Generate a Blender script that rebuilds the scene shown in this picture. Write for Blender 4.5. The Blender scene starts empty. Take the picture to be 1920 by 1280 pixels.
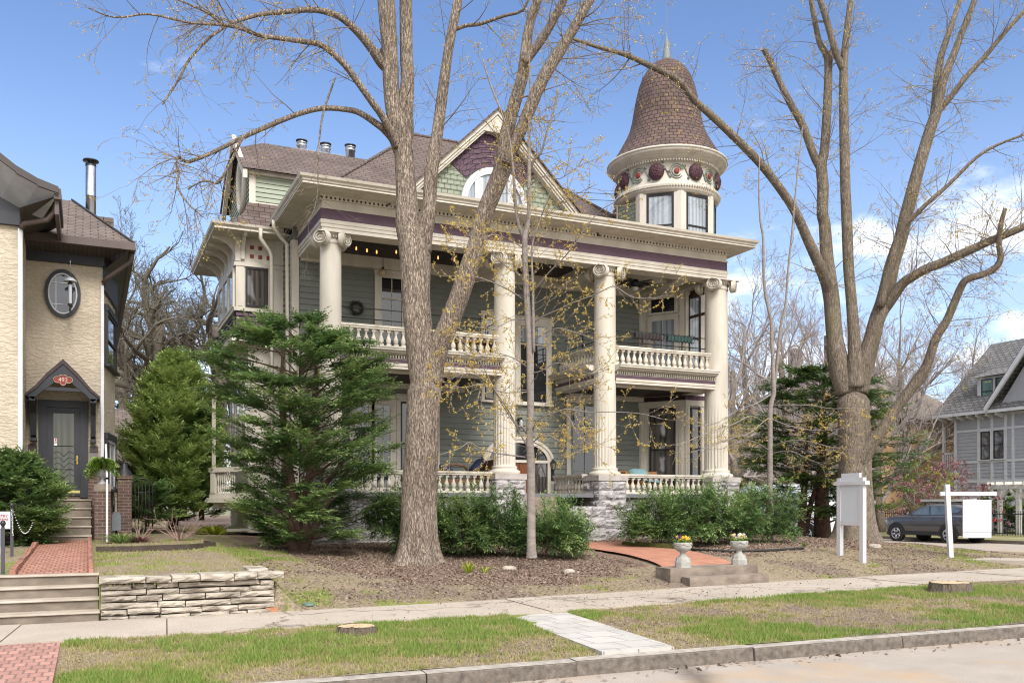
import bpy, bmesh, math, random
import numpy as np
from mathutils import Vector, Matrix
rad = math.radians
S = bpy.context.scene
COL = S.collection
# ------------------------------------------------------------------ camera
FPX, HZ, CAMH = 1736.0, 950.0, 1.6           # focal length in px of the 1920 wide photo, horizon row, eye height
YAW = math.atan(795 / FPX)
cam_d = bpy.data.cameras.new('camera'); cam = bpy.data.objects.new('camera', cam_d); COL.objects.link(cam)
cam.location = (0, 0, CAMH); cam.rotation_euler = (rad(90), 0, -YAW)
cam_d.sensor_width = 36; cam_d.lens = 36 * FPX / 1920; cam_d.shift_y = (HZ - 640) / 1920
cam_d.clip_start = .1; cam_d.clip_end = 2000
S.camera = cam
# ------------------------------------------------------------------ sky and sun
SUN_EL, SUN_AZ = rad(43), rad(181)            # azimuth clockwise from +Y: the sun stands behind the camera, to its left
w = bpy.data.worlds.new('World'); S.world = w; w.use_nodes = True
nt = w.node_tree; N = nt.nodes; L = nt.links
bg = N['Background']; bg.inputs['Strength'].default_value = .15
sky = N.new('ShaderNodeTexSky'); sky.sky_type = 'NISHITA'; sky.sun_disc = False
sky.sun_elevation = SUN_EL; sky.sun_rotation = SUN_AZ; sky.air_density = 1.0; sky.dust_density = 1.0; sky.ozone_density = 2.6
tc = N.new('ShaderNodeTexCoord')
def wmath(op, a, b=None, c=None):
    n = N.new('ShaderNodeMath'); n.operation = op
    for i, v in enumerate((a, b, c)):
        if v is None: continue
        if isinstance(v, (int, float)): n.inputs[i].default_value = v
        else: L.new(v, n.inputs[i])
    return n.outputs[0]
sep = N.new('ShaderNodeSeparateXYZ'); L.new(tc.outputs['Generated'], sep.inputs[0])
mp = N.new('ShaderNodeMapping'); mp.inputs['Scale'].default_value = (1.0, 1.0, 2.6); mp.inputs['Location'].default_value = (.37, .11, .2)
L.new(tc.outputs['Generated'], mp.inputs[0])
nz = N.new('ShaderNodeTexNoise'); nz.inputs['Scale'].default_value = 3.4; nz.inputs['Detail'].default_value = 9; nz.inputs['Roughness'].default_value = .58
L.new(mp.outputs[0], nz.inputs['Vector'])
# cloud threshold: many clouds low over the horizon; unseen cover added behind and overhead for fill light
hz = N.new('ShaderNodeMapRange'); hz.inputs['From Min'].default_value = .02; hz.inputs['From Max'].default_value = .46
hz.inputs['To Min'].default_value = .10; hz.inputs['To Max'].default_value = -.085; L.new(sep.outputs['Z'], hz.inputs[0])
bk = N.new('ShaderNodeMapRange'); bk.inputs['From Min'].default_value = .1; bk.inputs['From Max'].default_value = -.5
bk.inputs['To Min'].default_value = 0; bk.inputs['To Max'].default_value = .3; L.new(sep.outputs['Y'], bk.inputs[0])
zen = N.new('ShaderNodeMapRange'); zen.inputs['From Min'].default_value = .56; zen.inputs['From Max'].default_value = .8
zen.inputs['To Min'].default_value = 0; zen.inputs['To Max'].default_value = .3; L.new(sep.outputs['Z'], zen.inputs[0])
cv = wmath('ADD', wmath('ADD', nz.outputs[0], hz.outputs[0]), wmath('ADD', bk.outputs[0], zen.outputs[0]))
cm = N.new('ShaderNodeMapRange'); cm.interpolation_type = 'SMOOTHSTEP'
cm.inputs['From Min'].default_value = .53; cm.inputs['From Max'].default_value = .70; L.new(cv, cm.inputs[0])
mx = N.new('ShaderNodeMixRGB'); L.new(cm.outputs[0], mx.inputs['Fac'])
gain = N.new('ShaderNodeMixRGB'); gain.blend_type = 'MULTIPLY'; gain.inputs['Fac'].default_value = 1
gain.inputs['Color2'].default_value = (.50, .52, .585, 1); L.new(sky.outputs[0], gain.inputs['Color1'])
hzm = N.new('ShaderNodeMapRange'); hzm.interpolation_type = 'SMOOTHSTEP'; hzm.inputs['From Min'].default_value = -.05; hzm.inputs['From Max'].default_value = .46
hzm.inputs['To Min'].default_value = .85; hzm.inputs['To Max'].default_value = .0; L.new(sep.outputs['Z'], hzm.inputs[0])
air = N.new('ShaderNodeMixRGB'); L.new(hzm.outputs[0], air.inputs['Fac']); L.new(gain.outputs[0], air.inputs['Color1']); air.inputs['Color2'].default_value = (2.2, 2.85, 3.9, 1)
L.new(air.outputs[0], mx.inputs['Color1']); mx.inputs['Color2'].default_value = (4.9, 4.85, 4.8, 1)
L.new(mx.outputs[0], bg.inputs['Color'])
sun_d = bpy.data.lights.new('sun', 'SUN'); sun = bpy.data.objects.new('sun', sun_d); COL.objects.link(sun)
sun_d.energy = 1.7; sun_d.angle = rad(25); sun_d.color = (1, .965, .91)
sdir = Vector((math.sin(SUN_AZ) * math.cos(SUN_EL), math.cos(SUN_AZ) * math.cos(SUN_EL), math.sin(SUN_EL)))
sun.rotation_euler = sdir.to_track_quat('Z', 'Y').to_euler(); sun.location = sdir * 60
S.view_settings.view_transform = 'Standard'; S.view_settings.look = 'None'; S.view_settings.gamma = 1
S.view_settings.exposure = 1.28
S.cycles.use_denoising = True; S.cycles.filter_width = 1.1; S.cycles.max_bounces = 6; S.cycles.transparent_max_bounces = 8
# ------------------------------------------------------------------ helpers
_s, _c = math.sin(YAW), math.cos(YAW)
def P(px, py, d):
    """photo pixel at depth d -> world point (used to trace limbs at their own measured distance)"""
    r = (px - 960) / FPX * d
    return Vector((_c * r + _s * d, -_s * r + _c * d, CAMH - (py - HZ) * d / FPX))
def wloc(o):
    v = Vector((0, 0, 0))
    while o is not None: v += Vector(o.location); o = o.parent
    return v
def tag(o, label, cat, group=None, kind=None):
    if label: o['label'] = label
    if cat: o['category'] = cat
    if group: o['group'] = group
    if kind: o['kind'] = kind
    return o
def thing(name, loc, label, cat, group=None):
    o = bpy.data.objects.new(name, None); COL.objects.link(o); o.location = loc; o.empty_display_size = .3
    return tag(o, label, cat, group)
def copy_tree(o, parent=None):
    c = o.copy(); COL.objects.link(c); c.parent = parent
    for ch in [x for x in bpy.data.objects if x.parent == o]: copy_tree(ch, c)
    return c
def auto_uv(me):
    n = len(me.loops)
    if n == 0: return
    co = np.empty(len(me.vertices) * 3, 'f'); me.vertices.foreach_get('co', co); co = co.reshape(-1, 3)
    no = np.empty(len(me.polygons) * 3, 'f'); me.polygons.foreach_get('normal', no); no = no.reshape(-1, 3)
    vi = np.empty(n, 'i'); me.loops.foreach_get('vertex_index', vi)
    tot = np.empty(len(me.polygons), 'i'); me.polygons.foreach_get('loop_total', tot)
    nl = np.repeat(no, tot, axis=0)
    u = np.stack([-nl[:, 1], nl[:, 0], np.zeros(n, 'f')], 1); ln = np.linalg.norm(u, axis=1)
    flat = ln < .05; u[flat] = (1, 0, 0); ln[flat] = 1; u /= ln[:, None]
    v = np.cross(nl, u); p = co[vi]
    uv = np.stack([(p * u).sum(1), (p * v).sum(1)], 1).astype('f')
    lay = me.uv_layers.new(name='UVMap'); lay.data.foreach_set('uv', uv.ravel())
class MB:
    def __init__(self): self.v = []; self.f = []; self.sm = []; self.uvs = {}
    def add(self, vs, fs, smooth=False, uvs=None):
        b = len(self.v); self.v.extend([tuple(x) for x in vs])
        for k, f in enumerate(fs):
            if uvs is not None: self.uvs[len(self.f)] = uvs[k]
            self.f.append(tuple(i + b for i in f)); self.sm.append(smooth)
        return self
    def box(self, x0, x1, y0, y1, z0, z1):
        return self.add([(x0, y0, z0), (x1, y0, z0), (x1, y1, z0), (x0, y1, z0), (x0, y0, z1), (x1, y0, z1), (x1, y1, z1), (x0, y1, z1)],
                 [(0, 3, 2, 1), (4, 5, 6, 7), (0, 1, 5, 4), (1, 2, 6, 5), (2, 3, 7, 6), (3, 0, 4, 7)])
    def obox(self, O, U, V, W):
        """box from corner O with edge vectors U, V, W"""
        O, U, V, W = map(Vector, (O, U, V, W))
        if U.cross(V).dot(W) < 0: O = O + U; U = -U
        c = [O, O + U, O + U + V, O + V]
        return self.add(c + [p + W for p in c], [(0, 3, 2, 1), (4, 5, 6, 7), (0, 1, 5, 4), (1, 2, 6, 5), (2, 3, 7, 6), (3, 0, 4, 7)])
    def quad(self, a, b, c, d): return self.add([a, b, c, d], [(0, 1, 2, 3)])
    def extr(self, poly, vec):
        """closed polygon of 3-D points pushed along vec"""
        poly = [Vector(p) for p in poly]; vec = Vector(vec); n = len(poly)
        nrm = Vector((0, 0, 0))
        for i in range(n): nrm += poly[i].cross(poly[(i + 1) % n])
        if nrm.dot(vec) > 0: poly.reverse()
        fs = [tuple(range(n)), tuple(range(2 * n - 1, n - 1, -1))]
        fs += [(i, i + n, (i + 1) % n + n, (i + 1) % n)[::1] for i in range(n)]
        return self.add(poly + [p + vec for p in poly], fs)
    def tube(self, pts, rs, n=6, cap=True, smooth=True):
        pts = [Vector(p) for p in pts]
        if isinstance(rs, (int, float)): rs = [rs] * len(pts)
        b = len(self.v); m = len(pts); ref = None
        for i, p in enumerate(pts):
            t = (pts[min(i + 1, m - 1)] - pts[max(i - 1, 0)])
            if t.length < 1e-9: t = Vector((0, 0, 1))
            t.normalize()
            if ref is None:
                ref = t.orthogonal().normalized()
            ref = (ref - t * ref.dot(t))
            if ref.length < 1e-6: ref = t.orthogonal()
            ref.normalize(); bi = t.cross(ref)
            for k in range(n):
                a = 2 * math.pi * k / n
                q = p + (ref * math.cos(a) + bi * math.sin(a)) * rs[i]; self.v.append((q.x, q.y, q.z))
        for i in range(m - 1):
            for k in range(n):
                k2 = (k + 1) % n
                self.f.append((b + i * n + k, b + i * n + k2, b + (i + 1) * n + k2, b + (i + 1) * n + k)); self.sm.append(smooth)
        if cap and n > 2:
            self.f.append(tuple(b + k for k in range(n))[::-1]); self.sm.append(False)
            self.f.append(tuple(b + (m - 1) * n + k for k in range(n))); self.sm.append(False)
        return self
    def lathe(self, prof, c=(0, 0), n=16, smooth=True, a0=0.0, a1=2 * math.pi, flute=0, fd=0.0, uvr=None, M=None):
        full = abs(a1 - a0 - 2 * math.pi) < 1e-6
        nn = n if full else n + 1; vs = []; arc = [0.0]
        for i in range(1, len(prof)):
            arc.append(arc[-1] + math.hypot(prof[i][0] - prof[i - 1][0], prof[i][1] - prof[i - 1][1]))
        for (r, z) in prof:
            for k in range(nn):
                a = a0 + (a1 - a0) * k / n; rr = r
                if flute: rr = r - fd * (0.5 + 0.5 * math.cos(a * flute)) ** .6
                p = Vector((c[0] + rr * math.cos(a), c[1] + rr * math.sin(a), z))
                vs.append(M @ p if M else p)
        fs = []; uvs = [] if uvr else None
        for i in range(len(prof) - 1):
            for k in range(n):
                k2 = (k + 1) % nn
                fs.append((i * nn + k, i * nn + k2, (i + 1) * nn + k2, (i + 1) * nn + k))
                if uvr:
                    da = (a1 - a0) / n * uvr; uvs.append([(k * da, arc[i]), ((k + 1) * da, arc[i]), ((k + 1) * da, arc[i + 1]), (k * da, arc[i + 1])])
        self.add(vs, fs, smooth, uvs)
        if full and prof[0][0] > 1e-4: self.add(vs[:nn], [tuple(range(nn))[::-1]])
        if full and prof[-1][0] > 1e-4: self.add(vs[-nn:], [tuple(range(nn))])
        return self
    def build(self, name, m, parent=None, local=False, kind=None):
        me = bpy.data.meshes.new(name); vs = self.v
        if parent is not None and not local:
            o = wloc(parent); vs = [(x - o.x, y - o.y, z - o.z) for x, y, z in vs]
        me.from_pydata(vs, [], self.f); me.update()
        me.polygons.foreach_set('use_smooth', self.sm)
        auto_uv(me)
        if self.uvs:
            lay = me.uv_layers[0].data
            for fi, q in self.uvs.items():
                for li, t in zip(me.polygons[fi].loop_indices, q): lay[li].uv = t
        me.materials.append(m)
        ob = bpy.data.objects.new(name, me); COL.objects.link(ob)
        if parent is not None: ob.parent = parent
        if kind: ob['kind'] = kind
        return ob
def np_mesh(name, V, nper, m, parent=None, tone=None, kind=None):
    """V: (n, nper, 3) separate polygons; tone: per polygon value stored as the attribute the leaf colour reads"""
    n = len(V); me = bpy.data.meshes.new(name); V = np.asarray(V, 'f')
    if parent is not None: V = V - np.array(wloc(parent), 'f')
    me.vertices.add(n * nper); me.vertices.foreach_set('co', V.ravel())
    me.loops.add(n * nper); me.loops.foreach_set('vertex_index', np.arange(n * nper, dtype='i'))
    me.polygons.add(n); me.polygons.foreach_set('loop_start', np.arange(0, n * nper, nper, dtype='i'))
    try: me.polygons.foreach_set('loop_total', np.full(n, nper, 'i'))
    except Exception: pass
    me.update(calc_edges=True)
    if tone is not None:
        a = me.attributes.new('tone', 'FLOAT', 'POINT'); a.data.foreach_set('value', np.repeat(np.asarray(tone, 'f'), nper))
    me.materials.append(m)
    ob = bpy.data.objects.new(name, me); COL.objects.link(ob)
    if parent is not None: ob.parent = parent
    if kind: ob['kind'] = kind
    return ob
# ------------------------------------------------------------------ materials
def newmat(name):
    m = bpy.data.materials.new(name); m.use_nodes = True
    return m, m.node_tree.nodes, m.node_tree.links, m.node_tree.nodes['Principled BSDF']
def c4(c): return (c[0], c[1], c[2], 1)
def ramp(nodes, pts):
    r = nodes.new('ShaderNodeValToRGB'); e = r.color_ramp.elements
    while len(e) < len(pts): e.new(.5)
    for k, (p, c) in enumerate(pts): e[k].position = p; e[k].color = c4(c)
    return r
def coords(nodes, links, kind='pos', scale=(1, 1, 1)):
    if kind == 'pos': o = nodes.new('ShaderNodeNewGeometry').outputs['Position']
    else: o = nodes.new('ShaderNodeTexCoord').outputs['UV' if kind == 'uv' else 'Object']
    mpn = nodes.new('ShaderNodeMapping'); mpn.inputs['Scale'].default_value = scale
    links.new(o, mpn.inputs[0]); return mpn.outputs[0]
def noise(nodes, links, vec, scale, detail=4, rough=.55):
    n = nodes.new('ShaderNodeTexNoise'); n.inputs['Scale'].default_value = scale; n.inputs['Detail'].default_value = detail
    n.inputs['Roughness'].default_value = rough; links.new(vec, n.inputs['Vector']); return n.outputs[0]
def bump(nodes, links, bs, h, strength, dist):
    b = nodes.new('ShaderNodeBump'); b.inputs['Strength'].default_value = strength; b.inputs['Distance'].default_value = dist
    links.new(h, b.inputs['Height']); links.new(b.outputs[0], bs.inputs['Normal']); return b
def mat(name, col, rough=.6, col2=None, scale=3.0, detail=5, stretch=(1, 1, 1), lo=.35, hi=.65, bs=0.0, bscale=60, bdist=.01, metal=0.0, spec=.4, coat=0, kind='pos'):
    m, n, l, b = newmat(name)
    col2 = col2 or tuple(x * .8 for x in col)
    v = coords(n, l, kind, stretch)
    r = ramp(n, [(lo, col2), (hi, col)]); l.new(noise(n, l, v, scale, detail), r.inputs[0]); l.new(r.outputs[0], b.inputs['Base Color'])
    b.inputs['Roughness'].default_value = rough; b.inputs['Metallic'].default_value = metal; b.inputs['Specular IOR Level'].default_value = spec
    if coat: b.inputs['Coat Weight'].default_value = coat; b.inputs['Coat Roughness'].default_value = .05
    if bs: bump(n, l, b, noise(n, l, v, bscale, 4), bs, bdist)
    return m
def brickmat(name, c1, c2, mortar, bw, bh, mort=.008, off=.5, rough=.8, bs=.6, bdist=.01, var=.5, kind='uv', spec=.3, streak=0):
    m, n, l, b = newmat(name); v = coords(n, l, kind)
    t = n.new('ShaderNodeTexBrick'); t.offset = off; l.new(v, t.inputs['Vector'])
    t.inputs['Color1'].default_value = c4(c1); t.inputs['Color2'].default_value = c4(c2); t.inputs['Mortar'].default_value = c4(mortar)
    t.inputs['Scale'].default_value = 1; t.inputs['Brick Width'].default_value = bw; t.inputs['Row Height'].default_value = bh
    t.inputs['Mortar Size'].default_value = mort; t.inputs['Mortar Smooth'].default_value = .2; t.inputs['Bias'].default_value = 0
    mixn = n.new('ShaderNodeMixRGB'); mixn.blend_type = 'MULTIPLY'; mixn.inputs['Fac'].default_value = var
    pv = coords(n, l, 'pos', (1, 1, .35) if streak else (1, 1, 1))
    r = ramp(n, [(.3, (.55, .53, .5)), (.7, (1.15, 1.15, 1.15))]); l.new(noise(n, l, pv, 1.6 if streak else 3.5, 6, .65), r.inputs[0])
    l.new(t.outputs['Color'], mixn.inputs['Color1']); l.new(r.outputs[0], mixn.inputs['Color2']); l.new(mixn.outputs[0], b.inputs['Base Color'])
    b.inputs['Roughness'].default_value = rough; b.inputs['Specular IOR Level'].default_value = spec
    inv = n.new('ShaderNodeMath'); inv.operation = 'SUBTRACT'; inv.inputs[0].default_value = 1; l.new(t.outputs['Fac'], inv.inputs[1])
    if bs: bump(n, l, b, inv.outputs[0], bs, bdist)
    return m
def leafmat(name, dark, mid, light, rough=.55, trans=.25):
    m, n, l, b = newmat(name)
    a = n.new('ShaderNodeAttribute'); a.attribute_name = 'tone'
    r = ramp(n, [(0.0, dark), (.5, mid), (1.0, light)]); l.new(a.outputs['Fac'], r.inputs[0]); l.new(r.outputs[0], b.inputs['Base Color'])
    b.inputs['Roughness'].default_value = rough; b.inputs['Specular IOR Level'].default_value = .3
    if trans:
        t = n.new('ShaderNodeBsdfTranslucent'); l.new(r.outputs[0], t.inputs['Color'])
        mxs = n.new('ShaderNodeMixShader'); mxs.inputs[0].default_value = trans
        l.new(b.outputs[0], mxs.inputs[1]); l.new(t.outputs[0], mxs.inputs[2]); l.new(mxs.outputs[0], n['Material Output'].inputs['Surface'])
    return m
def barkmat(name, c1, c2, moss=None, sc=1.0, strength=.9, zs=.16):
    m, n, l, b = newmat(name); v = coords(n, l, 'pos', (1, 1, zs))
    w_ = n.new('ShaderNodeTexNoise'); w_.inputs['Scale'].default_value = 30 * sc; w_.inputs['Detail'].default_value = 3; w_.inputs['Distortion'].default_value = 1.2; l.new(v, w_.inputs['Vector'])
    ab = n.new('ShaderNodeMapRange'); ab.inputs['From Min'].default_value = .36; ab.inputs['From Max'].default_value = .6; l.new(w_.outputs[0], ab.inputs[0])
    r = ramp(n, [(0, c2), (1, c1)]); l.new(ab.outputs[0], r.inputs[0]); out = r.outputs[0]
    big = noise(n, l, coords(n, l, 'pos', (1, 1, .5)), 2.2, 5, .6)
    mm = n.new('ShaderNodeMixRGB'); mm.blend_type = 'MULTIPLY'; mm.inputs['Fac'].default_value = .8
    r2 = ramp(n, [(.3, (.72, .7, .68)), (.7, (1.12, 1.12, 1.12))]); l.new(big, r2.inputs[0])
    l.new(out, mm.inputs['Color1']); l.new(r2.outputs[0], mm.inputs['Color2']); out = mm.outputs[0]
    if moss:
        mo = n.new('ShaderNodeMixRGB'); mr = n.new('ShaderNodeMapRange'); mr.inputs['From Min'].default_value = .5; mr.inputs['From Max'].default_value = .75; mr.inputs['To Max'].default_value = .55
        l.new(noise(n, l, coords(n, l, 'pos', (1, 1, .6)), 1.3, 5, .6), mr.inputs[0]); l.new(mr.outputs[0], mo.inputs['Fac'])
        l.new(out, mo.inputs['Color1']); mo.inputs['Color2'].default_value = c4(moss); out = mo.outputs[0]
    l.new(out, b.inputs['Base Color']); b.inputs['Roughness'].default_value = .9; b.inputs['Specular IOR Level'].default_value = .15
    bump(n, l, b, ab.outputs[0], strength, .03 / sc)
    return m
def pavemat(name, c1, c2, stain, sc=1.7, crack=.35, bs=.2):
    m, n, l, b = newmat(name); v = coords(n, l)
    r = ramp(n, [(.3, c2), (.7, c1)]); l.new(noise(n, l, v, sc, 9, .62), r.inputs[0]); out = r.outputs[0]
    sp = ramp(n, [(.36, (.55, .53, .5)), (.5, (1, 1, 1)), (.68, (1.18, 1.16, 1.12))]); l.new(noise(n, l, v, 85, 3, .7), sp.inputs[0])
    mm = n.new('ShaderNodeMixRGB'); mm.blend_type = 'MULTIPLY'; mm.inputs['Fac'].default_value = .75; l.new(out, mm.inputs['Color1']); l.new(sp.outputs[0], mm.inputs['Color2']); out = mm.outputs[0]
    st = ramp(n, [(.52, (0, 0, 0)), (.72, (1, 1, 1))]); l.new(noise(n, l, v, .8, 7, .6), st.inputs[0]); mx_ = n.new('ShaderNodeMixRGB'); l.new(st.outputs[0], mx_.inputs['Fac']); l.new(out, mx_.inputs['Color1']); mx_.inputs['Color2'].default_value = c4(stain); out = mx_.outputs[0]
    dn_ = n.new('ShaderNodeTexNoise'); dn_.inputs['Scale'].default_value = 1.4; dn_.inputs['Detail'].default_value = 5; l.new(v, dn_.inputs['Vector'])
    ad = n.new('ShaderNodeMixRGB'); ad.blend_type = 'ADD'; ad.inputs['Fac'].default_value = 1.2; l.new(v, ad.inputs['Color1']); l.new(dn_.outputs['Color'], ad.inputs['Color2'])
    vo = n.new('ShaderNodeTexVoronoi'); vo.feature = 'DISTANCE_TO_EDGE'; vo.inputs['Scale'].default_value = crack; l.new(ad.outputs[0], vo.inputs['Vector'])
    cr = ramp(n, [(.0, (.30, .28, .26)), (.012, (1, 1, 1))]); l.new(vo.outputs['Distance'], cr.inputs[0]); m2 = n.new('ShaderNodeMixRGB'); m2.blend_type = 'MULTIPLY'; m2.inputs['Fac'].default_value = .75; l.new(out, m2.inputs['Color1']); l.new(cr.outputs[0], m2.inputs['Color2'])
    l.new(m2.outputs[0], b.inputs['Base Color']); b.inputs['Roughness'].default_value = .92; b.inputs['Specular IOR Level'].default_value = .2
    bump(n, l, b, noise(n, l, v, 120, 4), bs, .006); return m
def glassmat(name, base, rough=.04, ior=1.9, stripes=None):
    m, n, l, b = newmat(name); b.inputs['Roughness'].default_value = rough; b.inputs['IOR'].default_value = ior; b.inputs['Specular IOR Level'].default_value = .5
    v = coords(n, l, 'pos')
    if stripes:
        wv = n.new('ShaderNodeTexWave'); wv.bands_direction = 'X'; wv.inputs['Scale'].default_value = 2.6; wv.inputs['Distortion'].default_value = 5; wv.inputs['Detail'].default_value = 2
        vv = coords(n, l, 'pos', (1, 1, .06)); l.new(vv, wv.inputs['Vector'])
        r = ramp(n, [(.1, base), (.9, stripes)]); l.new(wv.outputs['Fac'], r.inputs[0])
    else:
        r = ramp(n, [(.35, tuple(x * .6 for x in base)), (.7, base)]); l.new(noise(n, l, v, 2.5, 3), r.inputs[0])
    l.new(r.outputs[0], b.inputs['Base Color'])
    bump(n, l, b, noise(n, l, v, 1.2, 2), .06, .05)
    return m
M = {}
M['cream'] = mat('cream_paint', (.585, .54, .465), .6, (.47, .425, .355), 3.0, 8, stretch=(1, 1, .22), lo=.28, hi=.6, bs=.12, bscale=50)
M['cream_worn'] = mat('worn_cream_paint', (.58, .535, .46), .65, (.38, .335, .28), 5, bs=.15, bscale=30, lo=.3, hi=.6)
M['white'] = mat('white_paint', (.58, .58, .60), .5, (.52, .52, .545), 3)
M['oldwhite'] = mat('weathered_white_paint', (.68, .66, .62), .6, (.5, .48, .45), 5)
M['plum'] = mat('plum_paint', (.118, .068, .098), .6, (.098, .056, .08), 2.5)
M['sage'] = mat('sage_green_paint', (.185, .198, .172), .6, (.155, .167, .146), 2.0, stretch=(.6, .6, 2))
M['mint'] = mat('pale_green_paint', (.31, .345, .265), .6, (.28, .31, .24), 2.0)
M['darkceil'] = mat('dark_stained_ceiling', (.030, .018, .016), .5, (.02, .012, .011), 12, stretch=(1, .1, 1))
M['black'] = mat('black_iron', (.012, .012, .014), .45, (.018, .018, .02), 6)
M['sash'] = mat('black_sash_paint', (.016, .014, .016), .45)
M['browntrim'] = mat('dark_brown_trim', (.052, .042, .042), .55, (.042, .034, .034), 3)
M['slatetrim'] = mat('charcoal_trim', (.028, .029, .036), .5, (.022, .023, .03), 3)
M['soffit'] = brickmat('brown_soffit_boards', (.075, .062, .055), (.06, .05, .045), (.02, .016, .015), .09, 9, .006, 0, .6, .4, .006, .3)
M['lightsoffit'] = mat('grey_soffit_paint', (.36, .37, .42), .6)
M['glass'] = glassmat('window_glass', (.02, .023, .026))
M['glassc'] = glassmat('curtained_glass', (.035, .03, .028), stripes=(.085, .075, .068))
M['glassb'] = glassmat('pale_blind_glass', (.28, .31, .34), stripes=(.36, .40, .44))
M['shade_glass'] = glassmat('green_shade_glass', (.05, .11, .085), .05, 1.9, (.09, .18, .13))
M['glassw'] = glassmat('sheer_curtain_glass', (.20, .235, .27), .04, 2.0, (.33, .37, .41))
m_, n_, l_, b_ = newmat('cream_stucco'); v_ = coords(n_, l_, 'pos', (1, 1, 2.6)); big_ = ramp(n_, [(.3, (.44, .375, .29)), (.7, (.58, .505, .40))]); l_.new(noise(n_, l_, coords(n_, l_), 1.5, 7), big_.inputs[0])
k1_ = noise(n_, l_, v_, 7, 5, .6); ab_ = n_.new('ShaderNodeMath'); ab_.operation = 'SUBTRACT'; l_.new(k1_, ab_.inputs[0]); ab_.inputs[1].default_value = .5; ab2_ = n_.new('ShaderNodeMath'); ab2_.operation = 'ABSOLUTE'; l_.new(ab_.outputs[0], ab2_.inputs[0])
cr_ = ramp(n_, [(0, (.5, .46, .42)), (.022, (1, 1, 1))]); l_.new(ab2_.outputs[0], cr_.inputs[0]); mm_ = n_.new('ShaderNodeMixRGB'); mm_.blend_type = 'MULTIPLY'; mm_.inputs['Fac'].default_value = .6; l_.new(big_.outputs[0], mm_.inputs['Color1']); l_.new(cr_.outputs[0], mm_.inputs['Color2']); l_.new(mm_.outputs[0], b_.inputs['Base Color']); b_.inputs['Roughness'].default_value = .9; b_.inputs['Specular IOR Level'].default_value = .15; bump(n_, l_, b_, k1_, 1.0, .05); M['stucco'] = m_
M['roof'] = brickmat('brown_shingle_roof', (.155, .118, .108), (.122, .094, .087), (.055, .04, .037), .3, .14, .012, .5, .9, .8, .012, .75, streak=1)
M['roofn'] = brickmat('weathered_shingle_roof', (.185, .15, .135), (.14, .112, .10), (.06, .048, .043), .3, .14, .013, .5, .9, .8, .012, .7)
M['roofg'] = brickmat('grey_shingle_roof', (.22, .22, .225), (.17, .165, .165), (.07, .07, .07), .4, .24, .03, .5, .9, .8, .015, .8)
M['dome'] = brickmat('red_brown_dome_shingles', (.16, .105, .09), (.105, .075, .07), (.045, .03, .028), .17, .135, .012, .5, .9, 1, .015, .65)
M['plumsh'] = brickmat('plum_shingles', (.115, .066, .095), (.095, .055, .08), (.035, .02, .03), .17, .12, .008, .5, .7, 1, .015, .3)
M['mintsh'] = brickmat('green_shingles', (.30, .335, .25), (.265, .295, .225), (.09, .105, .08), .17, .13, .008, .5, .7, 1, .015, .3)
M['brick'] = brickmat('brown_brick', (.13, .075, .06), (.09, .055, .048), (.19, .16, .14), .2, .072, .009, .5, .85, .6, .008, .5)
M['redbrick'] = brickmat('red_brick_paving', (.42, .205, .15), (.32, .15, .11), (.17, .10, .08), .105, .21, .011, .5, .85, .5, .006, .45)
M['bluepaver'] = brickmat('pink_brick_paving', (.46, .25, .205), (.35, .185, .155), (.22, .14, .12), .1, .205, .011, .5, .85, .4, .005, .4)
M['limestone'] = mat('rock_face_limestone', (.50, .475, .475), .9, (.22, .20, .20), 5.5, 9, (1, 1, 1.8), .3, .62, 1.0, 20, .05, spec=.15)
M['capstone'] = mat('dressed_capstone', (.44, .40, .38), .8, (.33, .295, .275), 4, bs=.2)
M['fieldstone'] = mat('buff_fieldstone', (.47, .42, .355), .9, (.17, .14, .115), 4.2, 9, (1, 1, 2.4), .28, .62, .8, 30, .02, spec=.15)
M['concrete'] = pavemat('sidewalk_concrete', (.47, .41, .35), (.37, .32, .27), (.30, .26, .22), 1.6, .3)
M['stepcon'] = mat('old_step_concrete', (.29, .24, .195), .9, (.14, .11, .09), 3.0, 8, (1, 1, 2.2), .28, .68, bs=.35, bscale=120, bdist=.006, spec=.2)
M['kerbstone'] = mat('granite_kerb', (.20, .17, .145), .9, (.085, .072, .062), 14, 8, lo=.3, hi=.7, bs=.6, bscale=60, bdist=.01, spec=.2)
M['paver'] = brickmat('pale_concrete_pavers', (.50, .47, .44), (.42, .40, .38), (.22, .2, .185), .4, .4, .008, .5, .85, .3, .004, .35)
M['asphalt'] = pavemat('worn_pale_asphalt', (.40, .35, .31), (.32, .28, .245), (.40, .29, .19), 1.7, .04, .4)
M['urn'] = mat('cast_stone', (.42, .41, .38), .85, (.28, .27, .25), 9, bs=.2, bscale=60)
M['metalurn'] = mat('painted_cast_iron', (.42, .41, .42), .6, (.28, .27, .28), 14)
M['steel'] = mat('galvanised_steel', (.55, .56, .58), .28, (.45, .46, .48), 8, metal=1)
M['darksteel'] = mat('dark_steel', (.05, .05, .055), .4, metal=.6)
M['wood'] = mat('varnished_wood_door', (.20, .065, .025), .35, (.12, .035, .015), 6, stretch=(6, 6, .8))
M['wicker'] = mat('brown_wicker', (.20, .10, .055), .7, (.10, .05, .028), 40, bs=.5, bscale=90)
M['navy'] = mat('navy_cushion', (.025, .035, .085), .85, (.018, .025, .06), 20)
M['teal'] = mat('teal_cushion', (.17, .29, .31), .85, (.12, .22, .24), 12)
M['orange'] = mat('honey_wood', (.32, .15, .05), .5, (.24, .11, .035), 12)
M['verdigris'] = mat('verdigris_planter', (.045, .10, .095), .6, (.03, .07, .065), 20)
M['red'] = mat('red_paint', (.33, .04, .03), .5)
M['redterra'] = mat('red_brick_accent', (.23, .035, .028), .6)
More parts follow.
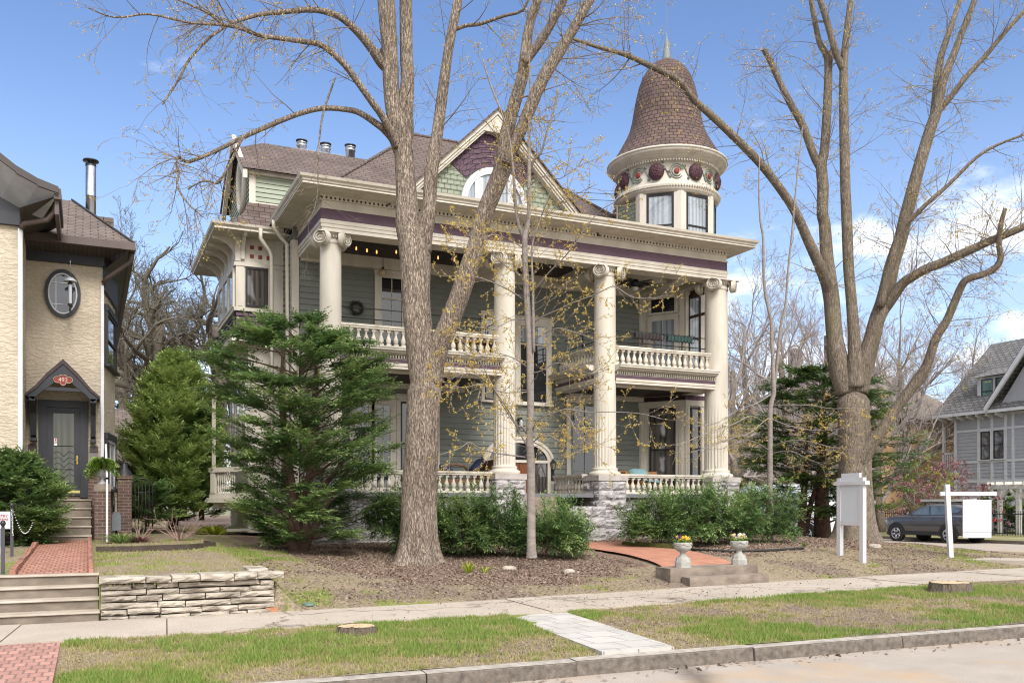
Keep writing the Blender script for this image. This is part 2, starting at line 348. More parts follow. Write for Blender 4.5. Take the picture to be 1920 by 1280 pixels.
M['plumball'] = mat('plum_medallion', (.085, .03, .045), .5, (.04, .014, .02), 22, bs=1, bscale=22, bdist=.04)
M['green_scroll'] = mat('grey_green_scrollwork', (.16, .19, .165), .6)
M['bulb'] = None
M['silver'] = mat('silver_metal', (.6, .6, .62), .25, metal=1)
M['brass'] = mat('brass', (.6, .42, .12), .3, metal=1)
M['yellow'] = mat('yellow_kickplate', (.52, .45, .16), .4)
M['bark1'] = barkmat('furrowed_grey_bark', (.42, .345, .28), (.105, .082, .066), None, 1.7, 1.0)
M['bark1b'] = barkmat('mossy_limb_bark', (.275, .235, .17), (.115, .095, .07), (.23, .21, .09), 1.2, .9)
M['bark2'] = barkmat('brown_maple_bark', (.30, .25, .20), (.12, .096, .076), (.22, .185, .10), 1.5, .9)
M['barky'] = mat('smooth_young_bark', (.29, .25, .225), .85, (.20, .17, .155), 7, 5, (1, 1, 2.5), bs=.3, bscale=30)
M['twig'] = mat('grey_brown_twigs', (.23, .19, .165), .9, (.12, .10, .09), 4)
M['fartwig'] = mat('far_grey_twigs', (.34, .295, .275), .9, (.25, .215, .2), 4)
M['twigp'] = mat('pale_twigs', (.27, .235, .22), .9, (.19, .165, .155), 4)
M['oakbark'] = mat('oak_bark', (.215, .18, .145), .9, (.13, .108, .088), 5, bs=.6, bscale=14, bdist=.04)
M['yewwood'] = mat('reddish_yew_wood', (.13, .075, .055), .9, (.08, .045, .035), 8, bs=.5, bscale=30)
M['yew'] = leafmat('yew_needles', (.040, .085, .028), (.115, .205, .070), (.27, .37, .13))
M['yew2'] = leafmat('hemlock_needles', (.036, .085, .024), (.09, .165, .045), (.21, .30, .075))
M['arb'] = leafmat('arborvitae_sprays', (.08, .13, .035), (.23, .325, .10), (.44, .53, .19))
M['fern'] = leafmat('fern_fronds', (.05, .10, .015), (.12, .21, .03), (.24, .34, .07))
M['bud'] = leafmat('golden_maple_flowers', (.36, .22, .04), (.56, .40, .08), (.68, .56, .14))
M['brightleaf'] = leafmat('yellow_green_spring_leaves', (.20, .25, .02), (.36, .40, .05), (.5, .52, .1))
M['pinkbud'] = leafmat('pink_redbud_flowers', (.16, .07, .08), (.27, .12, .13), (.36, .18, .19))
M['grass'] = leafmat('grass_blades', (.44, .35, .19), (.31, .30, .11), (.18, .29, .05), .7, .3)
M['litter'] = leafmat('dry_leaf_litter', (.13, .09, .068), (.24, .17, .13), (.36, .275, .215), .85, 0)
M['petal_y'] = mat('yellow_petals', (.75, .47, .01), .6, (.6, .33, .01), 30)
M['petal_w'] = mat('white_petals', (.7, .7, .68), .6)
M['petal_p'] = mat('purple_petals', (.06, .02, .10), .6)
M['rubber'] = mat('tyre_rubber', (.016, .016, .017), .8)
M['carpaint'] = mat('dark_grey_car_paint', (.045, .045, .05), .28, (.043, .043, .048), 4, spec=.5, coat=1)
M['carwhite'] = mat('white_car_paint', (.62, .63, .66), .3, (.6, .61, .64), 4, spec=.5, coat=1)
M['carglass'] = glassmat('car_glass', (.10, .12, .12), .03, 2.2)
M['plastic'] = mat('black_plastic', (.02, .02, .021), .6)
M['lamp_red'] = mat('red_lamp_lens', (.4, .01, .02), .2)
M['greysiding'] = mat('light_grey_siding', (.37, .38, .41), .6, (.33, .34, .37), 2)
M['tan'] = mat('tan_orange_stucco', (.52, .33, .19), .8, (.44, .28, .16), 1.5)
M['bamboo'] = mat('brown_bamboo_blind', (.085, .04, .026), .7, (.06, .028, .018), 60, stretch=(.2, .2, 3))
M['stump'] = mat('cut_stump_wood', (.55, .42, .26), .85, (.42, .31, .18), 9)
M['stumpbark'] = mat('rough_stump_bark', (.20, .16, .12), .95, (.085, .065, .05), 12, stretch=(3, 3, .6), bs=1, bscale=30, bdist=.03)
M['signface'] = mat('blank_sign_panel', (.56, .585, .63), .35, (.555, .58, .625), 2)
M['edging'] = mat('dark_bed_edging', (.075, .055, .045), .9, (.05, .038, .03), 12)
M['moss'] = mat('mossy_timber', (.12, .14, .03), .95, (.06, .06, .025), 9)
M['wtext'] = mat('white_letters', (.75, .73, .7), .5)
M['rtext'] = mat('red_letters', (.45, .02, .05), .5)
# ------------------------------------------------------------------ ground
rng = np.random.default_rng(7)
def lin(x, xs, ys): return np.interp(x, xs, ys)
def near_y(X): return lin(X, [-30, 0, 5, 10.3, 15.5, 26], [10.7, 10.75, 10.98, 11.5, 12.2, 12.9])     # sidewalk, street side
def far_y(X): return lin(X, [-30, 0, 2.2, 6.3, 11.6, 18, 26], [12.3, 12.36, 12.54, 12.9, 13.75, 14.3, 14.9])
XK = np.array([-30, 2.15, 2.7, 5, 9, 11, 15, 19, 22, 25.5, 60.])
SK = np.array([0, .34, 1, 2, 3.5, 5.5, 8, 12, 60.])
ZK = np.array([[.66, .68, .72, .75, .78, .83, .9, .92, .95],
               [.62, .68, .70, .72, .76, .82, .9, .92, .95],
               [.2, .25, .34, .44, .54, .64, .78, .85, .95],
               [.2, .23, .28, .34, .43, .55, .72, .78, .95],
               [.2, .24, .30, .38, .48, .58, .74, .80, .95],
               [.2, .27, .37, .48, .56, .62, .74, .80, .95],
               [.2, .27, .42, .60, .70, .72, .76, .80, .95],
               [.2, .22, .28, .37, .53, .68, .73, .76, .9],
               [.19, .20, .24, .30, .42, .52, .55, .5, .5],
               [.15, .15, .15, .15, .15, .15, .15, .15, .15],
               [.15, .15, .15, .15, .15, .15, .15, .15, .15]])
def vnoise(X, Y, sc, seed=0):
    """cheap smooth value noise on arrays"""
    X = np.asarray(X, float) * sc + 37.1 * seed; Y = np.asarray(Y, float) * sc + 11.7 * seed
    xi = np.floor(X).astype(int); yi = np.floor(Y).astype(int); fx = X - xi; fy = Y - yi
    fx = fx * fx * (3 - 2 * fx); fy = fy * fy * (3 - 2 * fy)
    def h(a, b): 
        v = np.sin(a * 127.1 + b * 311.7 + seed * 17.3) * 43758.5453
        return v - np.floor(v)
    return (h(xi, yi) * (1 - fx) + h(xi + 1, yi) * fx) * (1 - fy) + (h(xi, yi + 1) * (1 - fx) + h(xi + 1, yi + 1) * fx) * fy
def fbm(X, Y, sc, seed=0, o=4):
    return sum(vnoise(X, Y, sc * 2 ** k, seed + k) / 2 ** k for k in range(o)) / sum(1 / 2 ** k for k in range(o))
def gz(X, Y):
    X = np.asarray(X, float); Y = np.asarray(Y, float); s = np.clip(Y - far_y(X), 0, 59)
    i = np.clip(np.searchsorted(XK, X) - 1, 0, len(XK) - 2); j = np.clip(np.searchsorted(SK, s, 'right') - 1, 0, len(SK) - 2)
    a = np.clip((X - XK[i]) / (XK[i + 1] - XK[i]), 0, 1); b = np.clip((s - SK[j]) / (SK[j + 1] - SK[j]), 0, 1); a = a * a * (3 - 2 * a)
    z = (ZK[i, j] * (1 - a) + ZK[i + 1, j] * a) * (1 - b) + (ZK[i, j + 1] * (1 - a) + ZK[i + 1, j + 1] * a) * b
    return z + (fbm(X, Y, .9, 3) - .5) * .05 * np.clip(s, 0, 1)
def gz_front(X, Y):
    Z = gz(X, Y); Z[:, 0] = .05; Z[(X < .125) & (Y < 13.46)] = .04; Z[(X < 2.24) & (Y < 12.70)] = .05; return Z
def gzf(x, y): return float(gz(np.array([x]), np.array([y]))[0])
BED = ([2.9, 3.4, 3.9, 5, 7.3, 9.2, 9.7, 11.2, 11.6, 13, 16, 19, 21, 22.5, 23], [40, 21.5, 16.4, 14.5, 14.1, 14.9, 15.6, 16.6, 16.5, 16.2, 16.8, 18.2, 19.2, 24, 40])
def mulch(X, Y):
    e = (Y - lin(X, *BED)) + (fbm(X, Y, 1.1, 9) - .5) * 1.8
    return np.clip(e / .5 + .5, 0, 1)
def green(X, Y, boulevard):
    n = fbm(X, Y, .55, 21, 4); f = fbm(X, Y, 2.4, 5, 3)
    if boulevard:
        g = np.clip((n - .36) / .2, 0, 1) * .9 + np.clip((f - .5) * 1.6, -.3, .35) + (fbm(X, Y, 7, 61, 2) - .5) * 1.1
        return np.clip(g, 0, 1)
    g = np.clip((n - .43) / .25, 0, 1) * .6 + np.clip((f - .55) * 1.2, -.3, .25)
    g = g + np.where(X < 3.2, .30, 0) - (fbm(X, Y, 6, 63, 2) - .5) * -.9
    return np.clip(g, 0, 1)
def soil(X, Y): return np.clip((fbm(X, Y, .8, 33, 5) - .46) / .12, 0, 1)
def groundmat():
    m, n, l, b = newmat('lawn_soil_and_mulch')
    a = n.new('ShaderNodeVertexColor'); a.layer_name = 'cover'; sp = n.new('ShaderNodeSeparateColor'); l.new(a.outputs[0], sp.inputs[0])
    v = coords(n, l)
    fine = noise(n, l, v, 26, 6, .7); mid = noise(n, l, v, 6, 6, .65)
    straw = ramp(n, [(.3, (.12, .096, .064)), (.5, (.26, .21, .145)), (.72, (.44, .365, .265))]); l.new(fine, straw.inputs[0])
    grn = ramp(n, [(.3, (.10, .12, .03)), (.52, (.21, .235, .065)), (.75, (.38, .35, .16))]); l.new(fine, grn.inputs[0])
    sol = ramp(n, [(.3, (.10, .078, .06)), (.52, (.23, .18, .14)), (.75, (.38, .31, .245))]); l.new(fine, sol.inputs[0])
    mul = ramp(n, [(.25, (.10, .07, .054)), (.5, (.20, .142, .11)), (.7, (.28, .205, .16)), (.88, (.38, .29, .235))])
    vor = n.new('ShaderNodeTexVoronoi'); vor.inputs['Scale'].default_value = 42; l.new(v, vor.inputs['Vector'])
    vv = n.new('ShaderNodeMixRGB'); vv.inputs['Fac'].default_value = .5; l.new(vor.outputs['Color'], vv.inputs['Color1']); l.new(fine, vv.inputs['Color2'])
    l.new(vv.outputs[0], mul.inputs[0])
    def mix(f, a_, b_):
        x = n.new('ShaderNodeMixRGB'); l.new(f, x.inputs['Fac']); l.new(a_, x.inputs['Color1']); l.new(b_, x.inputs['Color2']); return x.outputs[0]
    def sharpen(s):
        ad = n.new('ShaderNodeMath'); ad.operation = 'ADD'; l.new(s, ad.inputs[0])
        sb = n.new('ShaderNodeMath'); sb.operation = 'MULTIPLY_ADD'; l.new(mid, sb.inputs[0]); sb.inputs[1].default_value = .9; sb.inputs[2].default_value = -.45
        l.new(sb.outputs[0], ad.inputs[1]); r = n.new('ShaderNodeMapRange'); r.interpolation_type = 'SMOOTHSTEP'
        r.inputs['From Min'].default_value = .3; r.inputs['From Max'].default_value = .7; l.new(ad.outputs[0], r.inputs[0]); return r.outputs[0]
    c = mix(sharpen(sp.outputs[1]), straw.outputs[0], grn.outputs[0])
    c = mix(sharpen(sp.outputs[2]), c, sol.outputs[0]); c = mix(sharpen(sp.outputs[0]), c, mul.outputs[0])
    l.new(c, b.inputs['Base Color']); b.inputs['Roughness'].default_value = .95; b.inputs['Specular IOR Level'].default_value = .1
    bump(n, l, b, fine, .9, .03)
    return m
M['ground'] = groundmat()
def sheet(name, xs, ysf, zf, cov, label_kind='structure'):
    """grid sheet: xs columns; ysf(x) -> row positions"""
    xs = np.asarray(xs); R = np.stack([ysf(x) for x in xs]); n, k = R.shape
    X = np.repeat(xs[:, None], k, 1); Z = zf(X, R)
    co = np.stack([X, R, Z], 2).reshape(-1, 3); me = bpy.data.meshes.new(name)
    fs = [(i * k + j, (i + 1) * k + j, (i + 1) * k + j + 1, i * k + j + 1) for i in range(n - 1) for j in range(k - 1)]
    me.from_pydata(co.tolist(), [], fs); me.polygons.foreach_set('use_smooth', [True] * len(fs))
    cc = cov(X, R); rgba = np.ones((n * k, 4), 'f'); rgba[:, :3] = np.stack([q.ravel() for q in cc], 1)
    at = me.color_attributes.new('cover', 'FLOAT_COLOR', 'POINT'); at.data.foreach_set('color', rgba.ravel())
    me.materials.append(M['ground']); ob = bpy.data.objects.new(name, me); COL.objects.link(ob); ob['kind'] = 'structure'
    return ob
KERB_Y = 7.7
def gpath(t): return t
nr = np.concatenate([[0.0], np.linspace(0, 1, 60) ** 1.6 * 13, np.array([14.5, 17, 20, 25, 32, 45, 60])])
sheet('front_lawn', np.concatenate([np.linspace(-30, -3, 12), np.linspace(-2.6, .12, 12), np.linspace(.13, 1.9, 9), np.linspace(2.0, 3.2, 13), np.linspace(3.4, 27.3, 110)]),
      lambda x: float(far_y(x)) + nr, gz_front,
      lambda X, Y: (mulch(X, Y), green(X, Y, False), soil(X, Y) * np.where((X > 3.3) & (X < 23), 1.0, .45)))
BZ0, BZ1 = .142, .185
def bz(X, Y): return BZ0 + (BZ1 - BZ0) * np.clip((Y - KERB_Y) / 3, 0, 1.2) + (fbm(X, Y, 1.2, 4) - .5) * .03
sheet('boulevard_lawn', np.linspace(-30, 27.2, 190), lambda x: np.linspace(KERB_Y + .16, float(near_y(x)) + .02, 26), bz,
      lambda X, Y: (X * 0, green(X, Y, True), soil(X, Y) * (.55 + .45 * np.clip((X - 5.5) / 4, 0, 1))))
base = MB(); base.quad((-400, -300, -.06), (600, -300, -.06), (600, 700, -.06), (-400, 700, -.06))
gb = base.build('ground', mat('distant_ground', (.16, .17, .08), .95, (.22, .19, .12), .6, 8), kind='structure')
# front road, cross street, kerbs
rd = MB(); rd.quad((-60, -40, 0), (120, -40, 0), (120, KERB_Y + .01, 0), (-60, KERB_Y + .01, 0)); rd.build('road', M['asphalt'], kind='structure')
rd = MB(); rd.quad((27.4, KERB_Y + .01, .004), (36.2, KERB_Y + .01, .004), (36.2, 150, .004), (27.4, 150, .004)); rd.build('cross_street', M['asphalt'], kind='structure')
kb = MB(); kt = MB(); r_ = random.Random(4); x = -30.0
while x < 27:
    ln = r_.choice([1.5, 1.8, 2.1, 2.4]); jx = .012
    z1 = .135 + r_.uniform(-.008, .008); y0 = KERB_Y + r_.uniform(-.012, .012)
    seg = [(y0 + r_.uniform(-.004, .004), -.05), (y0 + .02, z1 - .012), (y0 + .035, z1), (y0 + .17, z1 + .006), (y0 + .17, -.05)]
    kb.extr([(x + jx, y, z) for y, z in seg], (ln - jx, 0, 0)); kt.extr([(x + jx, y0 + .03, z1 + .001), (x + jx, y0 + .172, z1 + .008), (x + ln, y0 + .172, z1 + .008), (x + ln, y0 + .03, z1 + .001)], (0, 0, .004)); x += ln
kb.build('kerb', M['kerbstone'], kind='structure'); kt.build('kerb_top', mat('pale_kerb_top', (.40, .36, .32), .9, (.26, .23, .20), 9, 8, bs=.3, bscale=80), kind='structure')  # kerb top in a paler tone than its face
kb = MB(); kb.box(27.22, 27.4, 9, 120, -.05, .14); kb.box(36.2, 36.38, 9, 150, -.05, .15); kb.build('cross_street_kerb', M['kerbstone'], kind='structure')
# sidewalk slabs
sw = MB(); x = -30.0; r_ = random.Random(11)
while x < 26:
    ln = 1.62; g = .012; dz = r_.uniform(-.006, .012)
    a, b2 = x + g, x + ln
    sk = .12
    pts = [(a, near_y(a)), (b2, near_y(b2)), (b2 + sk, far_y(b2) + .03), (a + sk, far_y(a) + .03)]
    sw.extr([(p[0], float(p[1]), .10) for p in pts], (0, 0, .103 + dz)); x += ln
sw.build('sidewalk', M['concrete'], kind='structure')
cw = MB()
for (a, b2) in (((19.3, 16.4), (20.5, 16.6)), ((20.4, 14.3), (21.6, 14.6))): pass
cw.extr([(19.0, 16.5, .0), (20.3, 16.6, .0), (22.0, 14.6, .0), (20.4, 14.4, .0)], (0, 0, .33)); cw.build('side_path', M['concrete'], kind='structure')
cw = MB(); cw.box(38.6, 40.0, 8, 120, 0, .17); cw.build('far_sidewalk', M['concrete'], kind='structure')
fl = sheet('far_lawn', np.linspace(36.38, 110, 30), lambda x: np.linspace(6, 160, 40), lambda X, Y: .15 + .02 * np.clip(X - 38, 0, 12),
      lambda X, Y: (X * 0, .5 + X * 0, .2 + X * 0))
# pale pavers across the boulevard, brick apron at the left, brick paths
pv = MB(); pv.extr([(4.58, KERB_Y + .18, .1), (5.42, KERB_Y + .18, .1), (5.86, 11.02, .1), (4.98, 11.0, .1)], (0, 0, .085)); pv.build('paver_crossing', M['paver'], kind='structure')
pv = MB(); pv.extr([(-1.6, KERB_Y + .2, .1), (-.26, KERB_Y + .2, .1), (-.26, 10.74, .1), (-1.6, 10.72, .1)], (0, 0, .096)); pv.build('brick_apron', M['bluepaver'], kind='structure')
bp = MB(); ys = np.linspace(13.45, 20.75, 30)
for a, b2 in zip(ys[:-1], ys[1:]):
    za, zb = gzf(-.4, a) + .03, gzf(-.4, b2) + .03
    bp.add([(-.83, a, za), (.0, a, za), (.0, b2, zb), (-.86, b2, zb)], [(0, 1, 2, 3)])
bp.build('brick_path', M['redbrick'], kind='structure')
bed = MB()
for sx, nm_ in ((-.88, 'left'), (.03, 'right')):
    bed = MB(); k = 0; y = 13.5
    while y < 20.4:
        z = gzf(sx, y); bed.box(sx - .035, sx + .035, y, y + .2, z - .05, z + .095 + .012 * math.sin(k * 7.1)); y += .212; k += 1
    tag(bed.build('path_edging', M['redbrick']), 'low red brick edging along the %s side of the straight brick path' % nm_, 'edging')
# curved red path from the urn steps to the porch steps
ctl = [(10.6, 14.25), (11.0, 15.2), (11.35, 16.6), (11.5, 18.2), (11.45, 20.4)]
bp = MB(); prev = None
for k in range(25):
    t = k / 24 * 4; i = min(int(t), 3); f = t - i
    p0, p1, p2, p3 = [Vector(ctl[max(0, min(4, i + q))]) for q in (-1, 0, 1, 2)]
    c = .5 * ((2 * p1) + (-p0 + p2) * f + (2 * p0 - 5 * p1 + 4 * p2 - p3) * f * f + (-p0 + 3 * p1 - 3 * p2 + p3) * f ** 3)
    wd = .8 + .25 * (t / 4); a = (c.x - wd, c.y); b2 = (c.x + wd, c.y)
    if prev:
        bp.add([(prev[0][0], prev[0][1], prev[2]), (prev[1][0], prev[1][1], prev[2]), (b2[0], b2[1], gzf(*c) + .035), (a[0], a[1], gzf(*c) + .035)], [(0, 1, 2, 3)])
    prev = (a, b2, gzf(*c) + .035)
M['terracotta'] = mat('terracotta_path', (.44, .205, .135), .85, (.33, .15, .10), 3.5, 7, bs=.2)
bp.build('porch_path', M['terracotta'], kind='structure')
# ------------------------------------------------------------------ grass blades and litter
def blades(name, n, xr, yrf, zf, dens, h0, h1, label, seed, wd=.0075):
    g = np.random.default_rng(seed); X = g.uniform(xr[0], xr[1], n); y0, y1 = yrf(X); Y = y0 + (y1 - y0) * g.random(n)
    gr = dens(X, Y); keep = g.random(n) < gr[0]; X, Y = X[keep], Y[keep]; gn = gr[1][keep]; n = len(X); Z = zf(X, Y)
    h = (h0 + (h1 - h0) * g.random(n)) * (.55 + .6 * gn); a = g.uniform(0, 2 * math.pi, n); lean = g.uniform(.1, .9, n) * h
    b = g.uniform(0, 2 * math.pi, n); dx, dy = np.cos(b) * wd, np.sin(b) * wd
    base1 = np.stack([X - dx, Y - dy, Z - .01], 1); base2 = np.stack([X + dx, Y + dy, Z - .01], 1)
    tip = np.stack([X + np.cos(a) * lean, Y + np.sin(a) * lean, Z + h], 1)
    tone = np.clip(gn * .8 + g.normal(0, .16, n) + .08, 0, 1)
    o = np_mesh(name, np.stack([base1, base2, tip], 1), 3, M['grass'], tone=tone, kind='stuff'); tag(o, label, 'grass')
def dB(X, Y):
    g = green(X, Y, True); hole = ((X > 4.5) & (X < 5.95)) & (Y > KERB_Y) & (Y < 11.2) & (X > 4.56 + (Y - 7.7) * .12) & (X < 5.45 + (Y - 7.7) * .125)
    hole |= (X > -1.65) & (X < -.22)
    s = soil(X, Y) * (.55 + .45 * np.clip((X - 5.5) / 4, 0, 1))
    return np.where(hole, 0, (.22 + .78 * g) * (1 - .75 * s)), g
blades('boulevard_grass', 230000, (-.3, 15.5), lambda X: (KERB_Y + .18 + X * 0, near_y(X)), bz, dB, .025, .065, 'short patchy green and straw grass between kerb and sidewalk', 1)
def dL(X, Y):
    g = green(X, Y, False); hole = (X < .1) | ((X > 9.3) & (X < 11.9) & (Y < 15.4)) | ((X > 10) & (X < 12.6))
    return np.where(hole, 0, (.10 + .9 * g) * (1 - .9 * mulch(X, Y)) * (1 - .6 * soil(X, Y) * np.where(X > 3.3, 1, .3))), g
blades('lawn_grass', 150000, (.1, 22), lambda X: (far_y(X) + .05, far_y(X) + 8.5), gz, dL, .02, .055, 'thin spring grass on the sloping front lawns', 2, .009)
def litter(name, n, xr, yrf, zf, dens, label, seed, sz=(.012, .03), lift=.012):
    g = np.random.default_rng(seed); X = g.uniform(xr[0], xr[1], n); y0, y1 = yrf(X); Y = y0 + (y1 - y0) * g.random(n)
    k = g.random(n) < dens(X, Y); X, Y = X[k], Y[k]; n = len(X); Z = zf(X, Y) + lift * g.random(n)
    s = g.uniform(*sz, n); a = g.uniform(0, 6.28, n); asp = g.uniform(.25, .8, n)
    u = np.stack([np.cos(a) * s, np.sin(a) * s, g.normal(0, .35, n) * s], 1); v = np.stack([-np.sin(a) * s * asp, np.cos(a) * s * asp, g.normal(0, .35, n) * s * asp], 1)
    c = np.stack([X, Y, Z + .004], 1)
    o = np_mesh(name, np.stack([c - u, c - v, c + u, c + v], 1), 4, M['litter'], tone=np.clip(g.normal(.5, .27, n), 0, 1), kind='stuff'); tag(o, label, 'leaf litter')
litter('leaf_litter', 90000, (2.8, 22.5), lambda X: (far_y(X) + .1, far_y(X) + 9), gz, lambda X, Y: np.where((X > 10.1) & (X < 12.4) & (Y < 20.6), .03, .1 + .9 * mulch(X, Y)), 'brown dead leaves and bark mulch under the trees and shrubs', 3)
litter('lawn_debris', 60000, (2.3, 24), lambda X: (far_y(X) + .05, far_y(X) + 6), gz, lambda X, Y: np.where((X > 9.3) & (X < 12.2) & (Y < 20), 0, (.25 + .75 * soil(X, Y)) * (1 - .6 * mulch(X, Y))), 'dry twig and leaf crumbs over the thin front lawn', 13, (.008, .03), .012)
litter('boulevard_debris', 40000, (-.2, 16), lambda X: (KERB_Y + .2 + X * 0, near_y(X) - .03), bz, lambda X, Y: np.where((X > 4.5 + (Y - 7.7) * .12) & (X < 5.5 + (Y - 7.7) * .125), .03, .25 + .75 * soil(X, Y)), 'dry grass crumbs and soil bits in the boulevard grass', 14, (.005, .016), .008)
litter('fallen_buds', 1500, (2, 16), lambda X: (near_y(X), far_y(X)), lambda X, Y: .208 + X * 0, lambda X, Y: .25 + .75 * np.clip(1 - abs(X - 8.5) / 5, 0, 1), 'small brown fallen maple flowers scattered on the sidewalk', 4, (.012, .022), .004)
litter('gutter_leaves', 420, (3, 16), lambda X: (KERB_Y - .35 + X * 0, KERB_Y - .03 + X * 0), lambda X, Y: .004 + X * 0, lambda X, Y: np.where(Y > KERB_Y - .16, 1, .35), 'dry leaves gathered in the gutter against the kerb', 5, (.015, .035), .01)
# ------------------------------------------------------------------ shared builders
def siding(mb, pf, zl, zh, course, uL, uR, out=.027):
    """sawtooth clapboards; pf(u, z, o) -> point pushed o outwards; uL/uR functions of z"""
    n = max(1, int(round((zh - zl) / course))); c = (zh - zl) / n
    for i in range(n):
        z0 = zl + i * c; z1 = z0 + c
        a, b, cc, d = pf(uL(z0), z0, out), pf(uR(z0), z0, out), pf(uR(z1), z1, .002), pf(uL(z1), z1, .002)
        mb.quad(a, b, cc, d)
        mb.quad(pf(uL(z0), z0, 0), pf(uR(z0), z0, 0), b, a)
def plane(O, U, Nn):
    O, U, Nn = Vector(O), Vector(U).normalized(), Vector(Nn).normalized()
    return lambda u, z, o=0.0: tuple(O + U * u + Vector((0, 0, z)) + Nn * o)
def pbox(mb, pf, u0, u1, z0, z1, o0, o1):
    """box on a wall plane"""
    O = Vector(pf(u0, z0, o0)); mb.obox(O, Vector(pf(u1, z0, o0)) - O, Vector(pf(u0, z0, o1)) - O, Vector(pf(u0, z1, o0)) - O)
def window(parent, pf, u0, u1, z0, z1, trim='cream', casing=.11, sash='sash', sw=.05, glass='glass', rail=None, cols=1, rows=0, rowtop=None, head=.06, label=None, name='window', sill=True, deep=.07):
    """casing (u0..u1 is the opening), sash with meeting rail and muntins, glass"""
    c = MB()
    if casing:
        pbox(c, pf, u0 - casing, u0, z0, z1, 0, deep); pbox(c, pf, u1, u1 + casing, z0, z1, 0, deep)
        pbox(c, pf, u0 - casing - .015, u1 + casing + .015, z1, z1 + casing + head, 0, deep + .012)
        if head > .03: pbox(c, pf, u0 - casing - .05, u1 + casing + .05, z1 + casing + head, z1 + casing + head + .035, 0, deep + .05)
        if sill: pbox(c, pf, u0 - casing - .04, u1 + casing + .04, z0 - .055, z0, 0, deep + .06)
        w_ = c.build(name, M[trim], parent)
    else: w_ = None
    s = MB(); pbox(s, pf, u0, u0 + sw, z0, z1, 0, .062); pbox(s, pf, u1 - sw, u1, z0, z1, 0, .062)
    pbox(s, pf, u0 + sw, u1 - sw, z0, z0 + sw * 1.2, 0, .060); pbox(s, pf, u0 + sw, u1 - sw, z1 - sw, z1, 0, .060)
    if rail: pbox(s, pf, u0 + sw, u1 - sw, rail - .022, rail + .022, 0, .064)
    zt = rowtop if rowtop else z0
    mw = .011
    for i in range(1, cols):
        u = u0 + (u1 - u0) * i / cols; pbox(s, pf, u - mw, u + mw, zt + .001, z1 - sw, 0, .052)
    for j in range(1, rows):
        z = zt + (z1 - zt) * j / rows; pbox(s, pf, u0 + sw, u1 - sw, z - mw, z + mw, 0, .050)
    if w_ is None:
        w_ = s.build(name, M[sash], parent)
    else: s.build('sash', M[sash], w_)
    g = MB(); pbox(g, pf, u0 + .01, u1 - .01, z0 + .01, z1 - .01, .002, .033); g.build('glass', M[glass], w_)
    if label: w_['label'] = label
    return w_
def rockwall(mb, pf, u0, u1, z0, z1, course, rnd, blk=.5, dmax=.06):
    n = max(1, int(round((z1 - z0) / course))); c = (z1 - z0) / n
    for i in range(n):
        u = u0; zz = z0 + i * c
        while u < u1 - .01:
            L_ = min(blk * rnd.uniform(.6, 1.4), u1 - u)
            if u1 - u - L_ < .15: L_ = u1 - u
            nu = max(3, int(L_ / .07)); nz_ = 4; vs = []; ph = rnd.uniform(0, 9)
            for a in range(nu + 1):
                for b in range(nz_ + 1):
                    edge = a in (0, nu) or b in (0, nz_); d = 0.0
                    if not edge: d = dmax * (.35 + .5 * math.sin(ph + b * 1.7 + .4 * a) * .5 + rnd.random() * .6)
                    fu, fz = a / nu, b / nz_
                    if not edge: fu += rnd.uniform(-.3, .3) / nu; fz += rnd.uniform(-.3, .3) / nz_
                    vs.append(pf(u + .004 + fu * (L_ - .008), zz + .005 + fz * (c - .01), d))
            mb.add(vs, [(a * (nz_ + 1) + b, (a + 1) * (nz_ + 1) + b, (a + 1) * (nz_ + 1) + b + 1, a * (nz_ + 1) + b + 1) for a in range(nu) for b in range(nz_)])
            u += L_
    O = Vector(pf(u0, z0, -.012)); mb.quad(pf(u0, z0, -.008), pf(u1, z0, -.008), pf(u1, z1, -.008), pf(u0, z1, -.008))
# ------------------------------------------------------------------ the big Victorian house
XL, XR, YW, YC = 4.88, 17.3, 24.5, 22.05
house = thing('victorian_house', (11, 25, .75), 'large sage green Victorian house with two-storey columned porch and round bell-roofed tower', 'house')
FR = plane((0, YW, 0), (1, 0, 0), (0, -1, 0))
wl = MB(); siding(wl, FR, 1.95, 8.2, .155, lambda z: XL, lambda z: 15.62)
SL = plane((XL, 0, 0), (0, -1, 0), (-1, 0, 0))          # left side wall, u = -Y
siding(wl, SL, 1.2, 8.8, .155, lambda z: -36, lambda z: -YW)
SR = plane((XR, 0, 0), (0, 1, 0), (1, 0, 0)); siding(wl, SR, 1.2, 8.8, .2, lambda z: YW, lambda z: 36)
wl.quad((XL, YW + .03, 8.2), (XR, YW + .03, 8.2), (XR, YW + .03, 9.2), (XL, YW + .03, 9.2)); wl.quad((XL, 36, .5), (XR, 36, .5), (XR, 36, 9.2), (XL, 36, 9.2))
wl.build('wall', M['sage'], house)
cb = MB(); cb.box(XL - .03, XL + .16, YW - .05, YW + .13, 1.6, 8.6); cb.build('corner_board', M['cream'], house)
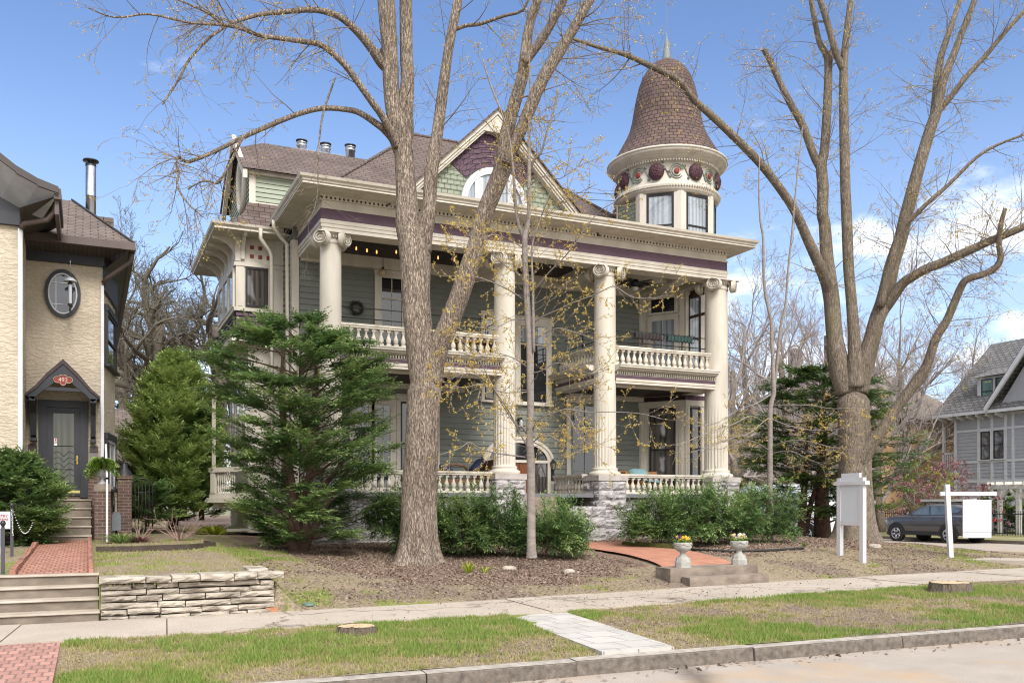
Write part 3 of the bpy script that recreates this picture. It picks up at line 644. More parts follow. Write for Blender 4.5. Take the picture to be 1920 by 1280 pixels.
# foundation and porch floor
rr = random.Random(5)
fnd = MB(); FP = plane((0, YC, 0), (1, 0, 0), (0, -1, 0))
rockwall(fnd, FP, 5.3, 9.5, .5, 1.86, .27, rr); rockwall(fnd, FP, 13.2, 16.9, .5, 1.86, .27, rr)
rockwall(fnd, plane((5.0, 0, 0), (0, -1, 0), (-1, 0, 0)), -24.6, -22.0, .5, 1.86, .27, rr)
rockwall(fnd, plane((XL, 0, 0), (0, -1, 0), (-1, 0, 0)), -36, -24.6, .4, 1.3, .3, rr, .6)
rockwall(fnd, plane((0, 21.3, 0), (1, 0, 0), (0, -1, 0)), 11.3, 12.5, .5, 1.62, .25, rr)
rockwall(fnd, plane((16.98, 0, 0), (0, 1, 0), (1, 0, 0)), 22, 24.6, .5, 1.86, .27, rr)
fnd.build('foundation', M['limestone'], house)
pf_ = MB(); pf_.box(5.0, 17.0, YC - .22, YW, 1.86, 1.96); pf_.build('porch_floor', mat('grey_porch_floor', (.16, .16, .17), .6), house)
st = MB()
for k in range(6): st.box(10.3, 11.28, 20.35 + .28 * k, YC - .221, .55 + .22 * k, .55 + .22 * (k + 1) - .002 + (.012 if k == 5 else 0))
st.build('porch_steps', M['stepcon'], house)
# columns on stone piers
COLS = [(5.30, .262), (9.88, .282), (12.90, .302), (16.64, .332)]
def spiral(mb, C, U, W, r, turns, wd, flip=1):
    pts = []
    for k in range(40):
        t = k / 39; a = flip * (t * turns * 2 * math.pi) + math.pi / 2; q = r * (1 - .86 * t)
        pts.append(Vector(C) + Vector(U) * (q * math.cos(a)) + Vector((0, 0, 1)) * (q * math.sin(a)) + Vector(W) * (.012 + .03 * t))
    mb.tube(pts, [wd * (1 - .5 * k / 39) for k in range(40)], 5)
for ci, (cx, r) in enumerate(COLS):
    hw = .42 if ci < 3 else .46
    pr = MB(); fr_ = random.Random(30 + ci)
    for (O, U, Nn, a, b) in (((0, YC - hw, 0), (1, 0, 0), (0, -1, 0), cx - hw, cx + hw), ((cx - hw, 0, 0), (0, -1, 0), (-1, 0, 0), -YC - hw, -YC + hw), ((cx + hw, 0, 0), (0, 1, 0), (1, 0, 0), YC - hw, YC + hw)):
        rockwall(pr, plane(O, U, Nn), a, b, .5, 2.31, .26, fr_, .55, .07)
    pier = pr.build('pier', M['limestone'], house)
    cp = MB(); h2 = hw + .035; cp.box(cx - h2, cx + h2, YC - h2, YC + h2, 2.31, 2.455); cp.build('pier_cap', M['capstone'], pier)
    sh = MB(); nfl = 22; zb, zf, zt = 2.64, 4.55, 7.92
    sh.lathe([(r * 1.05, zb - .03), (r * 1.03, zb + .03)], (cx, YC), 44)
    prof = [(r * 1.03, zb + .03), (r * 1.025, zb + .08), (r * 1.02, 3.5), (r * 1.015, zf)]
    b = len(sh.v); n = nfl * 6
    for (q, z) in prof:
        for k in range(n):
            ph = (k % 6); d = (0, 0, .62, 1, .62, 0)[ph] * .028 * (0 if z > zf - .01 or z < zb + .05 else 1)
            a = 2 * math.pi * k / n; sh.v.append((cx + (q - d) * math.cos(a), YC + (q - d) * math.sin(a), z))
    # the flutes stop just below the smooth upper shaft
    for i in range(len(prof) - 1):
        for k in range(n):
            k2 = (k + 1) % n; sh.f.append((b + i * n + k, b + i * n + k2, b + (i + 1) * n + k2, b + (i + 1) * n + k)); sh.sm.append(False)
    sh.lathe([(r * 1.015, zf), (r * 1.012, zf + .05), (r * 1.0, 5.8), (r * .975, 7.4), (r * .965, zt)], (cx, YC), 40)
    col = sh.build('column', M['cream'], house)
    bs = MB(); bs.lathe([(r * 1.42, 2.456), (r * 1.48, 2.50), (r * 1.42, 2.545), (r * 1.22, 2.565), (r * 1.14, 2.60), (r * 1.2, 2.625), (r * 1.18, 2.655), (r * 1.04, 2.67)], (cx, YC), 40); bs.build('column_base', M['cream'], col)
    ca = MB(); ca.lathe([(r * .98, 7.86), (r * 1.04, 7.88), (r * 1.04, 7.92), (r, 7.94), (r * 1.0, 8.02), (r * 1.25, 8.08), (r * 1.28, 8.11)], (cx, YC), 28)
    A = r * 1.45; ca.box(cx - A, cx + A, YC - A, YC + A, 8.105, 8.128)
    vr = .168
    for (ux, uy) in ((1, 0), (-1, 0), (0, 1), (0, -1)):
        U = Vector((-uy, ux, 0)); Nn = Vector((ux, uy, 0))
        for sgn in (-1, 1):
            W = (Nn + U * sgn * .55).normalized(); UU = Vector((-W.y, W.x, 0))
            C = Vector((cx, YC, 7.975)) + Nn * (r * 1.0) + U * sgn * (r * 1.2)
            Mx = Matrix.Translation(C) @ W.to_track_quat('Z', 'Y').to_matrix().to_4x4()
            ca.lathe([(.01, .0), (vr, 0.0), (vr, -.11)], (0, 0), 16, M=Mx)
            spiral(ca, C, UU, W, vr * .95, 2.3, .017, -sgn)
        # egg and foliage band between the volutes
        for q in range(7):
            p = Vector((cx, YC, 8.03)) + Nn * (r * 1.06) + U * (q - 3) * r * .27
            ca.lathe([(.001, -.045), (.03, -.02), (.032, .02), (.001, .04)], (0, 0), 6, M=Matrix.Translation(p))
    ca.build('capital', M['cream_worn'], col)
# entablature of the whole porch
XE0, XE1, YF = 5.02, 16.78, 21.75
def ring_box(mb, out, z0, z1, th=.5, left=24.47, right=23.6):
    """front beam with returns to the wall on both sides, faces pushed out by 'out'"""
    a, b, y = XE0 - out, XE1 + out, YF - out
    mb.box(a, b, y, YF + th, z0, z1); mb.box(a, XE0 + th, YF + th + .0005, left, z0, z1); mb.box(XE1 - th, b, YF + th + .0005, right, z0, z1)
en = MB(); ring_box(en, 0, 8.13, 8.40); ring_box(en, .02, 8.225, 8.31, .45); ring_box(en, .035, 8.31, 8.40 - .002, .44); ring_box(en, 0, 8.66, 8.99)
ring_box(en, .03, 8.655, 8.69, .44)
en.build('entablature', M['cream'], house)
fz = MB(); ring_box(fz, .012, 8.40, 8.655, .48); fz.build('frieze_band', M['plum'], house)
dn = MB(); z0, z1 = 8.875, 8.935; x = XE0 + .02
while x < XE1 - .05: dn.box(x, x + .058, YF - .055, YF - .002, z0, z1); x += .105
y = YF + .08
while y < 24.3: dn.box(XE0 - .055, XE0 - .002, y, y + .052, z0, z1); y += .1
ring_box(dn, .055, z1, 8.965, .4)
ring_box(dn, .055, z0 - .022, z0, .4)
dn.build('dentil_course', M['cream'], house)
dg_ = MB(); ring_box(dg_, .004, z0 - .002, z1 + .002, .42); dg_.build('dentil_gap_shade', M['browntrim'], house)  # dark strip behind the dentils paints the shade of their gaps
# crown cornice: soffit, fascia and gutter
co = MB(); OV = .75; CL, CR, CY = XE0 - .66, XE1 + .56, YF - OV
co.box(CL + .06, CR - .06, CY + .06, YF + .3, 8.965, 9.0); co.box(CL + .06, XE0 + .3, YF + .301, 24.75, 8.965, 9.0); co.box(XE1 - .3, CR - .06, YF + .301, 24.5, 8.965, 9.0)
def cove(zs):
    return zs
prof = [(.30, 8.966), (.22, 9.0), (.10, 9.02), (.06, 9.03), (.05, 9.07), (.0, 9.10), (-.02, 9.16), (.10, 9.16)]
pts = [(CL, CY), (CR, CY)]
vs = []; fs = []; npf = len(prof)
path = [((CL, 24.8), (1, 0)), ((CL, CY), (1, 1)), ((CR, CY), (-1, 1)), ((CR, 24.5), (-1, 0))]
for (p, d) in path:
    for (o, z) in prof: vs.append((p[0] + d[0] * o, p[1] + d[1] * o, z))
for i in range(3):
    for j in range(npf - 1): fs.append((i * npf + j, (i + 1) * npf + j, (i + 1) * npf + j + 1, i * npf + j + 1))
co.add(vs, fs)
# small bed mould under the soffit
for (q, z) in ((.12, 8.93), (.07, 8.90)): pass
M['creamlit'] = M['cream']
co.build('cornice', M['cream'], house)
# porch ceilings and beams
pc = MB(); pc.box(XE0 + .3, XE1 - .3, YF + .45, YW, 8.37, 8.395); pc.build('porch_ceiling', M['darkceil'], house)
bm = MB()
bm.box(XL + .2, 15.55, YW - .16, YW - .02, 8.06, 8.37)
for cx in (9.88, 12.9): bm.box(cx - .26, cx + .26, YF + .501, YW - .16, 8.13, 8.37)
bm.box(15.5, 15.9, YF + .501, YW - .2, 8.14, 8.37)
bm.box(13.17, 15.499, 22.9, 23.1, 8.2, 8.37)
bm.build('ceiling_beam', M['cream'], house)
# balconies: slab entablature, balusters, guard rails
bal_me = None
def baluster_mesh():
    b = MB(); h = .40
    b.box(-.055, .055, -.055, .055, 0, .06)
    b.lathe([(.03, .06), (.052, .085), (.068, .13), (.06, .185), (.034, .245), (.026, .29), (.032, .315), (.046, .335), (.03, .345)], (0, 0), 10)
    b.box(-.05, .05, -.05, .05, .345, h)
    return b
def balustrade(a, b, z, parent=house, label=None):
    """rails from a to b (xy) with turned balusters, floor of the bottom rail at z"""
    global bal_me
    a, b = Vector((a[0], a[1], 0)), Vector((b[0], b[1], 0)); d = b - a; ln = d.length; U = d / ln; V = Vector((-U.y, U.x, 0))
    m = MB(); O = a - V * .075 + Vector((0, 0, z)); m.obox(O, d, V * .15, (0, 0, .055))
    O = a - V * .085 + Vector((0, 0, z + .455)); m.obox(O, d, V * .17, (0, 0, .045)); O = a - V * .105 + Vector((0, 0, z + .5)); m.obox(O, d, V * .21, (0, 0, .05))
    rl = m.build('balustrade', M['cream_worn'], parent)
    n = max(2, int(round(ln / .185)))
    for i in range(n):
        p = a + d * ((i + .5) / n) + Vector((0, 0, z + .055))
        if bal_me is None:
            o = baluster_mesh().build('baluster', M['cream_worn'], rl, local=True); bal_me = o.data
        else:
            o = bpy.data.objects.new('baluster', bal_me); COL.objects.link(o); o.parent = rl
        o.location = p - wloc(rl)
    return rl
def balcony(x0, x1, ret0, ret1):
    """ret0/ret1: True where the balcony edge returns to the wall"""
    s = MB()
    xa = x0 + (.28 if x0 < 8 else .48); xb = x1 - (.40 if x0 < 8 else .34)       # the front edge stops at the columns, which stand free
    def ring(out, z0, z1, th=.4):
        s_.box(xa, xb, YF + .04 - out, YF + th, z0, z1)
        if ret0: s_.box(x0 - out, x0 + th, YF + th + .0005, YW - .02, z0, z1)
        if ret1: s_.box(x1 - th, x1 + out, YF + th + .0005, YW - .02, z0, z1)
    s_ = s; ring(0, 4.98, 5.12); ring(.02, 5.05, 5.118, .38); ring(0, 5.21, 5.33); ring(.10, 5.33, 5.355); ring(.16, 5.355, 5.40); ring(.24, 5.40, 5.45); ring(.26, 5.45, 5.485)
    bo = s.build('balcony_slab', M['cream'], house)
    s_ = MB(); ring(.008, 5.12, 5.21, .38); s_.build('frieze_band', M['plum'], bo)
    s_ = MB(); x = xa + .02
    while x < xb - .04: s_.box(x, x + .038, YF, YF + .038, 5.235, 5.31); x += .07
    for (f_, xx) in ((ret0, x0), (ret1, x1)):
        if f_:
            y = YF + .1
            while y < YW - .1:
                sg = -1 if xx == x0 else 1; s_.box(min(xx + sg * .04, xx + sg * .002), max(xx + sg * .04, xx + sg * .002), y, y + .035, 5.235, 5.31); y += .07
    s_.build('dentil_course', M['cream'], bo)
    s_ = MB(); ring(.004, 5.232, 5.312, .37); s_.build('dentil_gap_shade', M['browntrim'], bo)  # dark strip stands in for shade between the balcony dentils
    s_ = MB(); s_.box(x0 + .05, x1 - .05, YF + .41, YW - .02, 5.40, 5.484); s_.build('balcony_floor', M['browntrim'], bo)
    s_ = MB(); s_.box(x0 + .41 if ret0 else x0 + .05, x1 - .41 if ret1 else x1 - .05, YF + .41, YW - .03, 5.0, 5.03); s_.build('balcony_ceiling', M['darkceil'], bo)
    s_ = MB(); s_.box(x0 + .42, x1 - .42, YW - .15, YW - .02, 4.84, 4.99); s_.build('ceiling_beam', M['cream'], bo); s_ = MB(); s_.box(x0 + .42, x1 - .42, YF + .412, YF + .55, 4.93, 4.995)
    s_.build('ceiling_beam', M['cream'], bo)
balcony(5.2, 10.1, True, True); balcony(12.62, 16.75, True, True)
balustrade((5.5, 22.0), (9.66, 22.0), 5.485); balustrade((13.15, 22.0), (16.36, 22.0), 5.485)
balustrade((12.74, 22.25), (12.74, 24.4), 5.485); balustrade((10.0, 22.25), (10.0, 24.4), 5.485); balustrade((5.26, 22.3), (5.26, 24.4), 5.485)
balustrade((5.7, 22.0), (9.48, 22.0), 1.96); balustrade((13.3, 22.0), (16.25, 22.0), 1.96); balustrade((12.5, 22.45), (12.5, 24.2), 1.96); balustrade((5.3, 22.4), (5.3, 24.3), 1.96)
def guard(pts, zs, post_at):
    g = MB()
    for z in zs: g.tube([Vector((p[0], p[1], z)) for p in pts], .014, 5)
    for p in post_at: g.tube([Vector((p[0], p[1], 5.5)), Vector((p[0], p[1], zs[-1]))], .018, 6)
    return g.build('guard_rail', M['black'], house)
guard([(5.6, 22.2), (9.7, 22.2)], (6.22, 6.48), [(7.3, 22.2), (8.9, 22.2)])
guard([(13.0, 22.2), (16.4, 22.2)], (6.2, 6.5), [(14.2, 22.2), (15.55, 22.2)])
guard([(12.85, 22.3), (12.85, 24.3)], (6.2, 6.5), [(12.85, 23.2)])
guard([(5.35, 22.3), (5.35, 24.3)], (6.2, 6.5), [(5.35, 22.7)])
guard([(9.9, 22.3), (9.9, 24.3)], (6.2, 6.5), [(9.9, 23.2)])
# front wall windows and doors
window(house, FR, 7.2, 7.95, 5.55, 7.95, sash='cream', sw=.09, glass='glass', cols=2, rows=0, rail=7.3, rowtop=None, name='french_door', sill=False)
window(house, FR, 6.5, 7.0, 2.05, 4.45, sash='cream', sw=.07, cols=2, rows=4, casing=.1, name='french_door', sill=False)
window(house, FR, 7.08, 7.6, 2.05, 4.45, sash='cream', sw=.07, cols=2, rows=4, casing=.1, name='french_door', sill=False)
window(house, FR, 7.82, 8.85, 2.2, 4.5, casing=.11, rail=3.35, cols=2)
window(house, FR, 10.33, 10.9, 6.4, 7.1, casing=.1, glass='glassw', cols=1, head=.02)
window(house, FR, 10.33, 10.66, 4.66, 5.45, casing=.1, head=.02)
window(house, FR, 11.42, 12.36, 4.62, 6.95, casing=.12, sash='cream', sw=.05, cols=2, rail=6.36, glass='glass', label='tall dark stair window of paired lights above the front door')
gp = MB(); pbox(gp, FR, 11.47, 12.31, 6.42, 6.89, .034, .037)
gp.build('glass', M['glassw'], house).name = 'upper_pane'
window(house, FR, 13.12, 14.1, 2.0, 4.72, casing=.13, sash='sage', sw=.08, cols=2, rows=4, name='french_door', sill=False)
# arched front entrance
ent = MB(); cx, rx, zs, rz = 11.4, 1.08, 2.93, .62
def arch_band(mb, r_in, r_out, zin, zout, o0, o1, n=28):
    for k in range(n):
        a0, a1 = math.pi * k / n, math.pi * (k + 1) / n
        q = []
        for (ra, za, a) in ((r_in, zin, a0), (r_out, zout, a0), (r_out, zout, a1), (r_in, zin, a1)):
            q.append(FR(cx + ra * math.cos(a), zs + za * math.sin(a), o1))
        q2 = [(p[0], p[1] + (o1 - o0), p[2]) for p in q]
        mb.quad(*q[::-1]); mb.quad(q[1], q[2], q2[2], q2[1]); mb.quad(q[3], q[0], q2[0], q2[3])
arch_band(ent, rx - .14, rx + .06, rz - .08, rz + .1, 0, .09); arch_band(ent, rx - .02, rx + .06, rz + .02, rz + .1, .09, .12)
for sg in (-1, 1):
    u = cx + sg * (rx - .04); pbox(ent, FR, u - .10, u + .10, 1.97, zs, 0, .09)
pbox(ent, FR, cx - rx + .06, cx + rx - .06, zs - .04, zs + .04, 0, .085)
for u in (cx - .48, cx + .48): pbox(ent, FR, u - .05, u + .05, 1.97, zs - .04, 0, .08)
e_ = ent.build('entrance_surround', M['cream'], house)
fl_ = MB(); vs = [FR(cx, zs + .04, .034)] + [FR(cx + (rx - .13) * math.cos(math.pi * k / 24), zs + .04 + (rz - .12) * math.sin(math.pi * k / 24), .034) for k in range(25)]
fl_.add(vs, [(0, k + 2, k + 1) for k in range(24)]); fl_.build('fanlight', M['glass'], e_)
fm = MB()
for k in range(1, 8):
    a = math.pi * k / 8; fm.tube([Vector(FR(cx, zs + .05, .042)), Vector(FR(cx + (rx - .14) * math.cos(a), zs + .04 + (rz - .13) * math.sin(a), .042))], .012, 4)
fm.build('fanlight_bars', M['darksteel'], e_)
dr = MB(); pbox(dr, FR, cx - .43, cx + .43, 1.97, zs - .04, 0, .04)
for (a, b, c_, d_) in ((-.36, -.04, 2.5, 2.85), (.04, .36, 2.5, 2.85), (-.36, -.04, 2.05, 2.42), (.04, .36, 2.05, 2.42)): pbox(dr, FR, cx + a, cx + b, c_, d_, .04, .055)
dr.build('front_door', M['wood'], house)
for sg in (-1, 1):
    sl = MB(); pbox(sl, FR, cx + sg * .735 - .21, cx + sg * .735 + .21, 1.97, zs - .04, 0, .036); so = sl.build('sidelight', M['glassc'], e_)
    k_ = MB()
    for q in (-.12, .12): 
        pts = [Vector(FR(cx + sg * .735 + q * math.sin(t * 3.1) + (.06 if q > 0 else -.06) * (1 - t), 2.05 + .78 * t, .042)) for t in np.linspace(0, 1, 12)]; k_.tube(pts, .008, 4)
    k_.build('leaded_tracery', M['darksteel'], e_)
# angled bay at the right end of the porch
BP = [(15.59, 24.5), (16.42, 23.3), (17.1, 23.3), (17.55, 24.5)]
bw = MB()
for (a, b) in zip(BP[:-1], BP[1:]): bw.quad((a[0], a[1], 1.96), (b[0], b[1], 1.96), (b[0], b[1], 8.99), (a[0], a[1], 8.99))
bay = bw.build('bay', M['cream'], house)
for i, (a, b) in enumerate(zip(BP[:-1], BP[1:])):
    A, B = Vector((*a, 0)), Vector((*b, 0)); U = (B - A); ln = U.length; U.normalize(); Nn = Vector((U.y, -U.x, 0)); pfb = plane(A, U, Nn)
    k = MB()
    for u in (.0, ln - .16): pbox(k, pfb, u, u + .16, 1.97, 4.72, 0, .05)
    for u in (.05, ln - .11): pbox(k, pfb, u, u + .06, 2.2, 4.6, .05, .07)
    for u in (.0, ln - .14): pbox(k, pfb, u, u + .14, 5.5, 8.12, 0, .05)
    pbox(k, pfb, -.02, ln + .02, 4.66, 4.83, 0, .075); pbox(k, pfb, -.02, ln + .02, 8.12, 8.3, 0, .07)
    k.build('pilaster', M['cream'], bay)
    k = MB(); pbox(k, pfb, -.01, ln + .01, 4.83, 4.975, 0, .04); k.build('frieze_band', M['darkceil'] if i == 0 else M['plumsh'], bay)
    m_ = min(.34, ln * .28)
    window(house, pfb, m_, ln - m_ + .05, 2.15, 4.62, casing=0, rail=3.35, glass='glassc', name='bay_window')
    if i == 0:
        window(house, pfb, m_ + .0, ln - m_ + .08, 7.5, 8.02, casing=.06, sash='cream', sw=.05, cols=2, glass='glass', name='transom_window', head=.0, sill=False)
        window(house, pfb, m_ + .0, ln - m_ + .08, 5.52, 7.36, casing=.06, sash='cream', sw=.06, glass='glassw', cols=2, name='balcony_door', head=0, sill=False)
    else:
        window(house, pfb, m_ - .08, ln - m_ + .06, 5.6, 8.0, casing=0, rail=6.7, glass='glassw' if i == 1 else 'glassb', name='bay_window')
# ------------------------------------------------------------------ main roof
EZ, PIT = 9.17, .9
rf = MB(); ex0, ex1, ey = 4.6, 17.3, 23.75; T = 5.05; ry = ey + T; rz_ = EZ + PIT * T; bk_ = ry + T
A_, B_, C_, D_ = (ex0, ey, EZ), (ex1, ey, EZ), (ex1 - T, ry, rz_), (ex0 + T, ry, rz_)
rf.quad(A_, B_, C_, D_); rf.add([A_, D_, (ex0, bk_, EZ)], [(0, 1, 2)]); rf.add([B_, (ex1, bk_, EZ), C_], [(0, 1, 2)]); rf.quad((ex1, bk_, EZ), (ex0, bk_, EZ), D_, C_)
rf.box(ex0, ex1, ey + .01, bk_, EZ - .15, EZ - .002)
rf.quad((CL + .08, CY + .08, 9.158), (CR - .08, CY + .08, 9.158), (CR - .08, ey, EZ), (CL + .08, ey, EZ))
rf.quad((CL + .08, ey, EZ - .001), (ex0 + .3, ey, EZ - .001), (ex0 + .3, 26, EZ + .05), (CL + .08, 26, EZ - .001))
roof = rf.build('roof', M['roof'], house)
rc = MB()
for (a, b) in ((A_, D_), (B_, C_), (D_, C_)): rc.tube([Vector(a) + Vector((0, 0, .02)), Vector(b) + Vector((0, 0, .02))], .05, 6)
rc.build('ridge_cap', M['roof'], roof)
# front cross gable
GX, GY, GA, GS = 9.56, 22.0, 11.62, .985
gz0 = 9.0; ghw = (GA - gz0) / GS
GP = plane((GX, GY, 0), (1, 0, 0), (0, -1, 0))
gm = MB(); gm.add([GP(-ghw, gz0), GP(ghw, gz0), GP(0, GA)], [(0, 1, 2)])
siding(gm, GP, 9.0, GA - .2, .13, lambda z: -(GA - z) / GS, lambda z: (GA - z) / GS, .014)
gable = gm.build('front_gable', M['mintsh'], house)
# plum fan of shingles over the arched window
fp = MB()
for k in range(10):
    r0, r1 = .98 + k * .13, .98 + (k + 1) * .13
    for j in range(16):
        a0, a1 = rad(38 + 104 * j / 16), rad(38 + 104 * (j + 1) / 16); q = []
        for (rr_, a, o) in ((r0, a0, .04), (r0, a1, .04), (r1, a1, .024), (r1, a0, .024)):
            u, z = rr_ * math.cos(a), 9.38 + rr_ * math.sin(a); lim = (GA - .08 - z) / GS
            q.append(GP(max(-lim, min(lim, u)) if lim > 0 else 0, min(z, GA - .08), o))
        fp.quad(*q)
fp.build('plum_shingle_fan', M['plumsh'], gable)
for sg in (-1, 1):
    rk = MB()
    for (w0, w1, o) in ((-.06, .12, .20), (-.09, .01, .27), (.03, .07, .24)):
        a = [GP(0, GA + .16 - w0 * 1.4 - .1, 0), GP(0, GA + .16 - w1 * 1.4 - .1, 0), GP(sg * (ghw + .25), gz0 - .25 + .16 - w1 * 1.4 - .1, 0), GP(sg * (ghw + .25), gz0 - .25 + .16 - w0 * 1.4 - .1, 0)]
        rk.extr(a, (0, -o, 0))
    rk.build('rake_board', M['cream'], gable)
gr = MB()
for sg in (-1, 1):
    a, b = Vector(GP(0, GA + .17, .34)), Vector(GP(sg * (ghw + .3), gz0 - .3 + .17, .34)); gr.extr([a, b, b + Vector((0, 0, .05)), a + Vector((0, 0, .05))], (0, 6.2, 0))
gr.build('gable_roof', M['roof'], gable)
pk = MB(); pk.extr([GP(-.45, GA - .42, .23), GP(.45, GA - .42, .23), GP(0, GA + .02, .23)], (0, .12, 0)); pk.build('peak_ornament', M['cream'], gable)
aw = MB(); acx, ar, az = 0, .9, 9.36
for k in range(24):
    a0, a1 = math.pi * k / 24, math.pi * (k + 1) / 24; q = [GP(rr_ * math.cos(a), az + rr_ * 1.05 * math.sin(a), .1) for (rr_, a) in ((ar - .12, a0), (ar + .04, a0), (ar + .04, a1), (ar - .12, a1))]
    aw.extr(q, (0, .12, 0))
for u in (-.46, .46): pbox(aw, GP, u - .11, u + .11, 9.1, az + .78 - .1, 0, .09)
for u in (-.02,): pbox(aw, GP, u - .02, u + .02, 9.1, az + .86, 0, .07)
gw = aw.build('arched_window', M['white'], gable)
g = MB(); g.add([GP(acx, az - .3, .04)] + [GP(ar * .9 * math.cos(math.pi * k / 24), az + ar * .92 * math.sin(math.pi * k / 24), .04) for k in range(25)], [(0, k + 1, k + 2) for k in range(24)])
g.build('glass', M['glassw'], gw)
# ------------------------------------------------------------------ round tower
TX, TY = 16.48, 24.35
va = math.atan2(-TY, -TX)                      # direction from the tower to the viewer
tw = MB(); R0 = 1.56
def tp(a): return Vector((math.cos(a), math.sin(a), 0))
fa = [va + rad(-7.5 + 45 * k) for k in range(8)]   # facet centres; angles grow to the right as seen from the street
rin = R0 / math.cos(rad(22.5)) * .985
vs = [(TX + rin * math.cos(a - rad(22.5)), TY + rin * math.sin(a - rad(22.5))) for a in fa]
for k in range(8):
    a, b = vs[k], vs[(k + 1) % 8]; tw.quad((a[0], a[1], 8.6), (b[0], b[1], 8.6), (b[0], b[1], 11.0), (a[0], a[1], 11.0))
tower = tw.build('tower', M['mintsh'], house)
pl = MB()
for k in range(8):
    a, b = Vector((*vs[k], 0)), Vector((*vs[(k + 1) % 8], 0)); U = b - a; ln = U.length; U.normalize(); pft = plane(a, U, (U.y, -U.x, 0))
    if k in (7,): 
        pbox(pl, pft, ln - .2, ln + .02, 8.8, 10.98, .0, .05); continue
    pbox(pl, pft, -.02, .2, 8.8, 10.98, 0, .05); pbox(pl, pft, ln - .2, ln + .02, 8.8, 10.98, 0, .048)
    if k in (0, 1, 2, 3):
        window(tower, pft, .2, ln - .2, 9.2, 10.93, casing=0, rail=9.98, glass='glassw', sw=.07, name='tower_window')
pl.build('pilaster', M['cream'], tower)
def ztop(): pass
fr = MB(); fr.lathe([(1.50, 10.95), (1.68, 10.96), (1.68, 11.02), (1.74, 11.04), (1.70, 11.10), (1.76, 11.16), (1.72, 11.22), (1.63, 11.25), (1.63, 11.86), (1.67, 11.86), (1.67, 11.93), (1.72, 11.94)], (TX, TY), 64)
fr.lathe([(1.72, 11.94), (1.72, 11.97), (1.80, 11.975), (1.80, 12.02), (1.86, 12.03), (1.88, 12.07), (1.94, 12.09), (1.98, 12.14), (1.98, 12.17), (2.01, 12.175), (2.01, 12.23), (1.9, 12.24)], (TX, TY), 64)
for (z0, z1, r, n) in ((11.87, 11.92, 1.71, 120), (11.1, 11.15, 1.765, 120)):
    for k in range(n):
        a = 2 * math.pi * k / n; c, s_ = math.cos(a), math.sin(a); fr.obox((TX + (r - .06) * c - .02 * s_ * -1, TY + (r - .06) * s_ - .02 * c, z0), (-.042 * s_, .042 * c, 0), (.08 * c, .08 * s_, 0), (0, 0, z1 - z0))
fr.build('tower_frieze', M['cream'], tower)
for k in range(8):
    md = MB(); rs = MB(); sc = MB()
    a = va + rad(-11.3 + 45 * k); D = tp(a); C = Vector((TX, TY, 11.57)) + D * 1.62
    Mx = Matrix.Translation(C) @ D.to_track_quat('Z', 'Y').to_matrix().to_4x4()
    md.lathe([(.245, 0), (.25, .06), (.2, .13), (.1, .165), (.001, .17)], (0, 0), 20, M=Mx)
    for j in range(26):
        t = j * 2.399; q = .235 * math.sqrt((j + .5) / 26); pt = Mx @ Vector((q * math.cos(t), q * math.sin(t), .165 - .1 * (q / .24) ** 2))
        md.lathe([(.04, -.02), (.03, .02), (.001, .03)], (0, 0), 6, M=Matrix.Translation(pt) @ D.to_track_quat('Z', 'Y').to_matrix().to_4x4())
    a2 = a + rad(22.5); D = tp(a2); C = Vector((TX, TY, 11.57)) + D * 1.635; Mx = Matrix.Translation(C) @ D.to_track_quat('Z', 'Y').to_matrix().to_4x4()
    rs.lathe([(.085, 0), (.085, .04), (.05, .06), (.03, .045), (.001, .07)], (0, 0), 12, M=Mx)
    for (q, wd) in ((.15, .016), (.215, .013)):
        pts = [Mx @ Vector((q * math.cos(t), q * math.sin(t), .012)) for t in np.linspace(.2, 5.6, 26)]; sc.tube(pts, wd, 5)
    for sg in (-1, 1):
        pts = []
        for t in np.linspace(0, 1, 16):
            aa = a2 + sg * rad(6 + 9.5 * t); z = 11.57 + sg * (.19 * math.cos(t * 3.0)) ; DD = tp(aa); pts.append(Vector((TX, TY, z)) + DD * 1.645)
        sc.tube(pts, [.022 - .008 * t for t in np.linspace(0, 1, 16)], 5)
        for (t, dz) in ((.35, .13), (.8, -.1), (1.0, .16)):
            aa = a2 + sg * rad(6 + 9.5 * t); pt = Vector((TX, TY, 11.57 + sg * .19 * math.cos(t * 3) + dz * .6)) + tp(aa) * 1.63
            sc.lathe([(.045, -.03), (.05, .0), (.03, .04), (.001, .05)], (0, 0), 7, M=Matrix.Translation(pt) @ tp(aa).to_track_quat('Z', 'Y').to_matrix().to_4x4())
    md.build('medallion', M['plumball'], tower); rs.build('rosette', M['redterra'], tower); sc.build('scrollwork', M['green_scroll'], tower)
dm = MB(); dm.lathe([(1.98, 12.225), (1.87, 12.32), (1.69, 12.55), (1.52, 12.82), (1.38, 13.05), (1.26, 13.3), (1.17, 13.6), (1.11, 13.95), (1.03, 14.35), (.94, 14.7), (.82, 15.0), (.66, 15.24), (.46, 15.43), (.24, 15.54), (.08, 15.58)], (TX, TY), 72, uvr=1.1)
dm.build('dome', M['dome'], tower)
fi = MB(); fi.lathe([(.16, 15.54), (.17, 15.6), (.135, 15.72), (.10, 15.95), (.06, 16.18), (.02, 16.3), (.009, 16.4), (.006, 17.5)], (TX, TY), 14); fi.build('finial', mat('zinc', (.20, .23, .24), .6), tower)
for o in [tower] + [c for c in bpy.data.objects if c.parent == tower or (c.parent is not None and c.parent.parent == tower)]:   # measured width of the drum
    if o.data.users == 1:
        for v in o.data.vertices: v.co.x = (v.co.x - (TX - house.location.x)) * .93 + TX - house.location.x; v.co.y = (v.co.y - (TY - house.location.y)) * .93 + TY - house.location.y
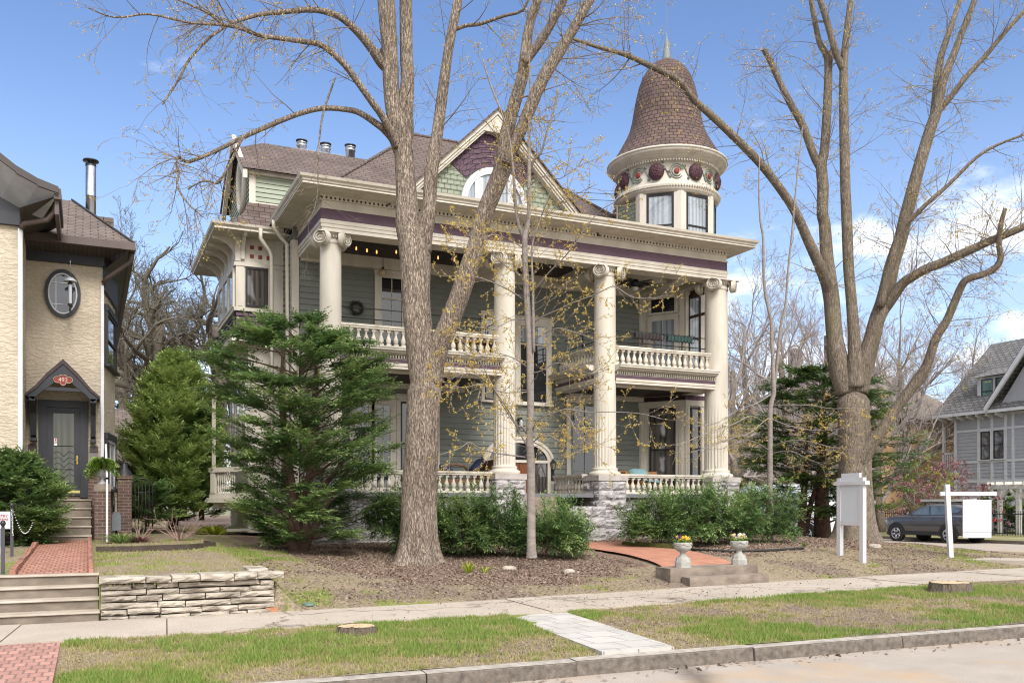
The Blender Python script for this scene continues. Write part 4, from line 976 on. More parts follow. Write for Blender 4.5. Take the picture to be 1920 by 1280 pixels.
# brick chimney just left of the tower
ch = MB(); ch.box(15.62, 15.95, 25.6, 26.2, 9.5, 11.3); ch.build('chimney', mat('old_red_brick', (.38, .14, .10), .85, (.25, .1, .075), 8), roof)
# ------------------------------------------------------------------ left bay, its bellcast roof and the dormer above
BX, BY0, BY1 = 3.61, 25.7, 29.2
lb = MB(); lb.box(BX, 5.2, BY0, BY1, 6.9, 8.86); lbay = lb.build('side_bay', M['cream'], house)
BF = plane((0, BY0, 0), (1, 0, 0), (0, -1, 0)); BS = plane((BX, 0, 0), (0, -1, 0), (-1, 0, 0))
pm = MB(); siding(pm, BF, 6.2, 6.88, .125, lambda z: BX - .0, lambda z: 4.87); siding(pm, BS, 6.2, 6.88, .125, lambda z: -BY1, lambda z: -BY0)
pm.build('plum_shingle_skirt', M['plumsh'], lbay)
tr = MB(); pbox(tr, BF, BX - .06, 4.87, 6.87, 6.96, 0, .06); pbox(tr, BS, -BY1, -BY0 + .06, 6.868, 6.958, 0, .058); pbox(tr, BF, BX, BX + .22, 6.96, 8.1, 0, .03); pbox(tr, BF, 4.45, 4.87, 6.96, 8.1, 0, .03)
pbox(tr, BF, BX - .03, 4.87, 8.08, 8.18, 0, .05); pbox(tr, BS, -BY1, -BY0 + .03, 8.078, 8.178, 0, .05)
pbox(tr, BF, BX + .05, BX + .17, 7.0, 8.05, .03, .045); pbox(tr, BF, BX - .02, BX + .12, 8.2, 8.86, 0, .05); pbox(tr, BF, 4.6, 4.87, 8.2, 8.86, 0, .04)
tr.build('bay_trim', M['cream'], lbay)
window(lbay, BF, 3.86, 4.45, 7.0, 8.06, casing=0, sw=.045, glass='glassc', name='side_bay_window')
for k in range(3): window(lbay, BS, -29.0 + 1.08 * k, -28.0 + 1.08 * k, 7.0, 8.06, casing=0, sash='cream', sw=.06, glass='glassw', name='side_bay_window')
for i in range(3):
    for j in range(2): rq = MB(); pbox(rq, BF, 3.98 + .22 * i, 4.08 + .22 * i, 8.32 + .24 * j, 8.42 + .24 * j, 0, .02); rq.build('red_tile', M['redterra'], lbay)
bs_ = MB(); bs_.box(BX - .12, 5.0, BY0 - .12, BY1, 6.05, 6.2); bs_.build('bay_base_mould', M['cream'], lbay)
lw = MB(); lw.box(BX + .35, 5.0, BY0 + .25, BY1, .9, 6.05); lw.build('lower_side_bay', M['cream'], house)
for k in range(3): window(house, plane((BX + .35, 0, 0), (0, -1, 0), (-1, 0, 0)), -29.0 + 1.05 * k, -28.1 + 1.05 * k, 3.0, 5.2, casing=0, sash='cream', glass='glassw', name='lower_bay_window')
ev = MB(); ex_, ey_ = BX - .68, BY0 - .7
ev.box(ex_ + .05, 5.0, ey_ + .05, 30.5, 8.86, 8.9)
vs = []; fs = []; prof2 = [(.2, 8.86), (.1, 8.88), (.05, 8.93), (.0, 8.96), (-.02, 9.02), (.08, 9.02)]
for (p, d) in (((ex_, 30.6), (1, 0)), ((ex_, ey_), (1, 1)), ((4.75, ey_), (0, 1))):
    for (o, z) in prof2: vs.append((p[0] + d[0] * o, p[1] + d[1] * o, z))
for i in range(2):
    for j in range(5): fs.append((i * 6 + j, (i + 1) * 6 + j, (i + 1) * 6 + j + 1, i * 6 + j + 1))
ev.add(vs, fs); ev.build('bay_cornice', M['cream'], lbay)
for k in range(5):
    y = BY0 + .12 + .78 * k; q = MB(); pts = [(BX, y, 8.86), (BX, y, 8.28)] + [(BX - .56 + .56 * math.cos(t), y, 8.28 + .5 * math.sin(t)) for t in np.linspace(0.05, math.pi / 2, 8)] + [(BX - .6, y, 8.86)]
    q.extr(pts, (0, .07, 0)); q.build('bracket', M['cream'], lbay)
    q = MB(); q.extr([(BX - .004, y + .08, 8.855), (BX - .004, y + .08, 8.5), (BX - .3, y + .08, 8.855)], (0, .06, 0)); q.build('bracket_inset', M['plum'], lbay)
q = MB(); pts = [(3.74, BY0, 8.86), (3.74, BY0, 8.26), (3.74, BY0 - .08, 8.26)] + [(3.74, BY0 - .5 + .42 * math.cos(t), 8.36 + .42 * math.sin(t)) for t in np.linspace(0, math.pi / 2, 8)] + [(3.74, BY0 - .56, 8.86)]
q.extr(pts, (.09, 0, 0)); q.build('bracket', M['cream'], lbay)
br = MB(); pr_ = [(ex_ + .04, ey_ + .04, 9.015), (3.3, 25.42, 9.12), (3.6, 25.68, 9.32), (3.85, 25.88, 9.6), (4.0, 25.98, 9.95)]
for (a, b) in zip(pr_[:-1], pr_[1:]):
    br.quad((a[0], a[1], a[2]), (6.2, a[1], a[2]), (6.2, b[1], b[2]), (b[0], b[1], b[2])); br.quad((a[0], 31 - (a[1] - 25), a[2]), (a[0], a[1], a[2]), (b[0], b[1], b[2]), (b[0], 31 - (b[1] - 25), b[2]))
br.build('bellcast_roof', M['roof'], lbay)
DY0, DY1, DX = 26.0, 29.9, 4.05
dmr = MB(); DF = plane((0, DY0, 0), (1, 0, 0), (0, -1, 0)); siding(dmr, DF, 9.85, 10.75, .13, lambda z: DX, lambda z: 8.5)
DSd = plane((DX, 0, 0), (0, -1, 0), (-1, 0, 0)); siding(dmr, DSd, 9.85, 10.75, .13, lambda z: -DY1, lambda z: -DY0)
siding(dmr, DSd, 10.75, 12.0, .13, lambda z: -27.95 - (1.95 - (z - 10.75) * 1.2), lambda z: -27.95 + (1.95 - (z - 10.75) * 1.2))
dor = dmr.build('dormer', M['mint'], house)
dt = MB(); pbox(dt, DF, DX - .05, DX + .12, 9.9, 10.75, 0, .04); pbox(dt, DF, DX - .1, 8.5, 10.68, 10.8, 0, .12); pbox(dt, DF, DX, 8.5, 9.85, 9.95, 0, .03)
for sg in (-1, 1):
    a = [(DX - .25, 27.95, 12.45), (DX - .25, 27.95, 12.25), (DX - .25, 27.95 + sg * 2.2, 10.5), (DX - .25, 27.95 + sg * 2.2, 10.75)]; dt.extr(a, (.12, 0, 0))
dt.build('dormer_trim', M['cream'], dor)
dr_ = MB(); ez, rzd, yc = 10.76, 12.35, 27.95; x0 = DX - .3; cl = 11.75; yl = 1.0 * (12.35 - 11.75) / (12.35 - 10.76) * 2.25
e0, e1 = yc - 2.25, yc + 2.25
dr_.add([(x0, e0, ez), (10, e0, ez), (10, yc, rzd), (x0 + .95, yc, rzd), (x0, yc - yl, cl)], [(0, 1, 2, 3, 4)])
dr_.add([(x0, e1, ez), (10, e1, ez), (10, yc, rzd), (x0 + .95, yc, rzd), (x0, yc + yl, cl)], [(4, 3, 2, 1, 0)])
dr_.add([(x0, yc - yl, cl), (x0 + .95, yc, rzd), (x0, yc + yl, cl)], [(0, 1, 2)])
dr_.build('dormer_roof', M['roof'], dor)
ov = MB(); cyo, czo = 27.2, 10.75
ring = [(DX - .06, cyo + .55 * math.cos(t), czo + .72 * math.sin(t)) for t in np.linspace(0, 2 * math.pi, 33)]; ov.tube([Vector(p) for p in ring], .09, 6, cap=False); oo = ov.build('oval_window', M['cream'], dor)
g = MB(); g.add([(DX - .03, cyo, czo)] + [(DX - .03, cyo + .52 * math.cos(t), czo + .69 * math.sin(t)) for t in np.linspace(0, 2 * math.pi, 25)], [(0, k + 2, k + 1) for k in range(24)]); g.build('glass', M['glassb'], oo)
pbk = MB(); pbk.box(5.75, 7.25, 28.3, 29.1, 12.2, 12.5); pbk.build('chimney_chase', M['lightsoffit'], dor)
for (x, y, zb, zt) in ((5.98, 28.6, 12.4, 12.88), (6.72, 28.6, 12.4, 12.9), (7.5, 28.6, 12.0, 12.98)):
    f_ = MB(); f_.lathe([(.145, zb), (.145, zt - .22), (.17, zt - .21), (.17, zt - .18), (.15, zt - .17), (.15, zt - .13), (.17, zt - .12), (.17, zt - .09), (.15, zt - .08), (.15, zt - .04)], (x, y), 16)
    fo = f_.build('chimney_flue', M['steel'], dor); f_ = MB(); f_.lathe([(.18, zt - .04), (.18, zt - .02), (.02, zt + .03)], (x, y), 16); f_.build('flue_cap', M['darksteel'], fo)
# downspouts at the left corner
for (pts) in ([(4.36, 24.3, 9.0), (4.36, 24.32, 8.85), (4.55, 24.42, 8.62), (4.72, 24.42, 8.45), (4.74, 24.42, 1.2)], [(4.15, 25.02, 8.95), (4.15, 25.05, 8.7), (4.4, 25.2, 8.45), (4.46, 25.2, 8.3), (4.48, 25.2, 1.0)]):
    d_ = MB(); d_.tube([Vector(p) for p in pts], .052, 8); d_.build('downspout', M['cream'], house)
# small splayed side porch low on the left
sp = MB(); A, B = Vector((3.1, 26.6, 0)), Vector((4.35, 24.95, 0)); U = (B - A); ln = U.length; U.normalize(); pfs = plane(A, U, (-abs(U.y), -abs(U.x), 0))
pbox(sp, pfs, -.1, ln, 1.72, 1.85, -.1, .1); pbox(sp, pfs, -.05, ln, 1.85, 1.98, -.1, .04); pbox(sp, pfs, -.05, ln, 2.55, 2.68, -.06, .08); pbox(sp, pfs, 0, .16, 1.98, 2.55, -.04, .06); pbox(sp, pfs, ln - .6, ln, 1.98, 2.55, -.04, .05)
for q in (0, .35, .7): pbox(sp, pfs, .03 + q * .1, .07 + q * .1, 2.68, 4.9, 0, .03)
sp.extr([(3.1, 26.6, 1.7), (4.35, 24.95, 1.7), (5, 25, 1.7), (5, 27.5, 1.7), (3.3, 27.5, 1.7)], (0, 0, .1))
spo = sp.build('side_porch', M['cream'], house)
sb = MB()
for q in range(9): 
    p = A + U * (.24 + .075 * q); sb.lathe([(.02, 1.98), (.03, 2.1), (.015, 2.25), (.03, 2.42), (.02, 2.55)], (p.x, p.y), 6)
sb.build('side_porch_spindles', M['cream_worn'], spo)
for q in (.05, .55):
    p = A + U * q; k = MB(); pts = [Vector((p.x + 1.3 - 1.25 * math.cos(t), p.y + .4 * math.sin(t) + .2, .75 + .95 * math.sin(t))) for t in np.linspace(0.1, 1.0, 2)]
    poly = [(p.x, p.y, 1.7), (p.x, p.y, 1.58)] + [(p.x + .05 + 1.2 * math.sin(t), p.y + .3 * math.sin(t), 1.55 - .85 * (1 - math.cos(t))) for t in np.linspace(.1, math.pi / 2, 8)] + [(p.x + 1.5, p.y + .4, .7), (p.x + 1.5, p.y + .4, 1.7)]
    k.extr(poly, (.06, .1, 0)); k.build('porch_bracket', M['cream'], spo)
# ------------------------------------------------------------------ stucco house at the left
nb = thing('stucco_house', (-1, 22, .8), 'cream stucco house at the left with dark canopy door, oval window and brown eaves', 'house')
NF = plane((0, 22, 0), (1, 0, 0), (0, -1, 0))
m = MB(); m.quad((-1.18, 22, 2.3), (.29, 22, 2.3), (.29, 22, 7.1), (-1.18, 22, 7.1)); m.quad((.29, 22, .7), (.585, 24, .7), (.585, 24, 6.9), (.29, 22, 6.9)); m.quad((.585, 24, .7), (.585, 34, .7), (.585, 34, 6.9), (.585, 24, 6.9))
m.box(-9, -1.18, 20, 32, .7, 7.16); m.quad((-9, 32, .7), (.585, 32, .7), (.585, 32, 7.0), (-9, 32, 7.0))
m.add([(-9, 20.01, 7.16), (-1.45, 20.01, 7.16), (-2.1, 20.01, 7.75), (-9, 20.01, 11)], [(0, 1, 2, 3)])
m.build('wall', M['stucco'], nb)
m = MB(); m.box(-1.179, .285, 21.985, 22.1, .7, 2.3); m.box(-9, -1.165, 19.985, 20.2, .7, 2.05); m.build('brick_base', M['brick'], nb)
m = MB(); m.box(-1.215, -1.135, 19.93, 20.03, .8, 6.9); m.box(.25, .315, 21.93, 22.02, .8, 6.4); m.tube([Vector((-1.16, 19.92, 2.35)), Vector((-1.10, 19.88, 2.32)), Vector((-1.07, 19.86, 2.2)), Vector((-1.07, 19.86, 1.2))], .045, 8)
m.build('downspout', M['white'], nb)
# eaves: frieze, sloping board soffits, gutters
m = MB(); m.box(-1.179, .32, 21.9, 22.01, 6.80, 7.12); m.build('eave_frieze', M['slatetrim'], nb)
m = MB(); m.quad((-1.18, 21.35, 7.1), (.84, 21.35, 7.1), (.35, 21.95, 6.98), (-1.18, 21.95, 6.98)); m.quad((.84, 21.35, 7.1), (.84, 34, 7.1), (.5, 34, 6.7), (.32, 21.95, 6.75))
m.quad((-.55, 19.35, 7.42), (-.55, 21.4, 7.42), (-1.16, 21.9, 7.12), (-1.16, 19.35, 7.12)); m.build('soffit', M['soffit'], nb)
m = MB(); m.box(-1.2, .92, 21.26, 21.36, 7.06, 7.22); m.box(.82, .92, 21.361, 34, 7.06, 7.2); m.box(-.58, -.46, 19.3, 21.3, 7.36, 7.56); m.box(-.57, -.5, 19.4, 21.36, 7.1, 7.4)
m.tube([Vector((.86, 21.55, 7.06)), Vector((.84, 21.6, 6.9)), Vector((.4, 21.8, 6.55)), Vector((.3, 21.92, 6.45))], .05, 8); m.tube([Vector((-.55, 19.6, 7.4)), Vector((-.58, 19.62, 7.2)), Vector((-.7, 19.66, 7.05)), Vector((-1.1, 19.86, 6.98)), Vector((-1.16, 19.92, 6.9))], .05, 8)
m.build('gutter', mat('brown_gutter', (.105, .075, .07), .5), nb)
# roofs
m = MB(); hp = (-.75, 23.2, 8.55)
m.quad((-1.18, 21.3, 7.2), (.9, 21.3, 7.2), (-.35, 24.3, 8.85), (-1.18, 24.3, 8.85)); m.quad((-.5, 19.3, 7.55), (-.5, 21.4, 7.5), (-1.3, 21.4, 7.8), (-1.3, 19.3, 7.9)); m.quad((.9, 21.3, 7.2), (.9, 34, 7.2), (-.35, 34, 8.85), (-.35, 24.3, 8.85))
m.box(-.35, .58, 25, 26.2, 7.6, 8.76)
rk_ = [(-.5, 7.55), (-.85, 7.66), (-1.2, 7.84), (-1.6, 8.14), (-2.1, 8.62), (-3, 9.6), (-5, 11.8)]
for (a, b) in zip(rk_[:-1], rk_[1:]): m.quad((a[0], 19.25, a[1]), (a[0], 21.3 if a[0] > -1.1 else 26, a[1]), (b[0], 26 if b[0] < -1.1 else 21.3, b[1]), (b[0], 19.25, b[1]))
m.build('roof', M['roofn'], nb)
m = MB(); m.tube([Vector((.9, 21.3, 7.23)), Vector((-.35, 24.3, 8.88))], .025, 5)
for (a, b) in zip(rk_[:-1], rk_[1:]):
    m.extr([(a[0], 19.22, a[1] + .02), (b[0], 19.22, b[1] + .02), (b[0], 19.22, b[1] - .12), (a[0], 19.22, a[1] - .10)], (0, .06, 0))
m.build('rake_board', M['browntrim'], nb)
m = MB()
for (a, b) in zip(rk_[:-1], rk_[1:]):
    m.quad((a[0], 19.28, a[1] - .1), (b[0], 19.28, b[1] - .1), (b[0] - .3, 20, b[1] - .4), (a[0] - .3, 20, a[1] - .4))
m.build('rake_soffit', M['lightsoffit'], nb)
m = MB(); m.box(-9, -1.18, 19.9, 20.02, 6.95, 7.2); m.extr([(-1.1, 19.97, 7.4), (-1.18, 19.97, 6.96), (-1.55, 19.97, 6.96), (-3.2, 19.97, 8.8), (-2.4, 19.97, 8.8)], (0, .04, 0)); m.build('gable_frieze', M['slatetrim'], nb)
m = MB(); m.lathe([(.115, 7.9), (.115, 8.9), (.122, 8.91), (.122, 8.93), (.115, 8.94), (.115, 9.62)], (.06, 24), 20); fl2 = m.build('flue_pipe', M['steel'], nb)
m = MB(); m.lathe([(.12, 9.62), (.12, 9.67), (.07, 9.68), (.07, 9.73), (.18, 9.74), (.17, 9.77), (.02, 9.81)], (.06, 24), 20); m.build('flue_cap', M['darksteel'], fl2)
# oval window
def ell(mb, pf, c, z, a0, b0, a1, b1, o0, o1, n=36):
    for k in range(n):
        t0, t1 = 2 * math.pi * k / n, 2 * math.pi * (k + 1) / n
        q = [pf(c + a * math.cos(t), z + b * math.sin(t), o1) for (a, b, t) in ((a0, b0, t0), (a1, b1, t0), (a1, b1, t1), (a0, b0, t1))]
        p = [pf(c + a * math.cos(t), z + b * math.sin(t), o0) for (a, b, t) in ((a0, b0, t0), (a1, b1, t0), (a1, b1, t1), (a0, b0, t1))]
        mb.quad(*q); mb.quad(q[1], p[1], p[2], q[2]); mb.quad(q[0], q[3], p[3], p[0])
m = MB(); ell(m, NF, -.49, 6.15, .285, .44, .35, .515, 0, .07); ow = m.build('oval_window', M['slatetrim'], nb)
m = MB(); ell(m, NF, -.49, 6.15, .255, .41, .286, .441, 0, .05)
for u in (-.62, -.36): pbox(m, NF, u - .008, u + .008, 5.8, 6.5, .02, .035)
for z in (6.38, 5.92): pbox(m, NF, -.74, -.24, z - .008, z + .008, .02, .034)
m.build('sash', M['white'], ow)
m = MB(); m.add([NF(-.49, 6.15, .015)] + [NF(-.49 + .26 * math.cos(t), 6.15 + .415 * math.sin(t), .015) for t in np.linspace(0, 2 * math.pi, 33)], [(0, k + 1, k + 2) for k in range(32)])
M['glassblue'] = glassmat('sky_reflecting_glass', (.03, .045, .07), .02, 1.9); m.build('glass', M['glassblue'], ow)
# bird feeder hanging before the oval window
bf = thing('bird_feeder', (-.34, 21.55, 6.0), 'clear tube bird feeder with dome baffle hanging before the oval window', 'bird feeder')
m = MB(); m.tube([Vector((-.34, 21.55, 6.95)), Vector((-.34, 21.55, 6.42))], .004, 4); m.build('hanger', M['silver'], bf)
m = MB(); m.lathe([(.002, 6.43), (.06, 6.41), (.12, 6.36), (.13, 6.33)], (-.34, 21.55), 18); m.build('baffle', mat('clear_plastic', (.42, .44, .46), .15), bf)
m = MB(); m.lathe([(.035, 5.86), (.035, 6.3)], (-.34, 21.55), 12); m.build('tube', mat('frosted_tube', (.5, .52, .55), .25), bf)
m = MB(); m.lathe([(.045, 6.27), (.045, 6.3), (.02, 6.33)], (-.34, 21.55), 12); m.lathe([(.05, 5.83), (.045, 5.87)], (-.34, 21.55), 12); m.lathe([(.012, 5.68), (.02, 5.72), (.02, 5.83)], (-.34, 21.55), 8); m.build('feeder_cap', M['plastic'], bf)
# side bay windows
ND = Vector((.585 - .29, 2.0, 0)); NS = plane((.29, 22, 0), ND, (ND.y, -ND.x, 0))
window(nb, NS, .35, 1.75, 4.75, 5.92, trim='slatetrim', casing=.12, sash='slatetrim', rail=5.3, glass='glassc', sw=.06, head=.02)
window(nb, NS, .35, 1.6, 2.0, 3.1, trim='slatetrim', casing=.12, sash='white', rail=None, cols=2, glass='glassc', sw=.06, head=.02)
m = MB(); pbox(m, NS, .0, 2.03, 6.3, 6.9, 0, .06); m.build('bay_frieze', M['slatetrim'], nb)
# door and canopy
m = MB(); pbox(m, NF, -.95, -.79, 1.8, 3.78, 0, .08); pbox(m, NF, -.15, .0, 1.8, 3.78, 0, .08); pbox(m, NF, -.95, .0, 3.72, 3.87, 0, .085); df = m.build('door_frame', M['slatetrim'], nb)
m = MB(); pbox(m, NF, -.785, -.67, 1.84, 3.715, 0, .05); pbox(m, NF, -.27, -.155, 1.84, 3.715, 0, .05); pbox(m, NF, -.67, -.27, 3.6, 3.715, 0, .05); pbox(m, NF, -.67, -.27, 1.84, 2.12, 0, .05); dd = m.build('storm_door', M['slatetrim'], nb)
m = MB(); pbox(m, NF, -.67, -.27, 2.12, 3.6, 0, .022); m.build('door_glass', glassmat('painted_leafy_glass', (.028, .03, .02), .06, 1.7, (.06, .06, .036)), dd)  # olive stripes put a leafy reflection into the glass colour
m = MB(); pbox(m, NF, -.785, -.155, 1.90, 1.955, .05, .056); m.build('kick_plate', M['yellow'], dd)
m = MB(); pbox(m, NF, -.225, -.2, 2.52, 2.7, .05, .06); m.tube([Vector(NF(-.213, 2.6, .05)), Vector(NF(-.213, 2.6, .1)), Vector(NF(-.26, 2.6, .1))], .01, 6); m.build('handle', M['brass'], dd)
m = MB()
for (a, b) in ((-.64, -.58), (-.36, -.3)):
    for z in (2.4, 2.9): pbox(m, NF, -.66, -.28, z - .006, z + .006, .022, .03)
for sg in (-1, 1):
    for k in range(5): 
        pts = [Vector(NF(-.47 + sg * .19 * t, 2.2 + .12 * k + .1 * math.sin(t * 2.5), .03)) for t in np.linspace(0, 1, 8)]; m.tube(pts, .006, 4)
m.build('door_grille', M['black'], dd)
m = MB(); pbox(m, NF, -.655, -.60, 2.98, 3.06, .022, .027); pbox(m, NF, -.655, -.60, 2.9, 2.96, .022, .027); m.build('door_sticker', M['wtext'], dd)
m = MB(); pbox(m, NF, -.64, -.61, 3.0, 3.05, .027, .029); m.build('sticker_mark', M['rtext'], dd)
# gabled canopy on brackets
cyF = 21.28; cpx = -.47
can = MB()
for sg in (-1, 1):
    pts = [(cpx, 4.66), (cpx + sg * .3, 4.36), (cpx + sg * .52, 4.08), (cpx + sg * .7, 3.92), (cpx + sg * .7, 3.86), (cpx + sg * .5, 4.02), (cpx + sg * .28, 4.28), (cpx, 4.56)]
    can.extr([(x, cyF, z) for x, z in pts], (0, .72, 0))
M['canopyroof'] = mat('dark_canopy_shingles', (.065, .048, .05), .85, (.045, .034, .036), 14, bs=.5, bscale=40)
cano = can.build('door_canopy', M['canopyroof'], nb)
m = MB()
for sg in (-1, 1):
    m.extr([(cpx, cyF + .02, 4.55), (cpx + sg * .28, cyF + .02, 4.27), (cpx + sg * .5, cyF + .02, 4.01), (cpx + sg * .67, cyF + .02, 3.87), (cpx + sg * .55, cyF + .02, 3.80), (cpx + sg * .42, cyF + .02, 3.95), (cpx + sg * .24, cyF + .02, 4.10), (cpx, cyF + .02, 4.32)], (0, .07, 0))
m.box(cpx - .33, cpx + .33, cyF + .03, cyF + .1, 4.0, 4.07); m.box(cpx - .03, cpx + .03, cyF + .025, cyF + .1, 4.07, 4.36)
for sg in (-1, 1):
    x = cpx + sg * .57; m.box(x - .055, x + .055, cyF + .02, 21.99, 3.78, 3.86); m.extr([(x - .05, 21.99, 3.0), (x - .05, 21.99, 3.78), (x - .05, cyF + .05, 3.78), (x - .05, cyF + .35, 3.55), (x - .05, 21.75, 3.1)], (.1, 0, 0)); m.box(x - .06, x + .06, 21.7, 21.98, 2.98, 3.05)
m.build('canopy_frame', M['slatetrim'], cano)
m = MB(); n = 20
pl_ = [(cpx - .175, 4.2), (cpx - .175, 4.26), (cpx - .13, 4.29), (cpx - .08, 4.29), (cpx - .05, 4.33), (cpx, 4.315), (cpx + .05, 4.33), (cpx + .08, 4.29), (cpx + .13, 4.29), (cpx + .175, 4.26), (cpx + .175, 4.2), (cpx + .13, 4.165), (cpx + .06, 4.165), (cpx + .03, 4.12), (cpx, 4.11), (cpx - .03, 4.12), (cpx - .06, 4.165), (cpx - .13, 4.165)]
m.extr([(x, cyF + .0, z) for x, z in pl_], (0, .02, 0)); pq = m.build('house_number_plaque', M['redterra'], cano)
m = MB(); m.tube([Vector((x, cyF - .003, z)) for x, z in pl_ + pl_[:1]], .007, 4); m.build('plaque_rim', mat('gilt_rim', (.5, .38, .28), .4), pq)
def text(s, size, loc, rot, m_, name, parent, ext=.002):
    cu = bpy.data.curves.new(name, 'FONT'); cu.body = s; cu.size = size; cu.align_x = 'CENTER'; cu.align_y = 'CENTER'; cu.extrude = ext
    o = bpy.data.objects.new(name, cu); COL.objects.link(o); dg = bpy.context.evaluated_depsgraph_get(); me = bpy.data.meshes.new_from_object(o.evaluated_get(dg)); bpy.data.objects.remove(o)
    ob = bpy.data.objects.new(name, me); COL.objects.link(ob); me.materials.clear(); me.materials.append(m_); ob.parent = parent
    ob.location = Vector(loc) - wloc(parent); ob.rotation_euler = rot; return ob
text('492', .12, (cpx, cyF - .006, 4.225), (rad(90), 0, 0), mat('gilt_numerals', (.62, .5, .4), .4), 'house_numerals', pq)
# wall boxes beside the door
def mailbox(x, label, m_):
    o = thing('mailbox', (x, 21.9, 2.7), label, 'mailbox', 'wall boxes flanking the dark door')
    q = MB(); q.extr([(x - .08, 21.86, 2.58), (x - .08, 21.86, 2.88), (x - .06, 21.86, 2.93), (x + .06, 21.86, 2.93), (x + .08, 21.86, 2.88), (x + .08, 21.86, 2.58)], (0, .12, 0)); q.build('box', m_, o)
    q = MB(); q.extr([(x - .085, 21.84, 2.78), (x - .085, 21.84, 2.9), (x + .085, 21.84, 2.9), (x + .085, 21.84, 2.78)], (0, .018, 0)); q.build('flap', M['browntrim'], o)
    q = MB(); q.tube([Vector((x - .06, 21.85, 2.58)), Vector((x - .06, 21.82, 2.47)), Vector((x - .06, 21.86, 2.45))], .008, 5); q.tube([Vector((x + .06, 21.85, 2.58)), Vector((x + .06, 21.82, 2.47)), Vector((x + .06, 21.86, 2.45))], .008, 5); q.build('paper_hook', M['browntrim'], o)
mailbox(-1.06, 'brown metal mailbox on the stucco left of the dark door', mat('rust_brown_metal', (.12, .07, .055), .6)); mailbox(.115, 'grey fronted mailbox on the stucco right of the dark door', mat('grey_brown_metal', (.16, .14, .14), .6))
m = MB(); m.box(-.07, -.03, 21.93, 21.99, 2.75, 2.87); m.build('doorbell', M['plastic'], nb)
# entry steps, brick pier, urn with fern
ENTRY_STEPS = True
bpz = thing('brick_pier', (.27, 20.85, .85), 'low brown brick pier with stone cap beside the entry steps', 'pier')
m = MB(); m.box(.12, .42, 20.7, 21.05, .7, 1.92); m.build('brickwork', M['brick'], bpz); m = MB(); m.box(.11, .43, 20.69, 21.06, 1.92, 2.07); m.build('pier_cap', M['stepcon'], bpz)
def urn_profile(s): return [(.13 * s, 0), (.13 * s, .03 * s), (.06 * s, .07 * s), (.045 * s, .12 * s), (.1 * s, .17 * s), (.15 * s, .22 * s), (.155 * s, .28 * s), (.13 * s, .34 * s), (.17 * s, .44 * s), (.2 * s, .45 * s), (.18 * s, .46 * s), (.12 * s, .42 * s)]
u1 = thing('garden_urn', (.27, 20.87, 2.07), 'grey fluted metal urn holding a large fern on the brick pier', 'urn')
m = MB(); m.lathe([(r, z + 2.07) for r, z in urn_profile(.82)], (.27, 20.87), 28, flute=14, fd=.008); m.build('bowl', M['metalurn'], u1)
# white hand rail, utility box, second pier, garden gate, garage behind
hr = thing('hand_rail', (.36, 20.5, .85), 'white pipe hand rail post standing beside the brick pier', 'rail'); m = MB(); m.box(.33, .37, 20.46, 20.5, .8, 2.2); m.build('post', M['white'], hr); m = MB(); m.obox((.33, 20.46, 2.16), (.04, 0, 0), (0, 1.4, .75), (0, 0, .05)); m.build('top_rail', M['white'], hr)
gm_ = thing('utility_meter', (.55, 21.6, .9), 'grey gas meter box low behind the brick pier', 'meter'); m = MB(); m.box(.46, .64, 21.5, 21.75, 1.1, 1.42); m.extr([(.46, 21.52, 1.42), (.5, 21.52, 1.5), (.6, 21.52, 1.5), (.64, 21.52, 1.42)], (0, .2, 0)); m.build('case', mat('grey_enamel', (.16, .18, .2), .5), gm_); m = MB(); m.tube([Vector((.5, 21.65, 1.5)), Vector((.5, 21.65, 1.75)), Vector((.5, 21.9, 1.8))], .02, 6); m.tube([Vector((.55, 21.65, 1.1)), Vector((.55, 21.65, .8))], .02, 6); m.build('pipe', M['darksteel'], gm_)
bp2 = thing('brick_gatepost', (.75, 23.4, .9), 'brown brick gatepost with flared cap behind the meter', 'gatepost'); m = MB(); m.box(.62, .92, 23.2, 23.6, .7, 2.25); m.box(.6, .94, 23.18, 23.62, 2.25, 2.33); m.build('brickwork', M['brick'], bp2); m = MB(); m.lathe([(.19, 2.33), (.16, 2.4), (.08, 2.5), (.06, 2.62)], (.77, 23.4), 12); m.build('finial', M['slatetrim'], bp2)
gt = thing('garden_gate', (1.15, 24, .95), 'dark iron garden gate with an arched top beside the gatepost', 'gate')
m = MB(); x0, x1, y, zt = .95, 1.42, 24.0, 2.05
m.tube([Vector((x0, y, .95)), Vector((x0, y, zt))] + [Vector(((x0 + x1) / 2 - (x1 - x0) / 2 * math.cos(t), y, zt + .24 * math.sin(t))) for t in np.linspace(.1, math.pi - .1, 12)] + [Vector((x1, y, zt)), Vector((x1, y, .95))], .018, 6); m.build('gate_frame', M['black'], gt)
m = MB()
for k in range(1, 6): m.tube([Vector((x0 + (x1 - x0) * k / 6, y, 1.0)), Vector((x0 + (x1 - x0) * k / 6, y, zt + .15))], .01, 5)
for z in (1.08, 1.95): m.tube([Vector((x0, y, z)), Vector((x1, y, z))], .012, 5)
m.build('gate_bars', M['black'], gt)
ga = thing('garage', (1.5, 36, 1), 'small cream garage with grey brown shingle roof behind the garden gate', 'garage')
m = MB(); m.box(-1.5, 2.6, 36, 42, .8, 3.0); m.build('wall', mat('garage_cream', (.5, .44, .33), .7), ga); m = MB(); m.quad((-1.8, 35.6, 3.0), (2.8, 35.6, 3.0), (2.8, 39, 5.4), (-1.8, 39, 5.4)); m.quad((2.8, 42.4, 3.0), (-1.8, 42.4, 3.0), (-1.8, 39, 5.4), (2.8, 39, 5.4)); m.build('roof', M['roofn'], ga)
